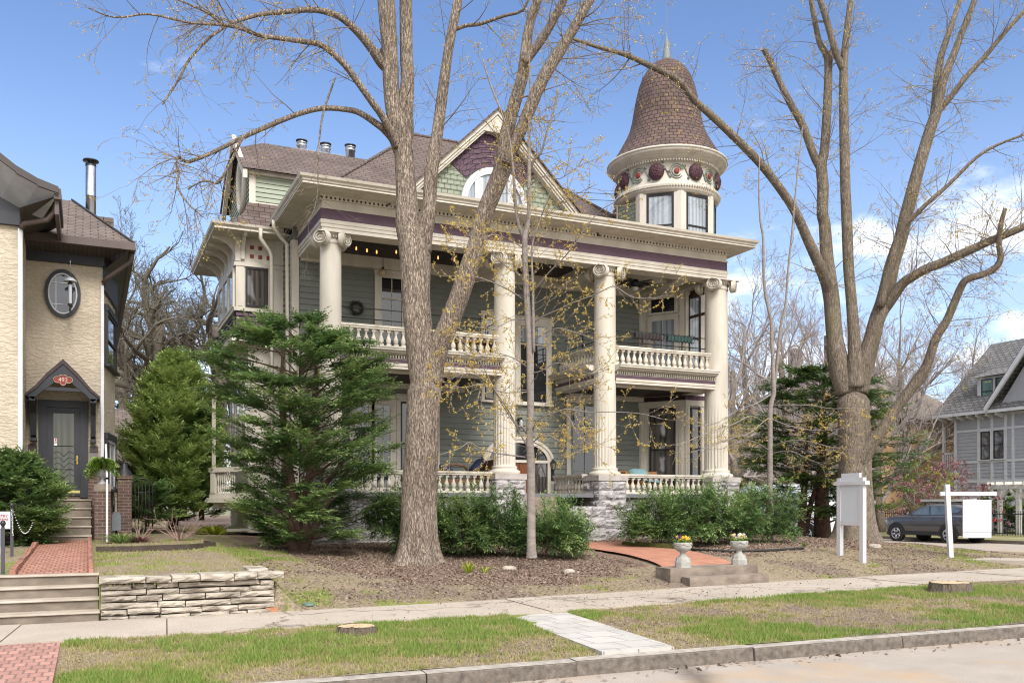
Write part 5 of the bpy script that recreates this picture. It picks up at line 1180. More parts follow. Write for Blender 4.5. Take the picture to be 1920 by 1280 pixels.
# ------------------------------------------------------------------ street steps, dry stone wall
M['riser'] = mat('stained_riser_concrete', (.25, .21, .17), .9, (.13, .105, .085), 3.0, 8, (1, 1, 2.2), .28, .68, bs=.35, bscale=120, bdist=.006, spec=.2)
M['tread'] = mat('lit_tread_concrete', (.44, .385, .32), .9, (.30, .25, .205), 3.0, 8, lo=.28, hi=.68, bs=.3, bscale=120, bdist=.006, spec=.2)  # light falling from above is put into this paler tread colour
def stairs(label, loc, x0, x1, y0, dy, yb, z0, dz, n, nose=.05):
    o = thing('concrete_steps', loc, label, 'steps')
    for k in range(n):
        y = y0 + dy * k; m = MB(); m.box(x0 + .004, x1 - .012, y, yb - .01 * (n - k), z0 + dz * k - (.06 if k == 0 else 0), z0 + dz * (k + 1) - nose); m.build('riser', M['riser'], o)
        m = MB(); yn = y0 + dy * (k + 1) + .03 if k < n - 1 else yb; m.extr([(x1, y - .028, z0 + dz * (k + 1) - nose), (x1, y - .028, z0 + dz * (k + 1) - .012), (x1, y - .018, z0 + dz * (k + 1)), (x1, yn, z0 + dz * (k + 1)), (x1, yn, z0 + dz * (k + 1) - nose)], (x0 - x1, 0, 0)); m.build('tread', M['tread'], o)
    return o
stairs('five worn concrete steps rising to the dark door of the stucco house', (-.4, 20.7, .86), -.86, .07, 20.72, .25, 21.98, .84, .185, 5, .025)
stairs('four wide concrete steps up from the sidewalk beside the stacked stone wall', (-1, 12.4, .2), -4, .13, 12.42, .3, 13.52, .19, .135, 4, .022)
sw_ = thing('stone_wall', (1.2, 12.6, .2), 'dry stacked pale limestone retaining wall beside the street steps', 'wall')
r_ = random.Random(21)
def stone(mb, x0, x1, y0, y1, z0, z1):
    nu, nz_ = 7, 3; j = .012; vs = []
    x0 += r_.uniform(.003, .008); x1 -= r_.uniform(.003, .008); z0 += .003; z1 -= r_.uniform(.002, .009); y0 += r_.uniform(-.03, .02); t0, t1 = r_.uniform(-.008, .008), r_.uniform(-.008, .008)
    for b in range(nz_ + 1):
        for a in range(nu + 1):
            e = a in (0, nu) or b in (0, nz_); fx = a / nu; fz = b / nz_
            vs.append((x0 + (x1 - x0) * fx + (0 if e else r_.uniform(-.01, .01)), y0 + (.022 if e else 0) + r_.uniform(-j, j), z0 + (z1 - z0) * fz + t0 * (1 - fx) + t1 * fx))
    nf = len(vs); vs += [(v[0], y1, v[2]) for v in vs[:0]]
    fs = [(b * (nu + 1) + a, b * (nu + 1) + a + 1, (b + 1) * (nu + 1) + a + 1, (b + 1) * (nu + 1) + a) for b in range(nz_) for a in range(nu)]
    tl, tr_, bl, br_ = (nz_) * (nu + 1), nz_ * (nu + 1) + nu, 0, nu
    k = len(vs); vs += [(x0, y1, z0), (x1, y1, z0), (x1, y1, z1), (x0, y1, z1)]
    fs += [tuple([nz_ * (nu + 1) + a for a in range(nu + 1)] + [k + 2, k + 3]), tuple([a for a in range(nu, -1, -1)] + [k, k + 1]), tuple([b * (nu + 1) for b in range(nz_, -1, -1)][::1] + [k, k + 3]), tuple([b * (nu + 1) + nu for b in range(nz_ + 1)] + [k + 2, k + 1])]
    mb.add(vs, fs)
m = MB(); z = .17; rows = [.085, .075, .085, .08, .075, .078]
for i, h in enumerate(rows):
    x = .14
    while x < 2.24:
        w_ = r_.choice([.24, .34, .42, .55, .62]) * r_.uniform(.85, 1.1)
        if 2.26 - x - w_ < .15: w_ = 2.26 - x
        stone(m, x, x + w_, 12.47 + .02 * i * .5 + .02 * x, 12.9, z, z + h + r_.uniform(-.01, .0)); x += w_
    z += h
m.build('stonework', M['fieldstone'], sw_)
x = .12
for w_ in (.54, .3, .34, .42, .3, .34):
    c = MB(); stone(c, x, x + w_, 12.44 + .02 * x, 12.88, z, z + r_.uniform(.07, .1)); c.build('coping_stone', M['fieldstone'], sw_); x += w_ + .004
c = MB(); stone(c, 1.95, 2.22, 12.75, 13.3, .7, .78); c.build('coping_stone', M['fieldstone'], sw_)
c = MB(); c.box(2.14, 2.3, 12.5, 12.62, .2, .265); tag(c.build('loose_brick', mat('orange_brick', (.42, .2, .1), .85, (.33, .15, .08), 12)), 'single orange brick at the foot of the stone wall end', 'brick')
# planting bed edging by the brick path
m = MB(); pts = [(.12, 17.6), (.9, 17.5), (1.7, 17.9), (2.25, 18.7), (2.2, 19.5)]
for a, b in zip(pts[:-1], pts[1:]):
    d = Vector((b[0] - a[0], b[1] - a[1], 0)); nn = Vector((-d.y, d.x, 0)).normalized() * .09; za = gzf(*a); m.obox((a[0], a[1], za - .05), d, nn, (0, 0, .15))
tag(m.build('bed_edging', M['edging']), 'dark timber edging curving round the shrub bed by the brick path', 'edging')
# chain posts, security sign
def post(x, y, h, label):
    z = gzf(x, y); o = thing('chain_post', (x, y, z), label, 'post', 'dark chain posts by the brick path')
    q = MB(); q.box(x - .022, x + .022, y - .022, y + .022, z - .05, z + h); q.build('shaft', mat('grey_post', (.06, .06, .075), .5), o); q = MB(); q.lathe([(.012, z + h), (.03, z + h + .03), (.035, z + h + .05), (.025, z + h + .08), (.001, z + h + .09)], (x, y), 10); q.build('ball_finial', M['darksteel'], o)
post(-1.02, 13.9, .62, 'dark square chain post nearest the street steps'); post(-1.12, 17.0, .78, 'dark square chain post with chain beside the yew shrub')
m = MB(); zc = gzf(-1.12, 17)
pts = [Vector((-1.12 + .02 * t, 17.0 - .03 - 0 * t, zc + .74 - .5 * t)) for t in np.linspace(0, .8, 18)]
for i, p in enumerate(pts): m.tube([p + Vector((math.sin(i * 1.57) * .012, 0, .016)), p + Vector((-math.sin(i * 1.57) * .012, 0, -.016))], .008, 5)
pts = [Vector((-1.1 + .28 * t, 17.0, zc + .72 - .5 * math.sin(t * 2.6) * .7)) for t in np.linspace(0, 1, 20)]
for i, p in enumerate(pts): m.tube([p + Vector((.012, 0, .008)), p + Vector((-.012, 0, -.008))], .007, 5)
tag(m.build('chain', M['silver']), 'slack silver chain hanging from the dark post by the yew', 'chain')
sx, sy = -1.34, 17.6; sz = gzf(sx, sy)
sg_ = thing('yard_sign', (sx, sy, sz), 'small red and white security yard sign on a stake before the yew', 'sign')
m = MB(); m.box(sx - .01, sx + .01, sy, sy + .015, sz - .05, sz + .5); m.build('stake', M['white'], sg_)
bz_ = sz + .42
m = MB(); m.box(sx - .165, sx + .165, sy - .012, sy - .002, bz_, bz_ + .29); m.build('panel', M['white'], sg_)
m = MB(); m.box(sx - .15, sx - .10, sy - .016, sy - .012, bz_ + .02, bz_ + .27); m.build('red_band', mat('red_band', (.5, .01, .05), .4), sg_)
text('S\nS\nI', .075, (sx - .125, sy - .018, bz_ + .15), (rad(90), 0, 0), M['wtext'], 'band_letters', sg_)
text('ENTRY\nYSTEMS\nNC.', .058, (sx + .03, sy - .018, bz_ + .155), (rad(90), 0, 0), M['rtext'], 'sign_letters', sg_)
# ------------------------------------------------------------------ trees
def smooth(pts, k=4):
    """Catmull-Rom through (vector, radius)"""
    out = []
    n = len(pts)
    for i in range(n - 1):
        p0, p1, p2, p3 = pts[max(0, i - 1)], pts[i], pts[i + 1], pts[min(n - 1, i + 2)]
        for j in range(k):
            f = j / k; c = lambda a, b, c_, d: .5 * ((2 * b) + (c_ - a) * f + (2 * a - 5 * b + 4 * c_ - d) * f * f + (-a + 3 * b - 3 * c_ + d) * f ** 3)
            out.append((c(p0[0], p1[0], p2[0], p3[0]), p1[1] + (p2[1] - p1[1]) * f))
    out.append(pts[-1]); return out
class Tree:
    def __init__(self, seed): self.r = random.Random(seed); self.trunk = MB(); self.tw = MB(); self.buds = []; self.nseg = 0
    def limb(self, tr, d0, d1=None, n=10, k=4, mb=None, lump=.0, wmin=.004):
        """tr: (px, py, width px) along the limb, depth d0 -> d1"""
        d1 = d0 if d1 is None else d1; m = len(tr)
        pts = [(P(t[0], t[1], d0 + (d1 - d0) * i / max(1, m - 1)), max(wmin, t[2] * .5 * (d0 + (d1 - d0) * i / max(1, m - 1)) / FPX)) for i, t in enumerate(tr)]
        pts = smooth(pts, k)
        rs = [r * (1 + self.r.uniform(-lump, lump)) for _, r in pts]
        (mb or self.trunk).tube([p for p, _ in pts], rs, n); return pts
    def grow(self, p, d, ln, r, lev, up=.0, wig=.25, ang=(25, 60), bud=.0, dens=1.0, rat=(.4, .7), rmin=.0028):
        R = self.r; n = max(3, int(ln / (.22 if lev < 2 else .14))); n = min(n, 12); st = ln / n; d = d.normalized(); pts = [p.copy()]; dirs = [d.copy()]
        for i in range(n):
            d = (d + Vector((R.gauss(0, wig), R.gauss(0, wig), R.gauss(0, wig) + up)) * .55).normalized(); p = p + d * st; pts.append(p.copy()); dirs.append(d.copy())
        rs = [max(rmin, r * (1 - .78 * i / n)) for i in range(n + 1)]
        self.tw.tube(pts, rs, 5 if r > .02 else (4 if r > .008 else 3), cap=False); self.nseg += n
        if bud and lev >= 2 or (bud and ln < .5):
            for i in range(1, n + 1):
                if R.random() < bud: self.buds.append(pts[i])
        if bud: self.buds.append(pts[-1])
        if lev >= 4 or ln < .16: return
        nc = max(1, int(n * .62 * dens + R.random()))
        for c in range(nc):
            i = R.randint(max(1, n // 5), n); f = i / n
            ax = dirs[i].orthogonal().normalized(); ax.rotate(Matrix.Rotation(R.uniform(0, 6.283), 3, dirs[i]))
            cd = dirs[i].copy(); cd.rotate(Matrix.Rotation(rad(R.uniform(*ang)), 3, ax))
            self.grow(pts[i], cd, ln * R.uniform(*rat) * (1 - .35 * f), rs[i] * R.uniform(.5, .75), lev + 1, up, wig, ang, bud, dens, rat, rmin)
    def along(self, pts, f0, f1, n, ln, up=0., r=None, lev=1, ang=(35, 75), bias=None, **kw):
        """side shoots along a traced limb"""
        R = self.r; m = len(pts)
        for _ in range(n):
            i = min(m - 2, int((f0 + (f1 - f0) * R.random()) * (m - 1))); a, b = pts[i][0], pts[i + 1][0]; t = (b - a).normalized()
            ax = t.orthogonal().normalized(); ax.rotate(Matrix.Rotation(R.uniform(0, 6.283), 3, t)); d = t.copy(); d.rotate(Matrix.Rotation(rad(R.uniform(*ang)), 3, ax))
            if bias is not None: d = (d + Vector(bias) * R.uniform(.2, 1)).normalized()
            L_ = ln * R.uniform(.45, 1.15); rr = min(pts[i][1] * .55, (r or .012) * L_ / ln * R.uniform(.8, 1.2)); self.grow(a, d, L_, max(.004, rr), lev, up, **kw)
    def finish(self, th, bark, twig, budmat=None, bsize=.02, per=4, budname='flowers'):
        self.trunk.build('trunk', bark, th)
        if self.tw.v: self.tw.build('crown', twig, th)
        if budmat and self.buds:
            g = np.random.default_rng(self.r.randint(0, 9999)); B = np.array([tuple(b) for b in self.buds]); B = np.repeat(B, per, 0); n = len(B)
            c = B + g.normal(0, bsize * .75, (n, 3)); s = bsize * g.uniform(.5, 1.2, (n, 1))
            u = g.normal(0, 1, (n, 3)); u /= np.linalg.norm(u, axis=1)[:, None]; v = np.cross(u, g.normal(0, 1, (n, 3))); v /= np.linalg.norm(v, axis=1)[:, None]
            np_mesh(budname, np.stack([c - u * s, c - v * s * .6, c + u * s, c + v * s * .6], 1), 4, budmat, th, tone=np.clip(g.normal(.5, .25, n), 0, 1))
# --- big front tree
D1 = 18.3
b_ = P(782, 1050, D1)
t1 = thing('ash_tree', b_, 'tallest furrowed grey bare tree in the front lawn with several leaning stems', 'tree')
T = Tree(3)
# flared root crown with buttresses
base = MB(); prof = [(1062, 104), (1050, 88), (1030, 78), (1000, 71), (960, 67), (900, 65.5), (860, 64), (810, 62.5), (760, 62.5), (735, 63), (715, 50), (695, 16)]
cxs = [782, 782.5, 783, 785, 786, 787.5, 790, 792, 794, 796, 797, 797]; n = 40; b0 = len(T.trunk.v)
for (y, w_), cx in zip(prof, cxs):
    C = P(cx, y, D1); R_ = w_ * .5 * D1 / FPX; fl = max(0, (y - 985) / 75)
    for k in range(n):
        a = 2 * math.pi * k / n; q = R_ * (1 + .20 * fl * math.cos(5 * a + 1.3) + .015 * math.sin(3 * a + y * .05) + .01 * math.sin(7 * a))
        yy = .78 if y < 700 else 1
        T.trunk.v.append((C.x + q * math.cos(a), C.y + q * math.sin(a) * yy, C.z))
for i in range(len(prof) - 1):
    for k in range(n):
        k2 = (k + 1) % n; T.trunk.f.append((b0 + i * n + k, b0 + i * n + k2, b0 + (i + 1) * n + k2, b0 + (i + 1) * n + k)); T.trunk.sm.append(True)
L_ = T.limb([(797, 730, 52), (791, 670, 57), (785, 620, 53), (780, 560, 53), (779, 500, 57), (776, 455, 60), (765, 425, 46), (763, 380, 41), (760, 330, 37), (757, 280, 36), (757, 245, 38), (760, 200, 30), (764, 150, 25), (762, 100, 24), (761, 0, 24), (762, -90, 20)], D1, D1, 20)
A1b = T.limb([(752, 285, 26), (743, 240, 27), (736, 200, 29), (733, 150, 31), (731, 100, 30), (724, 0, 34), (718, -90, 26)], D1, D1 - .2, 14)
A2 = T.limb([(790, 470, 40), (797, 435, 30), (804, 400, 26), (808, 330, 26), (812, 300, 26), (820, 250, 22), (833, 150, 20), (840, 100, 18), (849, 50, 17), (859, 0, 17), (870, -70, 15)], D1, D1 - .3, 14)
Rm = T.limb([(806, 720, 44), (818, 660, 42), (836, 620, 38), (860, 560, 37), (880, 500, 36), (893, 460, 33), (909, 400, 32), (929, 350, 33), (944, 310, 34), (948, 262, 27), (963, 200, 24), (978, 150, 22), (984, 112, 21), (992, 50, 17), (1008, 0, 17), (1025, -60, 14)], D1, D1 - .9, 18)
Rr = T.limb([(946, 305, 26), (969, 262, 22), (995, 200, 24), (1017, 150, 23), (1047, 100, 22), (1078, 50, 18), (1106, 0, 17), (1140, -60, 14)], D1 - .65, D1 - 1.3, 14)
Rc = T.limb([(984, 118, 16), (1008, 85, 16), (1031, 50, 15), (1057, 0, 14), (1080, -50, 11)], D1 - .8, D1 - 1.2, 12)
kn = T.limb([(733, 128, 22), (725, 118, 26), (716, 100, 24), (712, 95, 8)], D1, D1, 10)
B1 = T.limb([(733, 135, 20), (715, 118, 19), (700, 95, 18), (680, 70, 16), (660, 50, 14), (635, 31, 12), (600, 20, 11), (570, 19, 10), (530, 23, 9), (490, 27, 8), (450, 38, 7), (420, 52, 6), (390, 74, 5), (355, 112, 5), (340, 140, 4.5), (322, 170, 4), (305, 196, 2.5)], D1, D1 - 2.5, 9)
B2 = T.limb([(745, 275, 17), (733, 247, 15), (715, 215, 14), (700, 195, 13), (675, 160, 12.5), (645, 120, 12), (605, 86, 11), (575, 79, 10), (525, 72, 9), (485, 66, 8), (450, 53, 7), (420, 47, 6), (385, 45, 5), (350, 42, 4.5), (280, 27, 4), (215, 33, 3), (165, 15, 2)], D1 - .1, D1 - 3, 9)
B2u = T.limb([(455, 55, 6), (418, 45, 6), (392, 26, 5), (362, 12, 4), (325, -4, 3)], D1 - 1.9, D1 - 2.4, 7)
B3 = T.limb([(748, 290, 18), (737, 262, 16), (722, 245, 14), (710, 235, 13), (675, 212, 11), (645, 205, 10), (605, 203, 10), (565, 212, 9.5), (525, 227, 9.5), (490, 242, 9), (450, 260, 8.5), (415, 278, 8), (385, 292, 7), (355, 303, 6.5), (343, 300, 5), (335, 294, 4.5), (330, 305, 4), (335, 325, 4), (332, 345, 4), (348, 376, 3.5), (380, 407, 2)], D1, D1 - 2.2, 9)
B3b = T.limb([(453, 260, 6), (440, 290, 5.5), (424, 320, 5), (409, 343, 5), (392, 340, 3.5), (375, 342, 3), (352, 355, 2)], D1 - 1.3, D1 - 1.2, 7)
stk = T.limb([(630, 143, 2.5), (620, 170, 4), (607, 208, 4), (600, 250, 3.4), (596, 310, 2.6), (596, 350, 2), (590, 390, 1.5), (575, 420, 1.2)], D1 - .6, D1 - 1.2, 6)
A2b = T.limb([(852, 56, 8), (875, 48, 7), (900, 45, 7), (945, 30, 6), (975, 22, 5.5), (990, 2, 4), (1000, -30, 3)], D1 - .2, D1 - .6, 7)
for pts, f0, n_, ln_, up_ in ((B1, .25, 66, 1.0, -.10), (B2, .25, 64, 1.0, -.10), (B2u, .2, 14, .7, 0), (B3, .35, 62, .95, -.16), (B3b, .2, 18, .7, -.12), (A2b, .2, 10, .7, 0)):
    T.along(pts, f0, 1, n_, ln_, up_, .010, lev=1, wig=.24, ang=(30, 75), bud=.05, dens=.9)
T.along(stk, .35, 1, 9, .9, -.15, .009, lev=2, wig=.15, dens=.8)
for pts, n_ in ((L_, 8), (A2, 15), (Rm, 14), (Rr, 22), (Rc, 12), (A1b, 7)):
    T.along(pts, .5, 1, n_, 1.3, .04, .012, lev=1, wig=.22, ang=(40, 80), bud=.12, dens=.8)
T.along(Rm, .3, .6, 5, .7, .03, .008, lev=2, bud=.3)
T.finish(t1, M['bark1'], M['twig'], M['bud'], .016, 3)
for o in [x for x in t1.children if x.name.startswith('trunk')]: o.data.materials[0] = M['bark1']
# --- a squirrel-nest like knot of dead twigs in the crotch
# --- big right tree
D2 = 27.0
t2 = thing('maple_tree', P(1605, 1012, D2), 'thick trunked bare maple behind the white notice board, one low limb swinging out', 'tree')
T = Tree(8); prof = [(1026, 112), (1012, 92), (995, 78), (970, 69), (940, 64), (900, 60), (850, 58), (800, 57), (770, 58), (752, 58), (732, 42), (712, 10)]
cxs = [1607, 1607, 1606, 1605, 1604, 1604, 1603, 1602, 1601, 1600, 1598, 1597]; n = 36; b0 = len(T.trunk.v)
for (y, w_), cx in zip(prof, cxs):
    C = P(cx, y, D2); R_ = w_ * .5 * D2 / FPX; fl = max(0, (y - 960) / 60)
    for k in range(n):
        a = 2 * math.pi * k / n; q = R_ * (1 + .16 * fl * math.cos(5 * a + .4) + .02 * math.sin(3 * a + y * .05)); T.trunk.v.append((C.x + q * math.cos(a), C.y + q * math.sin(a) * (.75 if y < 745 else 1), C.z))
for i in range(len(prof) - 1):
    for k in range(n):
        k2 = (k + 1) % n; T.trunk.f.append((b0 + i * n + k, b0 + i * n + k2, b0 + (i + 1) * n + k2, b0 + (i + 1) * n + k)); T.trunk.sm.append(True)
Lm = T.limb([(1588, 735, 40), (1576, 700, 38), (1569, 665, 37), (1566, 640, 31), (1562, 600, 29), (1559, 560, 29), (1552, 515, 30), (1550, 480, 24), (1546, 420, 21), (1542, 400, 21), (1543, 350, 21), (1540, 310, 20), (1546, 280, 17), (1551, 200, 16), (1553, 125, 14), (1548, 100, 12), (1535, 75, 10), (1520, -5, 9)], D2, D2 - .6, 16)
Lr = T.limb([(1552, 140, 11), (1558, 105, 11), (1562, 90, 10)], D2 - .5, D2 - .5, 8)
Lb = T.limb([(1541, 318, 16), (1527, 294, 15), (1505, 235, 14), (1485, 200, 13), (1460, 150, 11), (1445, 116, 11), (1432, 92, 10)], D2 - .3, D2 - .9, 10)
Arc = T.limb([(1555, 545, 24), (1540, 505, 21), (1515, 450, 19), (1490, 395, 17), (1460, 350, 16), (1425, 306, 15.5), (1380, 260, 15), (1340, 222, 14), (1300, 186, 13), (1270, 150, 12), (1220, 124, 11), (1170, 102, 8.5), (1120, 88, 7), (1080, 75, 5.5), (1050, 66, 3)], D2 - .2, D2 - 5.5, 12)
Mm = T.limb([(1603, 725, 34), (1602, 690, 28), (1602, 640, 23), (1596, 560, 20), (1591, 500, 20), (1588, 420, 20), (1585, 350, 19), (1583, 250, 18), (1582, 190, 17), (1582, 125, 15), (1588, 60, 12), (1596, -5, 11)], D2 - .2, D2 - .8, 14)
Ml = T.limb([(1580, 130, 13), (1567, 98, 13), (1551, 42, 12), (1536, -5, 11)], D2 - .7, D2 - 1, 10)
Rg = T.limb([(1607, 735, 42), (1618, 690, 38), (1634, 640, 31), (1644, 600, 29), (1659, 560, 31), (1672, 500, 27), (1688, 450, 25), (1699, 405, 25), (1713, 350, 23), (1727, 300, 22), (1742, 250, 21), (1757, 205, 20), (1769, 150, 15), (1790, 98, 13), (1810, 45, 11), (1830, -5, 10)], D2, D2 - 1, 14)
Rg2 = T.limb([(1757, 210, 14), (1780, 185, 11), (1810, 146, 10), (1850, 102, 9), (1885, 60, 8), (1922, 20, 7)], D2 - .7, D2 - 1.4, 9)
Rg3 = T.limb([(1742, 260, 14), (1752, 205, 14), (1757, 150, 13), (1766, 100, 12), (1785, 45, 10), (1802, -5, 8)], D2 - .5, D2 - .2, 9)
Rg4 = T.limb([(1650, 575, 16), (1668, 500, 14), (1690, 430, 12), (1715, 405, 9), (1740, 380, 8), (1780, 345, 7), (1830, 296, 6), (1870, 272, 5), (1922, 252, 4)], D2 - .5, D2 - 2, 8)
Qm = T.limb([(1655, 580, 26), (1670, 562, 22), (1692, 532, 19), (1712, 518, 18), (1737, 504, 17.5), (1768, 492, 17), (1796, 479, 17), (1830, 464, 16), (1858, 451, 15), (1888, 439, 14), (1930, 420, 13)], D2 - .2, D2 - 2.5, 12)
Pm = T.limb([(1610, 870, 34), (1632, 832, 26), (1654, 806, 22), (1675, 773, 20), (1697, 744, 19), (1722, 710, 21), (1738, 684, 17), (1755, 634, 16), (1774, 603, 15), (1790, 566, 14.5), (1802, 538, 14), (1813, 524, 13), (1841, 515, 12.5), (1864, 504, 12), (1876, 485, 11.5), (1873, 454, 10), (1877, 420, 9), (1885, 390, 7)], D2 - .2, D2 - 2.5, 12)
for pts, f0, n_, ln_, up_ in ((Arc, .3, 48, 1.5, .05), (Lb, .25, 26, 1.3, .05), (Lm, .3, 38, 1.5, .05), (Mm, .3, 32, 1.4, .05), (Rg, .3, 46, 1.6, .05), (Rg2, .1, 28, 1.2, .04), (Rg3, .1, 20, 1.2, .04), (Rg4, .1, 30, 1.1, .03), (Qm, .1, 44, 1.6, -.03), (Pm, .3, 52, 1.7, -.03), (Ml, .1, 14, 1, .04)):
    T.along(pts, f0, 1, n_, ln_, up_, .013, lev=1, wig=.22, ang=(35, 80), bud=.07, dens=.85)
T.finish(t2, M['bark2'], M['twig'], M['bud'], .020, 3)
# --- young maples in flower: slender trunks, wide flat sprays of twigs
def young(th, T, trunk, sprays, d, forks, bark, seed, n_extra=()):
    pass
D3 = 17.6
t3 = thing('young_maple', P(997, 1038, D3), 'slender young maple with golden flower buds before the porch middle', 'tree')
T = Tree(12)
tk = T.limb([(997, 1045, 22), (996.5, 1030, 18), (996, 1000, 16.5), (996, 920, 16), (995, 860, 15.5), (993, 820, 14), (995, 760, 13), (994, 720, 13.5), (993, 640, 13), (988, 560, 12), (985, 500, 11), (984, 448, 10.5), (989, 425, 8), (992, 387, 7.5), (992, 325, 7), (992, 275, 6), (992, 225, 5), (994, 160, 4), (992, 100, 3)], D3, D3 - .2, 12)
lf = T.limb([(984, 450, 8), (972, 420, 6.5), (966, 380, 6), (964, 340, 5.5), (961, 307, 5), (955, 260, 4), (940, 210, 3.5), (920, 160, 3), (905, 110, 2.2)], D3, D3 - .5, 7)
rf_ = T.limb([(993, 318, 6), (1003, 298, 5), (1015, 285, 4.5), (1025, 250, 4), (1038, 210, 3.5), (1046, 165, 3)], D3, D3 - .4, 7)
s2 = T.limb([(1001, 660, 6), (1000, 600, 5.5), (999, 540, 5), (997, 480, 4), (1000, 450, 3.5), (1010, 420, 3), (1035, 350, 2.5)], D3 - .15, D3 - .4, 6)
low = [  # sprays traced from the photograph: (points, start depth offset, end depth offset)
 ([(1000, 605, 5.5), (1020, 592, 5), (1050, 579, 4.5), (1075, 567, 4.5), (1115, 552, 4), (1147, 537, 3.5), (1160, 541, 3), (1190, 558, 2.6), (1237, 557, 2.2), (1262, 541, 1.6)], 0, -1.6),
 ([(1001, 545, 5), (1030, 510, 4.5), (1060, 480, 4), (1085, 445, 3.5), (1120, 400, 3), (1150, 380, 2.4)], 0, -1.2),
 ([(985, 564, 5), (960, 547, 4.5), (930, 532, 4), (897, 520, 3.5), (870, 516, 2.5), (850, 502, 1.6)], 0, -1.4),
 ([(990, 600, 4), (960, 600, 3.5), (930, 615, 3), (905, 622, 2.6), (870, 628, 1.8)], 0, -1),
 ([(992, 842, 6.5), (970, 803, 6), (960, 782, 5.5), (945, 757, 5), (926, 728, 4.5), (907, 690, 4), (892, 668, 3.5), (868, 640, 3), (845, 612, 2.2)], 0, -1.6),
 ([(988, 815, 6), (978, 800, 5.5), (966, 795, 5), (940, 755, 4.5), (925, 730, 4), (897, 705, 3.5), (870, 700, 2.6), (840, 712, 2)], 0, -1.3),
 ([(998, 815, 6), (1003, 795, 5.5), (1016, 782, 5), (1037, 775, 4.5), (1062, 767, 4), (1100, 772, 3.5), (1150, 772, 3), (1200, 775, 2.5), (1240, 785, 1.8)], 0, -1.6),
 ([(1050, 770, 3.5), (1068, 785, 3), (1085, 815, 2.6), (1110, 835, 2), (1135, 828, 1.4)], -.6, -1.4),
 ([(998, 830, 5), (1012, 818, 4.5), (1022, 812, 4), (1050, 828, 3), (1065, 835, 2)], 0, -.8),
 ([(987, 857, 5.5), (950, 852, 5), (925, 848, 4.5), (900, 840, 4), (880, 829, 3.5), (862, 840, 3), (825, 852, 2)], 0, -1.4),
 ([(994, 700, 5), (1015, 695, 4), (1045, 680, 3.5), (1075, 690, 3), (1110, 700, 2.2), (1145, 690, 1.6)], 0, -1.3),
 ([(991, 690, 5), (965, 672, 4), (930, 662, 3.5), (895, 668, 3), (860, 660, 2)], 0, -1.4),
 ([(993, 640, 5), (1015, 628, 4), (1045, 615, 3.5), (1075, 622, 2.8), (1105, 632, 2)], 0, -1.2),
 ([(988, 470, 4.5), (960, 452, 3.6), (930, 440, 3), (900, 446, 2.4), (870, 440, 1.8)], 0, -1.2),
 ([(990, 440, 4.5), (1015, 415, 3.6), (1050, 380, 3), (1085, 362, 2.4), (1120, 345, 1.8)], 0, -1.2),
 ([(994, 735, 4.5), (970, 735, 4), (940, 735, 3.4), (905, 720, 2.8), (870, 726, 2), (835, 720, 1.5)], 0, -1.6),
 ([(992, 350, 4), (1020, 330, 3.2), (1050, 335, 2.6), (1085, 312, 2), (1115, 300, 1.5)], 0, -1),
 ([(985, 520, 4), (950, 500, 3.4), (915, 470, 2.8), (880, 455, 2.2), (840, 470, 1.6)], 0, -1.8),
]
for tr, a, b in low:
    pts = T.limb([(x, y, w_ * .55) for x, y, w_ in tr], D3 + a, D3 + b, 5, 4, mb=T.tw); T.along(pts, .15, 1, 20, .55, .05, .0042, lev=2, wig=.18, ang=(25, 65), bud=.8, dens=.9)
for pts in (lf, rf_, s2, tk[-30:]): T.along(pts, .15, 1, 22, .8, .06, .006, lev=2, wig=.18, bud=.55, dens=.9)
T.along(tk, .25, .6, 22, 1.2, .04, .007, lev=1, wig=.18, ang=(60, 85), bud=.7, dens=.7)
T.finish(t3, M['barky'], M['twigp'], M['bud'], .0145, 4)
D4 = 24.0
t4 = thing('young_maple', P(1444, 1020, D4), 'slender two stemmed young maple beside the right yew bush, with golden buds', 'tree')
T = Tree(14)
tk = T.limb([(1445, 1026, 15), (1444, 1012, 12), (1444, 860, 10), (1444, 800, 9), (1444, 770, 9.5), (1447, 752, 9), (1451, 735, 8.5), (1450, 715, 8), (1449, 673, 7), (1447, 640, 6.5), (1446, 603, 6), (1440, 575, 5.5), (1433, 532, 5), (1431, 448, 4.5), (1426, 415, 4), (1423, 360, 3), (1424, 290, 2)], D4, D4 - .3, 10)
rt = T.limb([(1451, 725, 7), (1456, 690, 6), (1459, 659, 6), (1464, 611, 5), (1473, 569, 4.5), (1478, 504, 4), (1484, 448, 4), (1490, 380, 3.2), (1498, 300, 2.4), (1505, 240, 1.8)], D4, D4 - .4, 8)
low = [([(1446, 782, 5), (1432, 790, 4.5), (1405, 812, 4), (1375, 820, 3.5), (1345, 832, 3), (1290, 850, 2)], 0, -2), ([(1448, 760, 5), (1480, 759, 4.5), (1520, 760, 4), (1560, 766, 3.5), (1600, 765, 3), (1650, 767, 2)], 0, -2.5),
 ([(1446, 785, 5), (1480, 798, 4.5), (1520, 806, 4), (1560, 806, 3.2), (1600, 798, 2.2)], 0, -2), ([(1443, 800, 4.5), (1410, 780, 4), (1375, 795, 3.5), (1330, 810, 3), (1270, 835, 2)], 0, -2.4),
 ([(1446, 840, 4.5), (1470, 828, 4), (1510, 826, 3.5), (1560, 838, 3), (1610, 842, 2.4), (1650, 836, 1.6)], 0, -2.4), ([(1443, 845, 4), (1420, 830, 3.5), (1390, 825, 3), (1350, 842, 2.4), (1310, 838, 1.6)], 0, -1.6),
 ([(1446, 850, 4), (1480, 845, 3.4), (1515, 860, 2.8), (1545, 872, 2)], 0, -1.2), ([(1452, 735, 4.5), (1420, 755, 4), (1385, 768, 3.4), (1350, 790, 2.6), (1300, 800, 1.8)], 0, -1.8)]
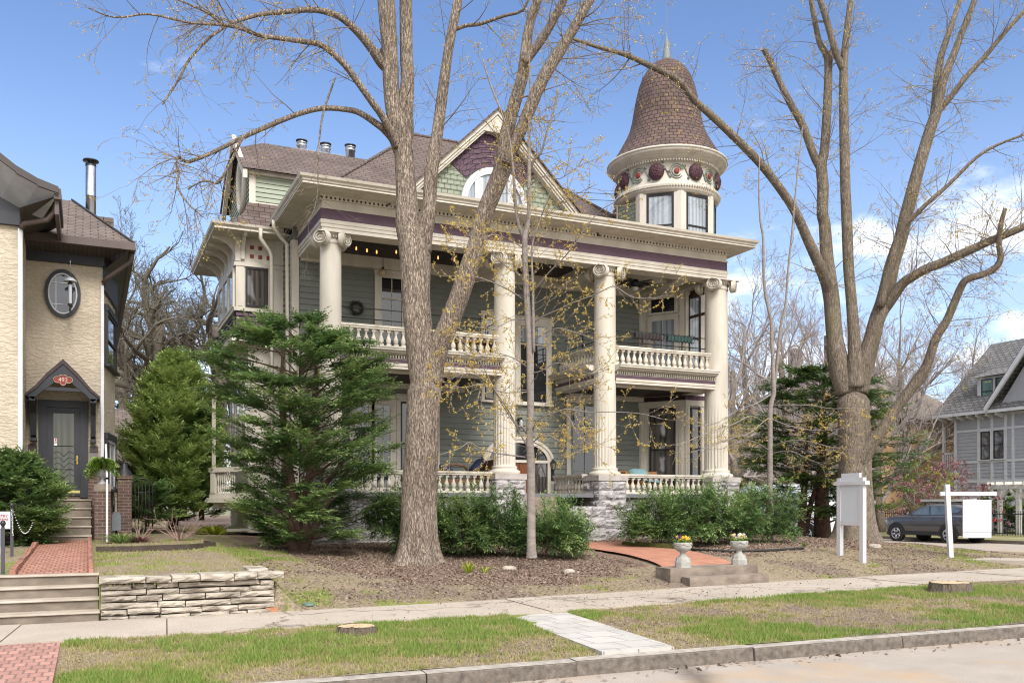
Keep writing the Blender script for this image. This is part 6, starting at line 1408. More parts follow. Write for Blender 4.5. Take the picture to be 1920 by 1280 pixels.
for tr, a, b in low:
    pts = T.limb([(x, y, w_ * .48) for x, y, w_ in tr], D4 + a, D4 + b, 5, 4, mb=T.tw); T.along(pts, .2, 1, 17, .65, .03, .005, lev=2, wig=.18, ang=(25, 65), bud=.6, dens=.9)
for pts in (tk, rt): T.along(pts, .45, 1, 16, 1.0, .06, .007, lev=2, wig=.18, bud=.2, dens=.9)
T.finish(t4, M['barky'], M['twigp'], M['bud'], .016, 3)
# --- background trees, bare
def bare(label, px, py, d, h, r, seed, nl, ln, twig='twig', bark='oakbark', up=.06, wig=.2, ang=(25, 55), bud=0, lean=(0, 0), name='bare_tree', group=None, fork=.35, budmat=None, dens=.9, rmin=.008, z0=None):
    b = P(px, py, d)
    if z0 is not None: b.z = z0
    th = thing(name, b, label, 'tree', group); T = Tree(seed); R = T.r; pts = []; p = b - Vector((0, 0, .3)); n = 9; dd = Vector((lean[0], lean[1], 1)).normalized()
    for i in range(n + 1): pts.append((p.copy(), r * (1.25 if i == 0 else 1) * (1 - .5 * i / n))); dd = (dd + Vector((R.gauss(0, .06), R.gauss(0, .06), .05))).normalized(); p = p + dd * (h * (fork + .35) / n)
    T.trunk.tube([q for q, _ in pts], [q for _, q in pts], 9)
    for k in range(nl):
        f = fork + (1 - fork) * (k + R.random() * .5) / nl; i = min(n, int(f * n)); a = k * 2.4 + R.uniform(-.5, .5); el = R.uniform(.25, 1.1) if k < nl - 2 else 1.4
        T.grow(pts[i][0], Vector((math.cos(a), math.sin(a), el)), ln * R.uniform(.75, 1.2), pts[i][1] * .6, 0, up, wig, ang, bud, dens, (.42, .7), rmin)
    T.finish(th, M[bark], M[twig], budmat, .06, 2); return th
M['oaktwig'] = mat('lichened_oak_twigs', (.155, .135, .10), .9, (.10, .088, .066), 3)
bare('widest gnarled bare oak, filling the gap behind the two houses', 335, 900, 46, 13, .62, 41, 13, 6.4, 'oaktwig', 'oakbark', .05, .34, (30, 70), .0, (-.1, 0), 'oak_tree', fork=.28, dens=.95)
bare('second gnarled bare oak just right of the wide oak, half behind the side bay', 395, 900, 44, 12, .45, 43, 9, 5.2, 'oaktwig', 'oakbark', .06, .34, (30, 70), 0, (.05, 0), 'oak_tree', fork=.3, dens=.9)
bare('thin bare tree crown rising over the stucco house roof edge', 245, 900, 52, 14.5, .3, 47, 8, 4.2, 'oaktwig', 'oakbark', .12, .2, (20, 45), 0, (0, 0), 'bare_tree', fork=.45)
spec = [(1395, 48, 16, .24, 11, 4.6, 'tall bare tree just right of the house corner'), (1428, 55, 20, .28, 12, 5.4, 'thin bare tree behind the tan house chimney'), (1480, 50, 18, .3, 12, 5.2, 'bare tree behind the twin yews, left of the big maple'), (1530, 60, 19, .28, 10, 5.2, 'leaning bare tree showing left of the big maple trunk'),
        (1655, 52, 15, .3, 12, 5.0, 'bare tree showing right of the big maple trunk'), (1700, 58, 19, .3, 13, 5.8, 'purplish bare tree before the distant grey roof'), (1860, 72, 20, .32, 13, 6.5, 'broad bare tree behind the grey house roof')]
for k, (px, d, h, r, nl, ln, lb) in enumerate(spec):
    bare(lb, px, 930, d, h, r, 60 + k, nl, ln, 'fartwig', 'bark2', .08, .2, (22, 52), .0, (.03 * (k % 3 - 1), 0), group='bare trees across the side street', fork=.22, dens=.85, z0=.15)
bare('small yellow green leafing tree before the grey roofed house', 1735, 930, 52, 5.5, .12, 81, 12, 2.2, 'twig', 'bark2', .06, .2, (25, 55), .6, name='spring_tree', fork=.15, budmat=M['brightleaf'], z0=.15)
bare('pink flowering redbud behind the parked grey car', 1745, 960, 47, 4.2, .12, 83, 14, 2.4, 'twig', 'bark2', .04, .25, (25, 60), .6, name='redbud_tree', fork=.12, budmat=M['pinkbud'], z0=.15)
bare('yellow budding shrub below the balcony of the grey house', 1772, 960, 50, 3.4, .08, 85, 12, 1.7, 'twig', 'bark2', .04, .25, (25, 60), .6, name='spring_shrub', fork=.1, budmat=M['brightleaf'], z0=.15)
# ------------------------------------------------------------------ evergreens
def sprays(centers, dirs, lens, K, ll, lw, g, flat=.8, up=.15):
    """leaf quads set alternately along each twig; returns (n,4,3)"""
    C = np.repeat(centers, K, 0); Dd = np.repeat(dirs, K, 0); Ln = np.repeat(lens, K); n = len(C)
    t = np.tile((np.arange(K) + .5) / K, len(centers)); sgn = np.tile(np.where(np.arange(K) % 2 == 0, 1., -1.), len(centers))
    upv = np.tile(np.array([0, 0, 1.0]), (n, 1)) + g.normal(0, 1 - flat, (n, 3)); side = np.cross(Dd, upv); side /= np.linalg.norm(side, axis=1)[:, None] + 1e-9
    ax = Dd * .75 + side * (sgn * (1.05 - .55 * t))[:, None] + g.normal(0, .16, (n, 3)); ax[:, 2] += up * .5; ax /= np.linalg.norm(ax, axis=1)[:, None]
    nr_ = np.cross(ax, side * sgn[:, None]); wv = np.cross(ax, upv); wv /= np.linalg.norm(wv, axis=1)[:, None] + 1e-9
    p = C + Dd * (t * Ln)[:, None]; l_ = (ll * g.uniform(.6, 1.25, n) * (1 - .35 * t))[:, None]; w_ = lw * g.uniform(.7, 1.2, n)[:, None]
    sag = np.zeros((n, 3)); sag[:, 2] = -.12 * l_[:, 0]
    return np.stack([p, p + ax * l_ * .45 + wv * w_, p + ax * l_ + sag, p + ax * l_ * .45 - wv * w_], 1)
def conifer(th, base, env, nb, seed, leaf, wood, trunks, K=10, ll=.13, lw=.018, tw=.34, elev=(.0, .5), squash=1.0, per=16, droop=.0, inner=.35, gap=None, tone0=.42):
    """env: (z above base, radius left, radius right) rows; layered branches carrying flat sprays"""
    g = np.random.default_rng(seed); base = np.array(base); wd = MB(); zs = [e[0] for e in env]
    for tr in trunks: wd.tube([Vector(base) + Vector(q[:3]) for q in tr], [q[3] for q in tr], 9)
    Cs, Ds, Ls, Ts = [], [], [], []
    cr = np.array([_c, -_s, 0.])                      # picture-right direction only orders the measured left and right radii
    for i in range(nb):
        zt = zs[0] + (zs[-1] - zs[0]) * g.random() ** .85; a = g.uniform(0, 2 * math.pi); dirh = np.array([math.cos(a), math.sin(a) , 0])
        k = float(dirh @ cr); rl, rr = np.interp(zt, zs, [e[1] for e in env]), np.interp(zt, zs, [e[2] for e in env]); r = (rl if k < 0 else rr)
        sq = math.sqrt(k * k + (1 - k * k) * squash ** 2); r *= sq * (g.uniform(.55, 1.0) if i % 3 else g.uniform(.9, 1.08))
        if r < .15: r = .15
        el = g.uniform(*elev); z0 = max(.1, zt - r * el); p0 = base + np.array([0, 0, z0]) + dirh * .04
        p1 = base + np.array([0, 0, zt]) + dirh * r; m_ = (p0 + p1) / 2 + np.array([0, 0, .08 * r - droop * r * .2])
        pts = [p0 * (1 - t) ** 2 + 2 * m_ * t * (1 - t) + p1 * t * t for t in np.linspace(0, 1, 6)]
        if g.random() < .75: wd.tube([Vector(q) for q in pts], [.018 * (1 - .8 * t) * (.6 + r * .35) for t in np.linspace(0, 1, 6)], 4, cap=False)
        tone = np.clip(tone0 + g.normal(0, .13), 0, 1)
        for j in range(per):
            t = 1 - (1 - inner) * (g.random() ** 1.25) * .95; q = p0 * (1 - t) ** 2 + 2 * m_ * t * (1 - t) + p1 * t * t
            tan = (m_ - p0) * (1 - t) + (p1 - m_) * t; tan /= np.linalg.norm(tan); sd = np.cross(tan, [0, 0, 1.]); sd /= np.linalg.norm(sd)
            off = g.uniform(-1, 1) * .30 * r * (1.15 - t); q = q + sd * off * .6 + np.array([0, 0, g.normal(0, .03)])
            d = tan * 1.0 + sd * np.sign(off) * g.uniform(.1, .9) + np.array([0, 0, g.normal(.05 - droop, .16)]); d /= np.linalg.norm(d)
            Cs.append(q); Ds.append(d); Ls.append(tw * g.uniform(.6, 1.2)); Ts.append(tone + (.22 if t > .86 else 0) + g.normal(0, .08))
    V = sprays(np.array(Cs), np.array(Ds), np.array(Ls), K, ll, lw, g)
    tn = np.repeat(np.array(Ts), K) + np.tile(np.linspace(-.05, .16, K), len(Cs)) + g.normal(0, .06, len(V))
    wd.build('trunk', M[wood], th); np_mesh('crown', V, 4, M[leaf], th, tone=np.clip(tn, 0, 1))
# dark spreading yew at the left front corner of the house
D5 = 19.4; b5 = P(560, 1032, D5); k5 = D5 / FPX
y1 = thing('yew_tree', b5, 'large spreading dark green yew hiding the left corner of the porch', 'tree')
def envpx(rows, yb, cx, k): return [((yb - y) * k, (cx - l) * k, (r - cx) * k) for y, l, r in rows]
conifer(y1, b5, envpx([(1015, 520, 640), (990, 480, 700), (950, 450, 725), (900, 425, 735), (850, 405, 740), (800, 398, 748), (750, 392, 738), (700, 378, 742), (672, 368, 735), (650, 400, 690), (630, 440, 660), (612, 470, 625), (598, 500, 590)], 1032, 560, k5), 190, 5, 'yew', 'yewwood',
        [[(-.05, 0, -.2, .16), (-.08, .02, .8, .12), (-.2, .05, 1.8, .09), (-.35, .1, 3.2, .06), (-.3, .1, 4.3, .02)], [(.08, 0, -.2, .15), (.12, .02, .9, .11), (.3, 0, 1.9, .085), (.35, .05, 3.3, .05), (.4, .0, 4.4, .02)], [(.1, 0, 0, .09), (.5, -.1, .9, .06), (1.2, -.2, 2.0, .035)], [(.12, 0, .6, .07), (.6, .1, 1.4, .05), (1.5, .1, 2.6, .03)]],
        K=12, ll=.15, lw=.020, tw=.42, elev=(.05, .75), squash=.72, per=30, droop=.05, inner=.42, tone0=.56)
# feathery arborvitae between the houses
D6 = 26.0; b6 = P(325, 985, D6); k6 = D6 / FPX
a1 = thing('arborvitae', b6, 'tall feathery yellow green arborvitae between the two houses', 'tree')
conifer(a1, b6, envpx([(980, 255, 400), (940, 238, 408), (880, 232, 412), (840, 235, 410), (800, 245, 405), (760, 262, 395), (720, 285, 372), (695, 310, 350), (678, 326, 336)], 985, 325, k6), 420, 9, 'arb', 'yewwood', [[(0, 0, -.2, .14), (0, 0, 2, .1), (0, 0, 4.4, .02)]], K=10, ll=.20, lw=.026, tw=.4, elev=(.5, 1.3), squash=.9, per=20, droop=-.3, inner=.5, tone0=.58)
sh1 = thing('yew_shrub', P(275, 978, 23.5), 'dark rounded yew shrub at the foot of the arborvitae', 'shrub')
conifer(sh1, P(275, 980, 23.5), envpx([(972, 240, 320), (940, 236, 322), (915, 246, 312), (902, 262, 295)], 980, 275, 23.5 / FPX), 70, 15, 'yew', 'yewwood', [[(0, 0, -.1, .05), (0, 0, .5, .03)]], K=10, ll=.12, lw=.018, tw=.25, elev=(.3, 1), per=14, inner=.45, tone0=.35)
sh2 = thing('yew_shrub', P(378, 975, 26.0), 'dark green yew shrub between the arborvitae and the side porch', 'shrub')
conifer(sh2, P(378, 968, 26.0), envpx([(960, 340, 412), (920, 330, 415), (860, 335, 412), (800, 345, 405), (760, 360, 395)], 968, 378, 26 / FPX), 110, 16, 'yew', 'yewwood', [[(0, 0, -.1, .08), (0, 0, 2, .03)]], K=10, ll=.15, lw=.02, tw=.3, elev=(.4, 1.1), per=15, inner=.4, tone0=.4)
DN = 17.6; bn = P(25, 1030, DN); kn_ = DN / FPX
sh3 = thing('yew_shrub', bn, 'bushy green yew growing beside the entry steps behind the yard sign', 'shrub')
conifer(sh3, bn, envpx([(1020, -60, 70), (985, -70, 88), (950, -70, 98), (915, -65, 92), (885, -50, 60), (868, -20, 30), (858, 5, 20)], 1030, 10, kn_), 260, 17, 'yew', 'yewwood', [[(0, 0, -.1, .07), (0, 0, .8, .05), (.05, 0, 1.4, .02)]], K=11, ll=.12, lw=.016, tw=.3, elev=(.2, .9), per=17, inner=.35, tone0=.5)
# low yew bushes before the porch
def bush(label, parts, seed, tone0=.5):
    cx = sum(p[0] for p in parts) / len(parts); b = P(cx, parts[0][1], parts[0][2]); th = thing('yew_bush', b, label, 'bush'); g = np.random.default_rng(seed); wd = MB(); allV, allT = [], []
    for (px, yb, d, wl_, wr_, h) in parts:
        c = np.array(P(px, yb, d)); k = d / FPX; Cs, Ds, Ls, Ts = [], [], [], []
        n = int(58 * (wl_ + wr_) * k)
        for i in range(n):
            a = g.uniform(0, 6.283); k_ = math.cos(a); e = math.asin(min(1, g.random() ** 1.35)); R_ = (wl_ if k_ < 0 else wr_) * k; q = g.uniform(.6, 1.0) if i % 5 else g.uniform(1.0, 1.18)
            tip = c + (np.array([_c, -_s, 0]) * k_ * R_ + np.array([_s, _c, 0]) * math.sin(a) * min(R_, .9)) * math.cos(e) ** .6 * q + np.array([0, 0, .10 + h * k * math.sin(e) * q])
            p0 = c + (tip - c) * .5; p0[2] = c[2] + .04 + (tip[2] - c[2]) * .1; m_ = (p0 + tip) / 2; m_[2] += .1
            if i % 2 == 0: wd.tube([Vector(p0), Vector(m_), Vector(tip)], [.016, .01, .004], 4, cap=False)
            tone = tone0 + g.normal(0, .17) + .12 * math.sin(tip[0] * 3.1 + tip[2] * 4)
            for j in range(17):
                t = 1 - .6 * g.random() ** 1.2; pt = p0 * (1 - t) ** 2 + 2 * m_ * t * (1 - t) + tip * t * t; tan = (m_ - p0) * (1 - t) + (tip - m_) * t; tan /= np.linalg.norm(tan) + 1e-9
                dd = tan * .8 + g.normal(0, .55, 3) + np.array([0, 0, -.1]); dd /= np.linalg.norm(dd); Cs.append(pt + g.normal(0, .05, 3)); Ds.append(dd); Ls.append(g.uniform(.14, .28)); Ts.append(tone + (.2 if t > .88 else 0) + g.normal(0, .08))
        V = sprays(np.array(Cs), np.array(Ds), np.array(Ls), 9, .105, .015, g); allV.append(V); allT.append(np.repeat(np.array(Ts), 9) + np.tile(np.linspace(-.05, .15, 9), len(Cs)))
    wd.build('stems', M['yewwood'], th); np_mesh('foliage', np.concatenate(allV), 4, M['yew'], th, tone=np.clip(np.concatenate(allT), 0, 1))
bush('low spreading yew bush between the big tree and the young maple', [(800, 1028, 20.0, 60, 75, 88), (870, 1030, 19.8, 75, 80, 104), (945, 1028, 20.0, 75, 50, 99)], 31)
bush('low yew bush right of the young maple trunk by the porch steps', [(1020, 1032, 19.6, 55, 60, 86), (1060, 1030, 19.8, 45, 46, 79)], 32, .52)
bush('small yew bush between the large yew and the big tree', [(735, 1005, 20.3, 48, 48, 92)], 35, .5)
bush('wide yew bush in front of the right porch balustrade', [(1225, 1008, 22.6, 60, 70, 84), (1290, 1010, 22.6, 80, 80, 104), (1370, 1008, 22.8, 75, 65, 97)], 33, .5)
bush('yew bush behind the slim maple trunk at the house corner', [(1435, 1006, 23.8, 58, 66, 99)], 34, .48)
# twin hemlock-like yews behind the big maple
DH = 30.0; bh = P(1540, 1003, DH); kh = DH / FPX
h1 = thing('hemlock_tree', bh, 'broad dark evergreen behind the big maple trunk, with two bare lower trunks', 'tree')
conifer(h1, bh, envpx([(985, 1440, 1600), (950, 1420, 1690), (900, 1400, 1722), (870, 1380, 1738), (830, 1372, 1720), (800, 1370, 1705), (760, 1400, 1690), (730, 1440, 1660), (705, 1470, 1620), (690, 1490, 1580)], 1003, 1545, kh), 215, 22, 'yew2', 'yewwood',
        [[(.05, 0, -.2, .30), (.02, 0, .6, .25), (.02, 0, 1.6, .21), (.1, 0, 3.2, .12), (.1, 0, 5.2, .03)], [(-.75, .1, -.2, .16), (-.68, .1, .9, .12), (-.55, .1, 2.2, .08), (-.5, .1, 4, .02)], [(-.6, .1, .1, .11), (-.35, .1, 1.0, .08), (.0, .1, 2.0, .05)]], K=10, ll=.2, lw=.028, tw=.5, elev=(-.1, .5), squash=.55, per=17, droop=.1, inner=.45, tone0=.42)
bg1 = thing('spruce_tree', P(245, 900, 60), 'dark blue green evergreen far behind the garden gate', 'tree')
bb = P(243, 900, 60); bb.z = 0
conifer(bg1, bb, [(.5, 2.6, 3.2), (3, 2.6, 3.4), (6, 2.2, 3), (9, 1.4, 2.2), (10.8, .5, .8)], 130, 25, 'yew', 'yewwood', [[(0, 0, 0, .2), (0, 0, 9, .05)]], K=9, ll=.38, lw=.06, tw=.8, elev=(-.2, .4), per=14, droop=.1, inner=.4, tone0=.4)
# small plants
def tuft(name, label, cat, px, py, d, n, h, mat_, seed, wd=.012, spread=.25, tone=.5, z=None):
    b = P(px, py, d); b.z = gzf(b.x, b.y) if z is None else z; th = thing(name, b, label, cat); g = np.random.default_rng(seed); V = []
    for i in range(n):
        a = g.uniform(0, 6.283); l_ = h * g.uniform(.5, 1.1); o = spread * g.random() ** .5; p = np.array(b) + np.array([math.cos(a) * o * .4, math.sin(a) * o * .4, 0]); dirn = np.array([math.cos(a), math.sin(a), 0]); s = np.array([-math.sin(a), math.cos(a), 0]) * wd
        q = [p + dirn * o * t * 1.3 + np.array([0, 0, l_ * (1.5 * t - .62 * t * t)]) for t in (0, .5, 1)]
        V.append([q[0] - s, q[1] - s, q[1] + s, q[0] + s]); V.append([q[1] - s, q[2] - s * .2, q[2] + s * .2, q[1] + s])
    np_mesh('leaves', np.array(V), 4, M[mat_], th, tone=np.clip(np.repeat(g.normal(tone, .2, n), 2), 0, 1)); return th
tuft('daylily', 'larger clump of fresh green daylily shoots close to the big tree', 'plant', 878, 1048, 17.0, 26, .24, 'brightleaf', 51, .012, .14, .2); tuft('daylily', 'smaller green daylily shoots nearer the young maple trunk', 'plant', 908, 1050, 17.0, 16, .17, 'brightleaf', 52, .012, .14, .2)
tuft('green_seedling', 'tiny green seedling clump in the mulch beside the white notice board', 'plant', 1506, 1026, 22, 14, .13, 'fern', 53, .012, .1)
tuft('hosta_clump', 'bright green ground plants by the side porch foot', 'plant', 400, 975, 25.5, 120, .3, 'brightleaf', 54, .03, .9, .3)
fr_ = thing('fern', (.27, 20.8, 2.42), 'lush arching green fern in the grey urn', 'plant'); g = np.random.default_rng(61); V = []; Tn = []
for i in range(140):
    a = g.uniform(0, 6.283); el = g.uniform(.15, 1.5); l_ = g.uniform(.2, .38); d = np.array([math.cos(a), math.sin(a), 0]); tn = g.normal(.5, .18)
    for k in range(11):
        t = (k + .5) / 11; p = np.array([.27, 20.8, 2.42]) + d * l_ * t * math.cos(el * .62) + np.array([0, 0, l_ * (math.sin(el) * t * 1.7 - 1.3 * t * t)])
        for sg in (-1, 1):
            s = np.array([-math.sin(a) * sg, math.cos(a) * sg, g.uniform(-1.1, -.2)]); e = .06 * (1 - .5 * t); V.append([p - d * .012, p + s * e * .6 - d * .012, p + s * e + d * .02, p + d * .016 + np.array([0, 0, .012])]); Tn.append(tn + .2 * t)
np_mesh('fronds', np.array(V), 4, M['fern'], fr_, tone=np.clip(Tn, 0, 1))
def twigshrub(label, px, py, d, n, ln, up, seed, m_, name='bare_shrub'):
    b = P(px, py, d); b.z = gzf(b.x, b.y); th = thing(name, b, label, 'shrub'); T = Tree(seed)
    for i in range(n):
        a = T.r.uniform(0, 6.283); T.grow(b + Vector((math.cos(a) * .03, math.sin(a) * .03, 0)), Vector((math.cos(a), math.sin(a), T.r.uniform(.5, 1.4))), ln * T.r.uniform(.7, 1.15), .014, 1, up, .16, (20, 45), 0, 1.0, (.45, .7), .004)
    T.tw.build('branches', M[m_], th); return th
M['redtwig'] = mat('tan_pink_twigs', (.34, .23, .19), .9, (.25, .165, .135), 5)
twigshrub('leafless tan twig shrub arching over the edged bed', 335, 1003, 19.4, 16, .62, -.02, 71, 'redtwig')
twigshrub('upright dry reddish stems at the front of the bed', 258, 1008, 18.6, 12, .36, .2, 72, 'redtwig', 'dry_stems')
tuft('heather', 'grey green low plant beside the entry steps', 'plant', 228, 1012, 18.4, 130, .22, 'yew', 55, .014, .32, .9)
tuft('hellebore', 'pale pink green low plant in the edged bed', 'plant', 262, 1010, 18.7, 90, .16, 'pinkbud', 56, .014, .3, .8)
# ------------------------------------------------------------------ front yard objects
m = MB(); m.extr([(9.58, 13.44, .1), (11.52, 13.68, .1), (11.62, 14.0, .1), (9.66, 13.8, .1)], (0, 0, .255)); m.extr([(9.42, 13.80, .1), (11.60, 14.08, .1), (11.68, 14.62, .1), (9.5, 14.4, .1)], (0, 0, .40))
tag(m.build('urn_steps', M['stepcon']), 'two low concrete steps with flower urns leading onto the terracotta path', 'steps')
def flower_urn(x, y, z, label, seed, cols):
    o = thing('flower_urn', (x, y, z), label, 'urn', 'flower urns on the low steps'); q = MB()
    M8 = Matrix.Translation((x, y, z))
    q.lathe([(.15, 0), (.145, .10), (.135, .115), (.125, .17), (.12, .18)], (x, y), 8, False); 
    q2 = MB(); q.v = [(a, b, c + z) for a, b, c in q.v]; q.build('plinth', M['urn'], o)
    q2.lathe([(.10, .18), (.055, .23), (.05, .27), (.075, .285), (.12, .31), (.155, .35), (.165, .39), (.155, .405), (.162, .42), (.17, .455), (.16, .455), (.15, .43), (.001, .425)], (0, 0), 24); q2.v = [(a + x, b + y, c + z) for a, b, c in q2.v]; q2.build('bowl', M['urn'], o)
    s = MB()
    for k in range(6):
        a0, a1 = k * math.pi / 3, (k + 1) * math.pi / 3; s.tube([Vector((x + .172 * math.cos(a), y + .172 * math.sin(a), z + .435 - .04 * math.sin(math.pi * t))) for t, a in ((t, a0 + (a1 - a0) * t) for t in np.linspace(0, 1, 7))], .006, 4)
    s.build('swag', M['urn'], o)
    f = thing('pansies', (x, y, z + .43), label.split(' urn')[0].replace('stone', '').strip() + ' pansies growing in the urn', 'flowers'); f['label'] = cols[1]
    g = np.random.default_rng(seed); V, Tn = [], []
    for i in range(150):
        a = g.uniform(0, 6.283); r = .16 * g.random() ** .5; p = np.array([x + r * math.cos(a), y + r * math.sin(a), z + .43 + g.uniform(0, .08)]); u = g.normal(0, 1, 3); u /= np.linalg.norm(u); v = np.cross(u, g.normal(0, 1, 3)); v /= np.linalg.norm(v); V.append([p - u * .03, p - v * .014, p + u * .03, p + v * .014]); Tn.append(g.normal(.4, .2))
    np_mesh('foliage', np.array(V), 4, M['fern'], f, tone=np.clip(Tn, 0, 1))
    for nm, cnt in cols[0]:
        q = MB()
        for i in range(cnt):
            a = g.uniform(0, 6.283); r = .15 * g.random() ** .5; c = Vector((x + r * math.cos(a), y + r * math.sin(a), z + .50 + g.uniform(0, .08))); nn = Vector((g.normal(-.3, .5), g.normal(-.8, .4), g.normal(.5, .3))).normalized(); u = nn.orthogonal().normalized(); v = nn.cross(u)
            for k in range(5):
                t = k * 1.2566; e = c + (u * math.cos(t) + v * math.sin(t)) * .018; q.add([c + nn * .004, e + (u * math.cos(t + .6) + v * math.sin(t + .6)) * .014, e + (u * math.cos(t) + v * math.sin(t)) * .016, e + (u * math.cos(t - .6) + v * math.sin(t - .6)) * .014], [(0, 1, 2, 3)])
        q.build('petals', M[nm], f)
flower_urn(9.88, 14.08, .50, 'grey stone urn with yellow and purple pansies, left end of the low steps', 5, ((('petal_y', 14), ('petal_p', 9)), 'yellow and dark purple pansies filling the left flower urn'))
flower_urn(11.33, 14.30, .50, 'grey stone urn with yellow and white pansies, right end of the low steps', 6, ((('petal_y', 10), ('petal_w', 12)), 'yellow and white pansies filling the right flower urn'))
# blank real estate signs
za, zb = gzf(15.21, 15.03), gzf(15.23, 15.72)
s1 = thing('sign_board', (15.22, 15.35, zb), 'white post framed blank notice board standing before the big maple', 'sign')
for y, zz in ((15.03, za), (15.70, zb)):
    m = MB(); m.box(15.17, 15.27, y - .05, y + .05, zz - .1, 2.24); m.extr([(15.17, y - .05, 2.24), (15.27, y - .05, 2.24), (15.22, y, 2.28)], (0, .1, 0)) if False else None; m.build('post', M['white'], s1)
m = MB(); m.box(15.155, 15.285, 14.9, 15.83, 2.08, 2.16); m.box(15.18, 15.26, 15.081, 15.649, 1.20, 1.29); m.build('crossbar', M['white'], s1)
m = MB(); m.box(15.195, 15.245, 15.081, 15.649, 1.291, 2.079); m.build('panel', M['signface'], s1); m = MB(); m.box(15.19, 15.25, 15.1, 15.63, 2.161, 2.34); m.build('top_panel', M['signface'], s1)
a = Vector((19.32, 16.23, gzf(19.32, 16.23))); U = Vector((.907, -.421, 0)); V_ = Vector((.421, .907, 0))
s2 = thing('sign_post', a, 'white yard arm post with a blank panel hanging from its arm, before the parked car', 'sign')
m = MB(); t_ = Vector((-.09, .045, 0)); m.obox(a - U * .055 - V_ * .055 - Vector((0, 0, .1)), U * .11, V_ * .11, Vector((0, 0, 1.9)) + t_); m.build('post', M['white'], s2)
m = MB(); o_ = a + t_ + Vector((0, 0, 1.52)); m.obox(o_ - U * .17 - V_ * .035, U * 1.38, V_ * .07, (0, 0, .10)); m.build('arm', M['white'], s2)
m = MB(); o_ = a + U * .29 + Vector((0, 0, .62)); m.obox(o_ - V_ * .015, U * .70, V_ * .03, (0, 0, .80)); m.build('panel', M['signface'], s2)
m = MB(); m.obox(o_ - V_ * .012 - Vector((0, 0, .135)), U * .70, V_ * .024, (0, 0, .125)); m.build('rider_panel', M['signface'], s2)
m = MB()
for u in (.34, .94): m.tube([a + U * u + Vector((0, 0, 1.42)), a + U * u + Vector((0, 0, 1.53))], .008, 5); m.tube([a + U * u + Vector((0, 0, .6)), a + U * u + Vector((0, 0, .63))], .008, 5)
m.build('hook', M['silver'], s2)
# stumps
def stump(x, y, r, h, label, seed):
    z = float(bz(np.array([x]), np.array([y]))[0]); o = thing('tree_stump', (x, y, z), label, 'stump'); g = random.Random(seed); q = MB(); n = 40; off = [g.uniform(-.04, .04) for _ in range(n)]; vs = []
    for (rr, zz) in ((1.16, -.03), (1.06, h * .35), (1.0, h * .97)):
        for k in range(n):
            t = 2 * math.pi * k / n; q_ = r * (rr + off[k] + .05 * math.cos(3 * t + seed)); vs.append((x + q_ * math.cos(t), y + q_ * .92 * math.sin(t), z + zz + (g.uniform(-.012, .012) if zz > h * .5 else 0)))
    q.add(vs, [(i * n + k, i * n + (k + 1) % n, (i + 1) * n + (k + 1) % n, (i + 1) * n + k) for i in range(2) for k in range(n)]); q.build('bark', M['stumpbark'], o)
    q = MB(); q.add([(v[0] * .98 + x * .02, v[1] * .98 + y * .02, z + h * .97 + .0) for v in vs[2 * n:]], [tuple(range(n))]); q.build('cut_face', M['stump'], o)
stump(2.76, 10.22, .21, .10, 'pale freshly cut low stump in the boulevard grass near the stone wall', 3)
stump(13.0, 10.95, .33, .17, 'dark rough taller stump in the boulevard grass beyond the pavers', 8)
litter('sawdust', 2600, (2.1, 3.6), lambda X: (9.3 + X * 0, 10.6 + X * 0), bz, lambda X, Y: np.clip(1.2 - np.hypot(X - 2.85, Y - 9.95) / .6, 0, 1) * (np.hypot(X - 2.76, Y - 10.22) > .2), 'pale sawdust scattered around the fresh stump', 9, (.006, .02), .006)
bpy.data.objects['sawdust'].data.materials[0] = M['stump']
o = thing('yard_cleanout', (2.78, 12.85, gzf(2.78, 12.85)), 'round green rimmed pipe cap in the bare lawn by the sidewalk', 'pipe cap')
m = MB(); z = gzf(2.78, 12.85); m.lathe([(.085, z), (.085, z + .035), (.06, z + .04), (.055, z + .02)], (2.78, 12.85), 16); m.build('rim', mat('green_plastic', (.12, .2, .15), .5), o); m = MB(); m.lathe([(.056, z + .022), (.001, z + .022)], (2.78, 12.85), 16); m.build('hole', M['plastic'], o)
m = MB(); A_ = Vector((3.15, 24.0, .98)); m.obox(A_, (1.35, .25, .03), (0, .09, 0), (0, 0, .07)); tag(m.build('downspout_extension', M['cream']), 'cream downspout extension lying on the ground by the large yew', 'pipe')
m = MB(); m.tube([Vector((3.9, 23.3, .80)), Vector((4.2, 23.7, .84))], .07, 10, cap=False); tag(m.build('drain_pipe', M['plastic']), 'short black drain pipe end poking out left of the large yew', 'pipe')
m = MB(); m.obox((11.95, 19.6, gzf(12.1, 19.4) - .05), (.55, -2.0, 0), (.13, .05, 0), (0, 0, .16)); tag(m.build('timber_edging', M['moss']), 'mossy dark timber edging right of the terracotta path', 'edging')
m = MB(); pts = [(12.5, 17.5), (13.0, 16.7), (13.9, 16.4), (14.9, 16.5)]; m.tube([Vector((x, y, gzf(x, y) + .03)) for x, y in pts], .03, 6); tag(m.build('bed_hose', M['plastic']), 'black plastic edging tube along the right mulch bed', 'edging')
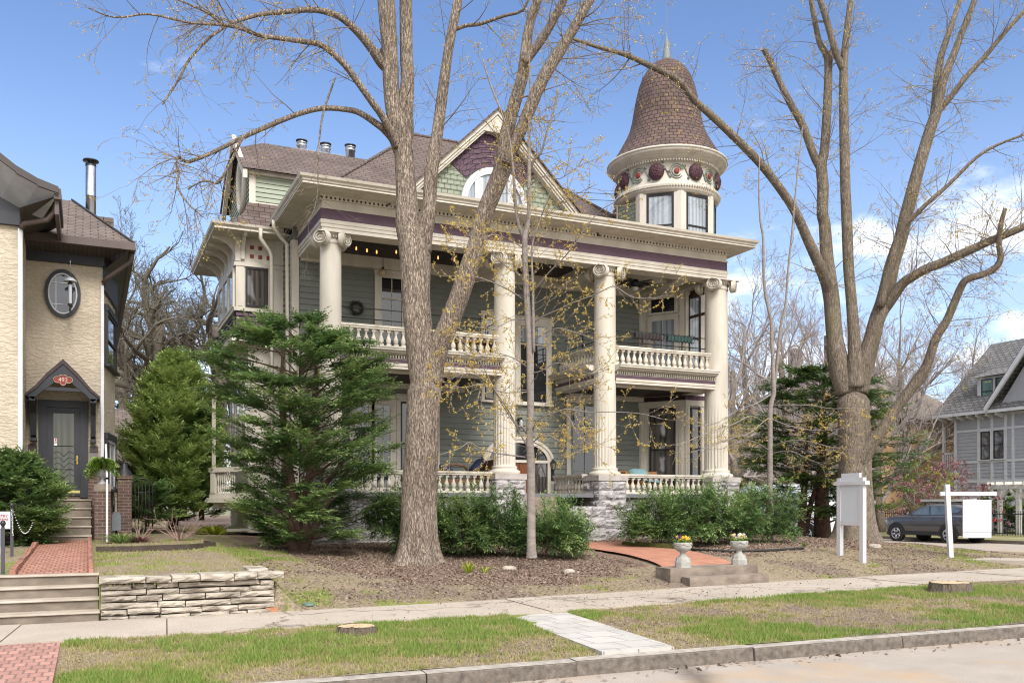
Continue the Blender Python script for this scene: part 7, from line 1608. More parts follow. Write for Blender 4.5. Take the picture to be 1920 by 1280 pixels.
# rocks by the young maple
for i, (px, py, d, s_, lb) in enumerate(((955, 1048, 17.6, .10, 'grey rock in the mulch left of the young maple'), (1067, 1043, 17.3, .09, 'pinkish flat rock in the mulch right of the young maple'), (1640, 1022, 24, .14, 'pale rock at the foot of the big maple'))):
    b = P(px, py, d); g = random.Random(i); q = MB(); n = 12; z = gzf(b.x, b.y); vs = []
    for (rr, zz) in ((1, -.02), (1.05, .3 * s_), (.75, .62 * s_), (.0, .7 * s_)):
        for k in range(n): t = 2 * math.pi * k / n; q_ = s_ * (rr + (g.uniform(-.14, .14) if rr else 0)); vs.append((b.x + q_ * 1.3 * math.cos(t), b.y + q_ * math.sin(t), z + zz))
    q.add(vs, [(r * n + k, r * n + (k + 1) % n, (r + 1) * n + (k + 1) % n, (r + 1) * n + k) for r in range(3) for k in range(n)], True); tag(q.build('rock', M['fieldstone']), lb, 'rock')
# ------------------------------------------------------------------ porch furniture and fittings
wr = MB(); c = Vector((6.58, 24.42, 6.95)); g = random.Random(2)
for k in range(140):
    t = g.uniform(0, 6.283); r = .15 + g.gauss(0, .022); p = c + Vector((r * math.cos(t), g.uniform(-.05, .0), r * math.sin(t))); d = Vector((g.gauss(0, 1), g.gauss(0, .5), g.gauss(0, 1))).normalized() * .05; wr.tube([p - d, p + d], [.007, .004], 3, cap=False)
wr.tube([c + Vector((.15 * math.cos(t), -.02, .15 * math.sin(t))) for t in np.linspace(0, 6.283, 25)], .03, 6, cap=False); tag(wr.build('wreath', mat('dark_twig_wreath', (.03, .03, .022), .9)), 'small dark wreath on the green wall beside the left column', 'wreath')
sl = thing('string_lights', (5.9, 22.45, 8.2), 'string of small warm bulbs under the left porch ceiling edge', 'string lights')
bulbs = [(6.04, 7.98), (6.31, 7.96), (6.56, 7.95), (7.07, 8.01), (7.5, 7.98), (8.19, 7.99), (8.64, 7.99), (9.1, 8.0), (9.5, 8.08)]
m = MB(); pts = [Vector((5.6, 22.45, 8.15))]
for i, (x, z) in enumerate(bulbs): pts += [Vector((x, 22.45, z + .08)), Vector((x + .14, 22.45, z + .13))]
m.tube(pts, .008, 4); m.build('cable', M['black'], sl)
mb_, n_, l_, b2_ = newmat('warm_bulb'); b2_.inputs['Base Color'].default_value = (.8, .35, .1, 1); b2_.inputs['Emission Color'].default_value = (1, .38, .10, 1); b2_.inputs['Emission Strength'].default_value = 1.0
for (x, z) in bulbs:
    m = MB(); m.lathe([(.010, z + .06), (.014, z + .045), (.020, z + .01), (.015, z - .02), (.001, z - .03)], (x, 22.45), 8); m.build('bulb', mb_, sl)
gl = thing('globe_lamp', (7.28, 24.3, 7.95), 'pale round globe lamp hanging by the upper french door', 'lamp'); m = MB(); m.lathe([(.001, 7.86), (.07, 7.88), (.1, 7.95), (.07, 8.02), (.03, 8.045)], (7.28, 24.3), 14); m.build('globe', mat('opal_globe', (.62, .5, .34), .3), gl); m = MB(); m.lathe([(.035, 8.045), (.03, 8.1), (.008, 8.11), (.008, 8.37)], (7.28, 24.3), 8); m.build('fitting', M['darksteel'], gl)
fn = thing('ceiling_fan', (14.46, 23.0, 8.2), 'black ceiling fan with pale light bowl on the right upper porch', 'fan'); m = MB(); m.lathe([(.02, 8.37), (.02, 8.2), (.09, 8.19), (.12, 8.13), (.12, 8.05), (.08, 8.02), (.05, 8.0)], (14.46, 23.0), 16); m.build('motor', M['black'], fn); m = MB(); m.lathe([(.05, 8.0), (.11, 7.98), (.1, 7.92), (.05, 7.88), (.001, 7.87)], (14.46, 23.0), 16); m.build('light_bowl', mat('opal_bowl', (.6, .58, .54), .3), fn)
for k in range(5):
    a = k * 1.2566 + .1; U = Vector((math.cos(a), math.sin(a), 0)); W = Vector((-U.y, U.x, 0)); m = MB(); c = Vector((14.46, 23.0, 8.10)); m.extr([c + U * .13 + W * .03, c + U * .25 + W * .06, c + U * .6 + W * .075, c + U * .62 - W * .06, c + U * .25 - W * .05, c + U * .13 - W * .03], (0, 0, .012)); m.build('blade', M['black'], fn)
bl = thing('bamboo_blind', (16.62, 23.3, 8.1), 'brown rolled bamboo blind hanging at the right end of the upper porch', 'blind'); m = MB()
for k in range(9): m.box(16.61, 16.635, 22.6, 23.9, 7.9 + .05 * k, 7.94 + .05 * k)
m.box(16.60, 16.64, 23.78, 23.85, 7.38, 8.3); m.build('slats', M['bamboo'], bl); m = MB(); m.tube([Vector((16.62, 22.55, 7.33)), Vector((16.62, 23.95, 7.36))], .045, 8); m.build('roll', M['bamboo'], bl)
def planter(x0, x1, label, seed, deco):
    y, z = 22.12, 6.40; o = thing('planter_basket', ((x0 + x1) / 2, y, z), label, 'planter', 'planter baskets hung on the upper right guard rail'); m = MB(); n = 9
    for k in range(n):
        x = x0 + (x1 - x0) * k / (n - 1); m.tube([Vector((x, y - .1 + .0, z + .09)), Vector((x, y - .12, z)), Vector((x, y - .06, z - .09)), Vector((x, y + .03, z - .1)), Vector((x, y + .08, z)), Vector((x, y + .08, z + .09))], .008, 4)
    for (dy, dz) in ((-.1, .09), (.08, .09), (-.06, -.09)): m.tube([Vector((x0 - .03, y + dy, z + dz)), Vector((x1 + .03, y + dy, z + dz))], .009, 4)
    m.build('wire_frame', M['black'], o); m = MB(); m.extr([(x0 + .03, y - .09, z + .06), (x0 + .03, y - .05, z - .07), (x0 + .03, y + .04, z - .07), (x0 + .03, y + .06, z + .06)], (x1 - x0 - .06, 0, 0)); m.build('liner', M[deco], o)
planter(13.87, 14.8, 'open dark wire planter basket on the upper guard rail, nearer the third column', 1, 'browntrim'); planter(14.95, 15.85, 'green lined planter basket on the upper guard rail, nearer the corner column', 2, 'verdigris')
def wall_lantern(x, z, label):
    y = 24.36; o = thing('wall_lantern', (x, y, z), label, 'lantern', 'lanterns flanking the arched door'); m = MB(); m.box(x - .05, x + .05, y + .02, 24.49, z - .3, z + .02); m.extr([(x - .02, y, z - .06), (x - .02, y + .1, z - .25), (x - .02, y + .1, z - .02)], (.04, 0, 0)); m.build('bracket', M['black'], o)
    m = MB(); m.lathe([(.04, z), (.06, z + .02), (.05, z + .03)], (x, y), 8); m.lathe([(.10, z + .22), (.06, z + .27), (.03, z + .3), (.01, z + .36)], (x, y), 8)
    for k in range(4): a = k * 1.571 + .785; m.tube([Vector((x + .055 * math.cos(a), y + .055 * math.sin(a), z + .03)), Vector((x + .09 * math.cos(a), y + .09 * math.sin(a), z + .22))], .007, 4)
    m.build('lantern_cage', M['black'], o); m = MB(); m.lathe([(.045, z + .03), (.08, z + .22)], (x, y), 8); m.build('lantern_glass', mat('amber_glass', (.25, .2, .13), .15), o)
wall_lantern(12.49, 2.68, 'black carriage lantern on the wall right of the arched door'); wall_lantern(10.2, 2.66, 'black carriage lantern by the left side of the arched door')
hl = thing('hanging_lantern', (11.42, 24.3, 4.0), 'small pale glass lantern above the arched door', 'lantern'); m = MB(); m.box(11.38, 11.46, 24.3, 24.49, 4.12, 4.2); m.build('bracket', M['black'], hl); m = MB(); m.lathe([(.03, 3.88), (.06, 3.92), (.055, 4.06), (.03, 4.12)], (11.42, 24.3), 8); m.build('lantern_glass', mat('milk_glass', (.5, .48, .44), .3), hl)
def cushion(cx, cy, cz, sx, sy, sz, rot, m_, name, label):
    q = MB(); n = 10; vs = []
    for i in range(n + 1):
        for j in range(n + 1):
            u, v = i / n * 2 - 1, j / n * 2 - 1; h = (max(0, 1 - u ** 4) * max(0, 1 - v ** 4)) ** .5; pin = 1 - .10 * (abs(u) * abs(v)) ** 2; vs.append((u * pin, v * pin, h))
    top = [Vector((a * sx / 2, b * sy / 2, c * sz / 2)) for a, b, c in vs]; bot = [Vector((p.x, p.y, -p.z)) for p in top]; R_ = rot
    f = [(i * (n + 1) + j, (i + 1) * (n + 1) + j, (i + 1) * (n + 1) + j + 1, i * (n + 1) + j + 1) for i in range(n) for j in range(n)]
    C = Vector((cx, cy, cz)); q.add([C + R_ @ p for p in top], f, True); q.add([C + R_ @ p for p in bot], [x[::-1] for x in f], True); return tag(q.build(name, M[m_]), label, 'cushion')
Rx = lambda a, b=0: Matrix.Rotation(rad(a), 3, 'Y') @ Matrix.Rotation(rad(b), 3, 'X')
chs = thing('wicker_chaise', (9.1, 23.2, 1.96), 'brown wicker chaise longue on the left lower porch', 'chaise'); m = MB(); m.box(8.4, 9.6, 22.9, 23.5, 2.22, 2.34); prof = [(9.6, 2.34), (9.75, 2.42), (9.88, 2.6), (9.98, 2.86), (9.94, 2.88), (9.82, 2.62), (9.68, 2.46), (9.5, 2.36)]
m.extr([(x, 22.9, z) for x, z in prof], (0, .6, 0)); m.build('seat', M['wicker'], chs); m = MB(); m.tube([Vector((9.97, 22.88, 2.86)), Vector((9.88, 22.87, 2.66)), Vector((9.72, 22.86, 2.52)), Vector((9.3, 22.86, 2.46)), Vector((8.6, 22.87, 2.5)), Vector((8.35, 22.88, 2.56)), Vector((8.33, 23.2, 2.6))], .035, 7); m.tube([Vector((8.9, 23.52, 2.72)), Vector((9.1, 23.54, 2.76)), Vector((9.35, 23.54, 2.72)), Vector((9.5, 23.52, 2.5))], .035, 7); m.build('rolled_arm', M['wicker'], chs)
for (x, y) in ((8.45, 22.95), (8.45, 23.45), (9.55, 22.95), (9.55, 23.45)): m = MB(); m.tube([Vector((x, y, 1.96)), Vector((x, y, 2.23))], .03, 6); m.build('leg', M['wicker'], chs)
cushion(9.58, 23.2, 2.72, .5, .5, .17, Rx(-48), 'navy', 'cushion', 'navy cushion leaning on the raised end of the wicker chaise'); cushion(8.68, 23.1, 2.58, .45, .45, .18, Rx(25, 20), 'navy', 'cushion', 'navy cushion lying at the low end of the wicker chaise')
bn_ = thing('wooden_bench', (14.8, 23.4, 1.96), 'honey brown wooden bench on the right lower porch', 'bench'); m = MB(); m.box(14.2, 15.6, 23.1, 23.6, 2.2, 2.26); m.build('seat', M['orange'], bn_); m = MB(); m.box(14.2, 14.26, 23.1, 23.6, 2.26, 2.62); m.box(14.2, 15.6, 23.56, 23.62, 2.26, 2.66); m.build('backrest', M['orange'], bn_)
for (x, y) in ((14.25, 23.15), (14.25, 23.55), (15.55, 23.15), (15.55, 23.55)): m = MB(); m.box(x - .03, x + .03, y - .03, y + .03, 1.96, 2.2); m.build('leg', M['orange'], bn_)
cushion(14.75, 23.2, 2.55, .62, .45, .22, Rx(0, 40), 'teal', 'pillow', 'teal pillow propped upright on the bench, behind the other'); cushion(14.95, 23.0, 2.42, .6, .45, .2, Rx(8, 22), 'teal', 'pillow', 'teal pillow slumped in front on the bench')
ds = MB(); ds.box(8.9, 10.0, 22.9, 23.4, 6.0, 6.06); ds.box(8.95, 9.0, 22.95, 23.35, 5.49, 6.0); ds.box(9.9, 9.95, 22.95, 23.35, 5.49, 6.0); tag(ds.build('balcony_table', M['orange']), 'low brown wooden table on the left balcony near the second column', 'table')
ac = MB(); ac.box(7.25, 7.9, 24.1, 24.4, 5.6, 6.1); ac.box(7.3, 7.85, 24.08, 24.1, 5.65, 6.05); tag(ac.build('grill_cover', mat('dark_slate_cover', (.05, .055, .07), .7)), 'dark covered box below the upper french door on the left balcony', 'covered box')
# ------------------------------------------------------------------ vehicles
def vehicle(name, label, cat, loc, rotz, Lg, W, prof, gh, paint, glasspos, wheels, wr, sill=True, van=False, lampz=.85):
    """local +X is forward, origin at the ground under the middle; prof: (x, zbottom, zbelt, halfwidth); gh: (x, ztop, halfwidth top) greenhouse stations"""
    o = thing(name, loc, label, cat); o.rotation_euler = (0, 0, rotz); b = MB(); ns = len(prof); rows = []
    for (x, zb, zt, hw) in prof:
        mid = zb + (zt - zb) * .55
        rows.append([(x, -hw * .86, zb), (x, -hw * .985, zb + .10), (x, -hw, mid), (x, -hw * .985, zt - .10), (x, -hw * .93, zt - .01), (x, -hw * .6, zt + .025), (x, 0, zt + .04), (x, hw * .6, zt + .025), (x, hw * .93, zt - .01), (x, hw * .985, zt - .10), (x, hw, mid), (x, hw * .985, zb + .10), (x, hw * .86, zb)])
    k = 13; b.add([p for r in rows for p in r], [(i * k + j, i * k + j + 1, (i + 1) * k + j + 1, (i + 1) * k + j) for i in range(ns - 1) for j in range(k - 1)] + [(i * k + k - 1, i * k, (i + 1) * k, (i + 1) * k + k - 1) for i in range(ns - 1)], True)
    b.add(rows[0], [tuple(range(k))], True); b.add(rows[-1], [tuple(range(k))[::-1]], True)
    belt = lambda x: np.interp(x, [p[0] for p in prof][::-1], [p[2] for p in prof][::-1]); bw = lambda x: np.interp(x, [p[0] for p in prof][::-1], [p[3] for p in prof][::-1]) * .93
    rows = []
    for (x, zt, ht) in gh:
        zb = float(belt(x)) - .02; hb = float(bw(x)); zt = max(zt, zb + .01); f = min(1, (zt - zb) / .55); ht = hb + (ht - hb) * f
        rows.append([(x, -hb, zb), (x, -(hb * .35 + ht * .65), zb + (zt - zb) * .65), (x, -ht, zt - .05 * f), (x, -ht * .8, zt), (x, 0, zt + .02 * f), (x, ht * .8, zt), (x, ht, zt - .05 * f), (x, (hb * .35 + ht * .65), zb + (zt - zb) * .65), (x, hb, zb)])
    k = 9; b.add([p for r in rows for p in r], [(i * k + j, i * k + j + 1, (i + 1) * k + j + 1, (i + 1) * k + j) for i in range(len(rows) - 1) for j in range(k - 1)], True); b.add(rows[0], [tuple(range(k))], True); b.add(rows[-1], [tuple(range(k))[::-1]], True)
    b.build('body', M[paint], o, local=True)
    roofz = lambda x: np.interp(x, [g_[0] for g_ in gh][::-1], [g_[1] for g_ in gh][::-1]); roofw = lambda x: np.interp(x, [g_[0] for g_ in gh][::-1], [g_[2] for g_ in gh][::-1])
    def side(x, z, s, off=.012):
        zb = float(belt(x)) - .02; zt = max(float(roofz(x)), zb + .02); hb, ht = float(bw(x)), float(roofw(x)); f = min(1, (zt - zb) / .55); ht = hb + (ht - hb) * f; t = (z - zb) / (zt - zb); return (x, s * (hb + (ht - hb) * t + off), z)
    for s in (-1, 1):
        for gp_ in glasspos:
            q = MB(); c = [side(x, z, s) for x, z in gp_]; q.add(c if s < 0 else c[::-1], [tuple(range(len(c)))]); q.build('window', M['carglass'], o, local=True)
        q = MB(); q.obox((prof[0][0] - .9, 0, 0), (.001, 0, 0), (0, .001, 0), (0, 0, .001)) if False else None
        if sill:
            q.add([], []); x0, x1 = wheels[1] + wr * 1.1, wheels[0] - wr * 1.1; w2 = W / 2; q.obox((x0, s * (w2 + .004) - (.03 if s > 0 else 0), prof[4][1] + .0), (x1 - x0, 0, 0), (0, .03, 0), (0, 0, .17))
        for xw in wheels:
            n = 18; ri, ro = wr * 1.08, wr * 1.32
            for j in range(n):
                t0, t1 = math.pi * (-.06 + 1.12 * j / n), math.pi * (-.06 + 1.12 * (j + 1) / n); pp = [(xw + r_ * math.cos(t), s * (W / 2 + .008), wr + r_ * math.sin(t)) for (r_, t) in ((ri, t0), (ro, t0), (ro, t1), (ri, t1))]; q.extr(pp, (0, -s * .06, 0))
            n = 20; q.add([(xw, s * (W / 2 + .002), wr)] + [(xw + ri * math.cos(2 * math.pi * j / n), s * (W / 2 + .002), wr + ri * math.sin(2 * math.pi * j / n)) for j in range(n)], [(0, 1 + j, 1 + (j + 1) % n) for j in range(n)])
        q.build('wheel_arch_trim', M['plastic'], o, local=True)
        for xw in wheels:
            q = MB(); Mx = Matrix.Translation((xw, s * (W / 2 - .02), wr)) @ Matrix.Rotation(-s * math.pi / 2, 4, 'X'); q.lathe([(wr * .66, -.2), (wr * .93, -.2), (wr, -.15), (wr, .0), (wr * .95, .035), (wr * .68, .04), (wr * .66, .02)], (0, 0), 28, M=Mx); wo = q.build('wheel', M['rubber'], o, local=True)
            q = MB(); q.lathe([(wr * .66, .0), (wr * .64, -.03), (.05, -.035), (.001, -.035)], (0, 0), 24, M=Mx); q.build('wheel_well', M['plastic'], wo, local=True)
            q = MB(); q.lathe([(wr * .67, .02), (wr * .67, .043), (wr * .6, .043), (wr * .6, .02)], (0, 0), 28, M=Mx)
            for j in range(5):
                for dt in (-.17, .17):
                    t = j * 1.2566 + .3; a_, b_ = Mx @ Vector((.05 * math.cos(t), .05 * math.sin(t), .02)), Mx @ Vector((wr * .63 * math.cos(t + dt), wr * .63 * math.sin(t + dt), .035)); q.tube([a_, b_], [.028, .022], 5)
            q.build('rim', M['silver'], wo, local=True)
        q = MB(); q.lathe([(.001, -.06), (.07, -.05), (.08, 0), (.06, .06), (.001, .07)], (0, 0), 10, M=Matrix.Translation((gh[0][0] - .12 if not van else gh[0][0] - .2, s * (W / 2 + .06), float(belt(gh[0][0])) + .08)) @ Matrix.Scale(.7, 4, (1, 0, 0))); q.build('mirror', M[paint], o, local=True)
        for hx in (.35, -.72): q = MB(); q.obox((hx * Lg / 4.6, s * (W / 2 * .992) - .01, float(belt(hx)) - .14), (.18, 0, 0), (0, .025, 0), (0, 0, .03)); q.build('door_handle', M[paint], o, local=True)
        q = MB(); q.obox((prof[0][0] - .26, s * W / 2 * .93 - .06, lampz), (.22, 0, 0), (0, .09, 0), (0, 0, .10)); q.build('headlight', mat('lamp_lens', (.5, .52, .55), .1) if 'lamp_lens' not in bpy.data.materials else bpy.data.materials['lamp_lens'], o, local=True)
        q = MB(); q.obox((prof[-1][0] + .01, s * W / 2 * .93 - .05, lampz + .06), (.24, 0, 0), (0, .085, 0), (0, 0, .13)); q.build('taillight', M['lamp_red'], o, local=True)
    q = MB(); g0, g1 = gh[0], gh[2]; 
    q.add([(g0[0] - .03, -.72 * W / 2, float(belt(g0[0])) + .07), (g0[0] - .03, .72 * W / 2, float(belt(g0[0])) + .07), (g1[0] + .05, .6 * W / 2, g1[1] + .012), (g1[0] + .05, -.6 * W / 2, g1[1] + .012)], [(0, 1, 2, 3)]); q.build('windscreen', M['carglass'], o, local=True)
    q = MB(); q.box(prof[0][0] - .12, prof[0][0] + .02, -W / 2 * .8, W / 2 * .8, .32, .55); q.box(prof[-1][0] - .02, prof[-1][0] + .12, -W / 2 * .82, W / 2 * .82, .36, .62); q.build('bumper', M['plastic'], o, local=True)
    return o
f_ = 4.75 / 4.4
suvp = [(2.16, .44, .96, .74), (2.13, .38, 1.06, .86), (2.0, .34, 1.11, .91), (1.6, .33, 1.17, .925), (.75, .33, 1.21, .93), (0, .33, 1.20, .93), (-.9, .33, 1.215, .93), (-1.7, .34, 1.24, .925), (-2.15, .38, 1.24, .90), (-2.33, .44, 1.18, .82), (-2.37, .52, 1.05, .74)]
suvg = [(.84, 1.22, .82), (.52, 1.46, .79), (.16, 1.67, .76), (-.25, 1.74, .745), (-.9, 1.755, .735), (-1.65, 1.71, .72), (-2.14, 1.60, .73), (-2.31, 1.27, .80)]
suvw = [[(.62, 1.26), (.52, 1.34), (.1, 1.59), (-.3, 1.64), (-.34, 1.25)], [(-.43, 1.25), (-.39, 1.645), (-1.1, 1.65), (-1.3, 1.31), (-1.27, 1.26)], [(-1.4, 1.33), (-1.22, 1.63), (-1.7, 1.6), (-2.02, 1.47), (-1.85, 1.35)]]
CARX = 35.3
car = vehicle('parked_car', 'dark grey compact SUV parked on the side street, board on its roof', 'car', (CARX, 30.45, .004), math.pi / 2, 4.75, 1.85, suvp, suvg, 'carpaint', suvw, (1.45, -1.42), .385, lampz=.90)
m = MB()
for s in (-.55, .55): m.tube([Vector((.3, s, 1.80)), Vector((-1.5, s, 1.79))], .02, 5)
for x in (.1, -1.2): m.box(x - .03, x + .03, -.7, .7, 1.805, 1.835); m.box(x - .03, x + .03, -.56, -.54, 1.7, 1.81); m.box(x - .03, x + .03, .54, .56, 1.7, 1.81)
m.build('roof_rack', M['plastic'], car, local=True)
bo = thing('roof_board', (CARX, 30.2, 1.84), 'white paddle board with red nose strapped on the grey car roof', 'board'); q = MB(); pts = []
for t in np.linspace(0, 2 * math.pi, 40, endpoint=False): pts.append((CARX + .34 * math.sin(t) * (1 - .1 * math.cos(t)), 29.9 + 1.55 * math.cos(t), 1.842))
q.extr(pts, (0, 0, .11)); q.build('deck', mat('off_white_board', (.62, .58, .5), .4), bo); q = MB(); q.extr([(CARX - .2, 31.2, 1.837), (CARX + .2, 31.2, 1.837), (CARX + .08, 31.5, 1.837), (CARX - .08, 31.5, 1.837)], (0, 0, .12)); q.build('red_nose', M['red'], bo)
vanp = [(2.9, .45, 1.0, .8), (2.82, .38, 1.15, .92), (2.5, .34, 1.25, .98), (1.9, .33, 1.36, 1.0), (.8, .33, 1.4, 1.0), (-.5, .33, 1.4, 1.0), (-1.8, .33, 1.4, 1.0), (-2.7, .36, 1.4, .99), (-2.88, .42, 1.38, .96), (-2.9, .5, 1.3, .93)]
vang = [(2.0, 1.42, .9), (1.6, 1.95, .87), (1.1, 2.45, .84), (.6, 2.6, .84), (-1, 2.62, .84), (-2.6, 2.58, .84), (-2.84, 2.4, .86), (-2.9, 1.5, .92)]
vanw = [[(1.72, 1.5), (1.2, 2.2), (.5, 2.25), (.5, 1.5)]]
vehicle('white_van', 'white van parked on the side street, half hidden behind the yews', 'van', (29.0, 32.6, .004), -math.pi / 2, 5.8, 2.0, vanp, vang, 'carwhite', vanw, (1.85, -1.8), .40, van=True, lampz=.95)
# ------------------------------------------------------------------ across the side street
fe = thing('iron_fence', (40.6, 40, .17), 'black iron picket fence along the far side of the side street', 'fence'); m = MB(); y = 24.0
while y < 66: m.box(40.59, 40.61, y - .01, y + .01, .2, 1.42); y += .14
m.build('pickets', M['black'], fe); m = MB(); m.box(40.585, 40.615, 24, 66, .3, .34); m.box(40.585, 40.615, 24, 66, 1.24, 1.28); m.build('rail', M['black'], fe)
for y in np.arange(24, 66, 2.6): m = MB(); m.box(40.56, 40.64, y - .04, y + .04, .1, 1.5); m.lathe([(.05, 1.5), (.03, 1.56), (.001, 1.6)], (40.6, y), 6); m.build('post', M['black'], fe)
HX = 46.0; HPL = plane((HX, 0, 0), (0, -1, 0), (-1, 0, 0))
gh_ = thing('grey_house', (HX, 36, .2), 'pale grey sided house with white timber trim and steep shingle roof behind the pergola', 'house')
m = MB(); siding(m, HPL, .3, 6.9, .2, lambda z: -38.3, lambda z: -24.0); m.quad((HX, 38.3, .2), (52, 38.3, .2), (52, 38.3, 7), (HX, 38.3, 7)); m.quad((HX, 24, .2), (52, 24, .2), (52, 24, 7), (HX, 24, 7)); m.build('wall', M['greysiding'], gh_)
m = MB()
for y in (38.3, 36.75, 35.9, 35.05, 34.6, 32.8, 31, 29.2, 27.4, 25.6, 24): pbox(m, HPL, -y - .08, -y + .08, .3, 6.9, 0, .06)
for z in (.5, 2.1, 3.05, 4.16, 5.95, 6.75): pbox(m, HPL, -38.3, -24, z - .07, z + .07, 0, .055)
m.build('white_trim', M['white'], gh_)
for (a, b, z0, z1, gl_) in ((36.62, 36.0, 4.26, 5.85, 'glassc'), (35.80, 35.15, 4.28, 5.86, 'glassc'), (36.6, 36.0, 1.95, 2.9, 'glass'), (35.8, 35.2, 1.95, 2.9, 'glass'), (32.5, 31.4, 4.3, 5.8, 'glassc')): window(gh_, HPL, -a, -b, z0, z1, trim='white', casing=.05, rail=(z0 + z1) / 2 if z1 - z0 > 1.2 else None, glass=gl_, head=.0)
m = MB(); e0, e1, zE, zR, xr_ = 39.35, 23.0, 6.95, 11.5, 50.0
m.quad((HX - .7, e0, zE), (HX - .7, e1, zE), (xr_, e1 + 2, zR), (xr_, 39.1, zR)); m.add([(HX - .7, e0, zE), (xr_, 39.1, zR), (xr_ + 4.5, e0, zE)], [(0, 1, 2)]); m.quad((xr_, 39.1, zR), (xr_, e1 + 2, zR), (xr_ + 4.6, e1, zE), (xr_ + 4.6, e0, zE))
M['rg'] = M['roofg']; groof = m.build('roof', M['roofg'], gh_)
m = MB(); m.box(HX - .72, HX - .6, e1, e0, 6.8, 6.96); y = 38.9
while y > 34.9: m.extr([(HX - .62, y, 6.82), (HX - .62, y, 6.68), (HX, y, 6.5), (HX, y, 6.82)], (0, .09, 0)); y -= .62
m.build('eave_rafters', M['white'], gh_)
dd_ = MB(); DP = plane((HX + .35, 0, 0), (0, -1, 0), (-1, 0, 0)); dd_.box(HX + .35, 50, 34.8, 37.15, 7.35, 9.0); dmo = dd_.build('dormer', M['white'], gh_); dd_ = MB(); dd_.quad((HX - .0, 37.4, 8.98), (HX - .0, 34.6, 8.98), (49.5, 34.6, 10.1), (49.5, 37.4, 10.1)); dd_.build('dormer_roof', M['roofg'], dmo)
for (a, b) in ((36.85, 36.1), (35.95, 35.2)): window(dmo, DP, -a, -b, 7.55, 8.85, trim='white', casing=.05, rail=8.15, glass='shade_glass' if 'shade_glass' in M else 'glassc', head=0, name='dormer_window')
m = MB(); m.extr([(HX - .9, 35.75, 7.1), (HX - .9, 33.0, 10.6), (HX - .9, 30.2, 7.1), (HX - .9, 30.2, 6.8), (HX - .9, 33.0, 10.2), (HX - .9, 35.75, 6.8)], (.15, 0, 0)); m.build('gable_rake', M['white'], gh_)
m = MB(); m.add([(HX - .3, 35.4, 6.9), (HX - .3, 30.5, 6.9), (HX - .3, 33, 10.2)], [(0, 1, 2)]); m.build('front_gable', M['greysiding'], gh_)
m = MB(); m.quad((HX - .9, 35.8, 7.1), (HX - .9, 33, 10.62), (50, 33, 10.62), (50, 35.8, 7.1)); m.quad((HX - .9, 30.2, 7.1), (50, 30.2, 7.1), (50, 33, 10.62), (HX - .9, 33, 10.62)); m.build('gable_roof', M['roofg'], gh_)
m = MB(); m.box(HX + .2, HX + 3, 38.4, 39.4, 3.6, 3.85); m.box(HX + .2, HX + .3, 38.4, 39.4, 4.7, 4.8)
for k in range(7): m.box(HX + .22, HX + .28, 38.45 + .15 * k, 38.5 + .15 * k, 3.85, 4.7)
m.box(HX + .2, HX + .35, 39.3, 39.42, 3.6, 7); m.obox((HX + .2, 38.32, 2.0), (0, 1.0, 1.5), (.15, 0, 0), (0, 0, .16)); m.build('balcony', M['white'], gh_)
pg = thing('pergola', (42, 31.8, .2), 'weathered white pergola with braced posts before the grey house', 'pergola'); 
for y in (32.35, 31.3, 29.6):
    m = MB(); m.box(41.9, 42.1, y - .1, y + .1, .1, 2.5); m.build('post', M['oldwhite'], pg)
    m = MB(); m.obox((41.93, y + .06, 1.95), (0, .5, .5), (.14, 0, 0), (0, 0, .13)); m.obox((41.93, y - .06, 1.95), (0, -.5, .5), (.14, 0, 0), (0, 0, .13)); m.build('brace', M['oldwhite'], pg)
m = MB(); m.box(41.85, 41.95, 28.8, 32.95, 2.5, 2.72); m.box(42.05, 42.15, 28.8, 32.95, 2.5, 2.718)
for y in np.arange(29, 33, .5): m.box(41.2, 43.6, y - .05, y + .05, 2.722, 2.85)
m.build('beam', M['oldwhite'], pg)
th_ = thing('tan_house', (42.5, 49, .2), 'tan orange house with grey brown roof half hidden behind the evergreen', 'house'); TPL = plane((42.5, 0, 0), (0, -1, 0), (-1, 0, 0))
m = MB(); m.quad((42.5, 42.5, .2), (42.5, 56, .2), (42.5, 56, 7.2), (42.5, 42.5, 7.2)); m.quad((42.5, 42.5, .2), (52, 42.5, .2), (52, 42.5, 7.2), (42.5, 42.5, 7.2)); m.build('wall', M['tan'], th_)
m = MB(); m.quad((41.9, 41.9, 7.1), (41.9, 56.6, 7.1), (47, 52, 11.3), (47, 46.5, 11.3)); m.add([(41.9, 41.9, 7.1), (47, 46.5, 11.3), (52.6, 41.9, 7.1)], [(0, 1, 2)]); m.quad((41.2, 43, 3.6), (41.2, 55.6, 3.6), (42.49, 55.6, 4.3), (42.49, 43, 4.3)); rt_ = m.build('roof', mat('faded_brown_roof', (.23, .19, .17), .9, (.18, .15, .13), 6, bs=.4, bscale=20), th_)
for (y, zt) in ((52.4, 13.0), (48.8, 13.4)): m = MB(); m.box(46.2, 46.9, y - .35, y + .35, 9.5, zt); m.build('chimney', M['brick'], rt_)
for y in (54, 51.5, 49, 46.5, 44):
    window(th_, TPL, -y - .5, -y + .5, 4.7, 6.4, trim='browntrim', casing=.1, rail=5.5, glass='glass', head=0); window(th_, TPL, -y - .5, -y + .5, 1.3, 3.1, trim='browntrim', casing=.1, rail=2.2, glass='glass', head=0)
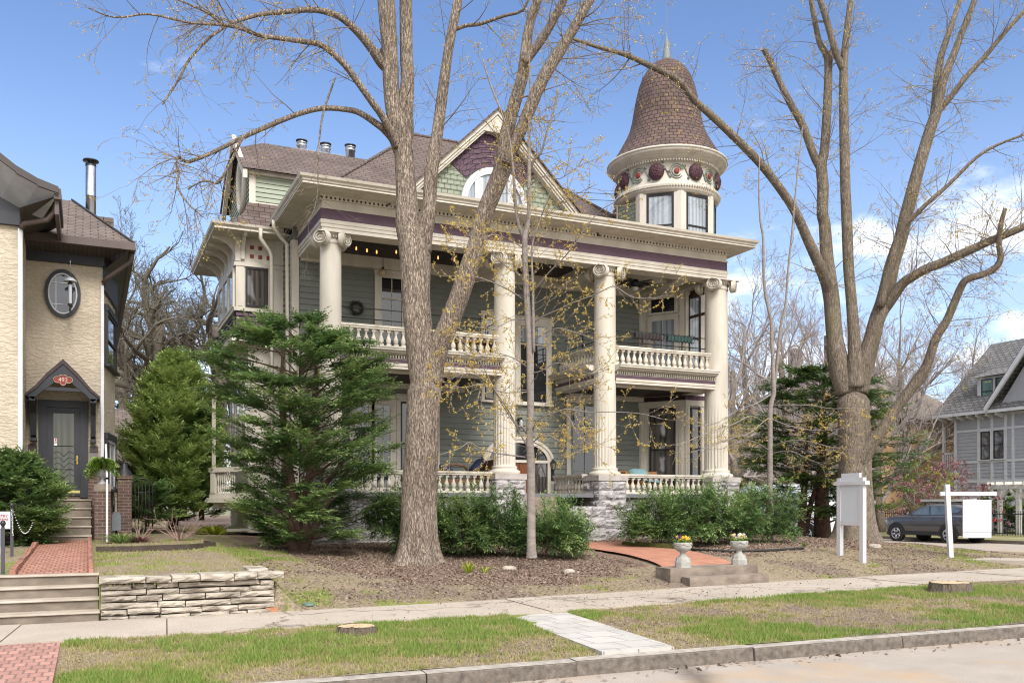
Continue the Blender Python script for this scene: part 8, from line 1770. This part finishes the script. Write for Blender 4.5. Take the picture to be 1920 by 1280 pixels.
fh = thing('distant_house', (62, 66, .2), 'far house showing only a grey roof and red chimney between trees', 'house'); m = MB(); m.box(58, 70, 58, 72, .2, 6); m.build('wall', mat('grey_green_wall', (.3, .31, .29), .8), fh); m = MB(); m.quad((57, 57, 6), (57, 73, 6), (63, 70, 11.2), (63, 60, 11.2)); m.add([(57, 57, 6), (63, 60, 11.2), (71, 57, 6)], [(0, 1, 2)]); rt_ = m.build('roof', M['roofg'], fh); m = MB(); m.box(62, 63.2, 63.5, 65, 9, 12.3); m.build('chimney', mat('red_chimney_brick', (.3, .13, .1), .85), rt_)
m = MB(); m.box(57.6, 57.7, 62, 64.5, 7.2, 8.2); m.build('skylight', M['glass'], rt_)
rp = thing('red_porch', (47, 46, .2), 'small red painted wooden porch rail behind the parked car', 'porch'); m = MB(); m.box(45.9, 46.1, 43, 47.6, 1.7, 1.85); m.box(45.9, 46.1, 43, 47.6, 1.0, 1.1); m.build('rail', M['red'], rp); m = MB()
for k in range(24): m.box(45.95, 46.05, 43.05 + .19 * k, 43.13 + .19 * k, 1.1, 1.7)
m.build('pickets', M['red'], rp)
for y in (43.1, 45.3, 47.5): m = MB(); m.box(45.9, 46.1, y - .08, y + .08, .2, 3.4); m.build('post', M['red'], rp)
hd = thing('clipped_shrub', (44, 31, .3), 'rounded green shrub behind the iron fence below the grey house', 'shrub')
conifer(hd, (43.6, 33.5, .2), [(.1, 1.0, 1.1), (.8, 1.2, 1.2), (1.6, .9, .9), (2.1, .4, .4)], 60, 45, 'fern', 'yewwood', [[(0, 0, 0, .06), (0, 0, 1.5, .02)]], K=8, ll=.22, lw=.05, tw=.35, elev=(.3, 1), per=12, inner=.5, tone0=.25)
hd = thing('clipped_shrub', (44, 29, .3), 'loose yellow green shrub between the pergola posts', 'shrub')
conifer(hd, (43.6, 31.2, .2), [(.1, .7, .8), (.8, .9, .9), (1.5, .7, .7), (1.9, .3, .3)], 50, 46, 'fern', 'yewwood', [[(0, 0, 0, .06), (0, 0, 1.5, .02)]], K=8, ll=.2, lw=.05, tw=.35, elev=(.3, 1), per=12, inner=.5, tone0=.5)
# the overhead wires that cross behind the tower
wr_ = MB()
for dz in (0, .45): wr_.tube([P(1200, 366 + dz * 28, 36), P(1060, 360 + dz * 28, 36.5), P(900, 346 + dz * 28, 37)], .012, 4)
tag(wr_.build('overhead_wires', M['black']), 'pair of thin overhead wires crossing the sky left of the tower', 'wires')
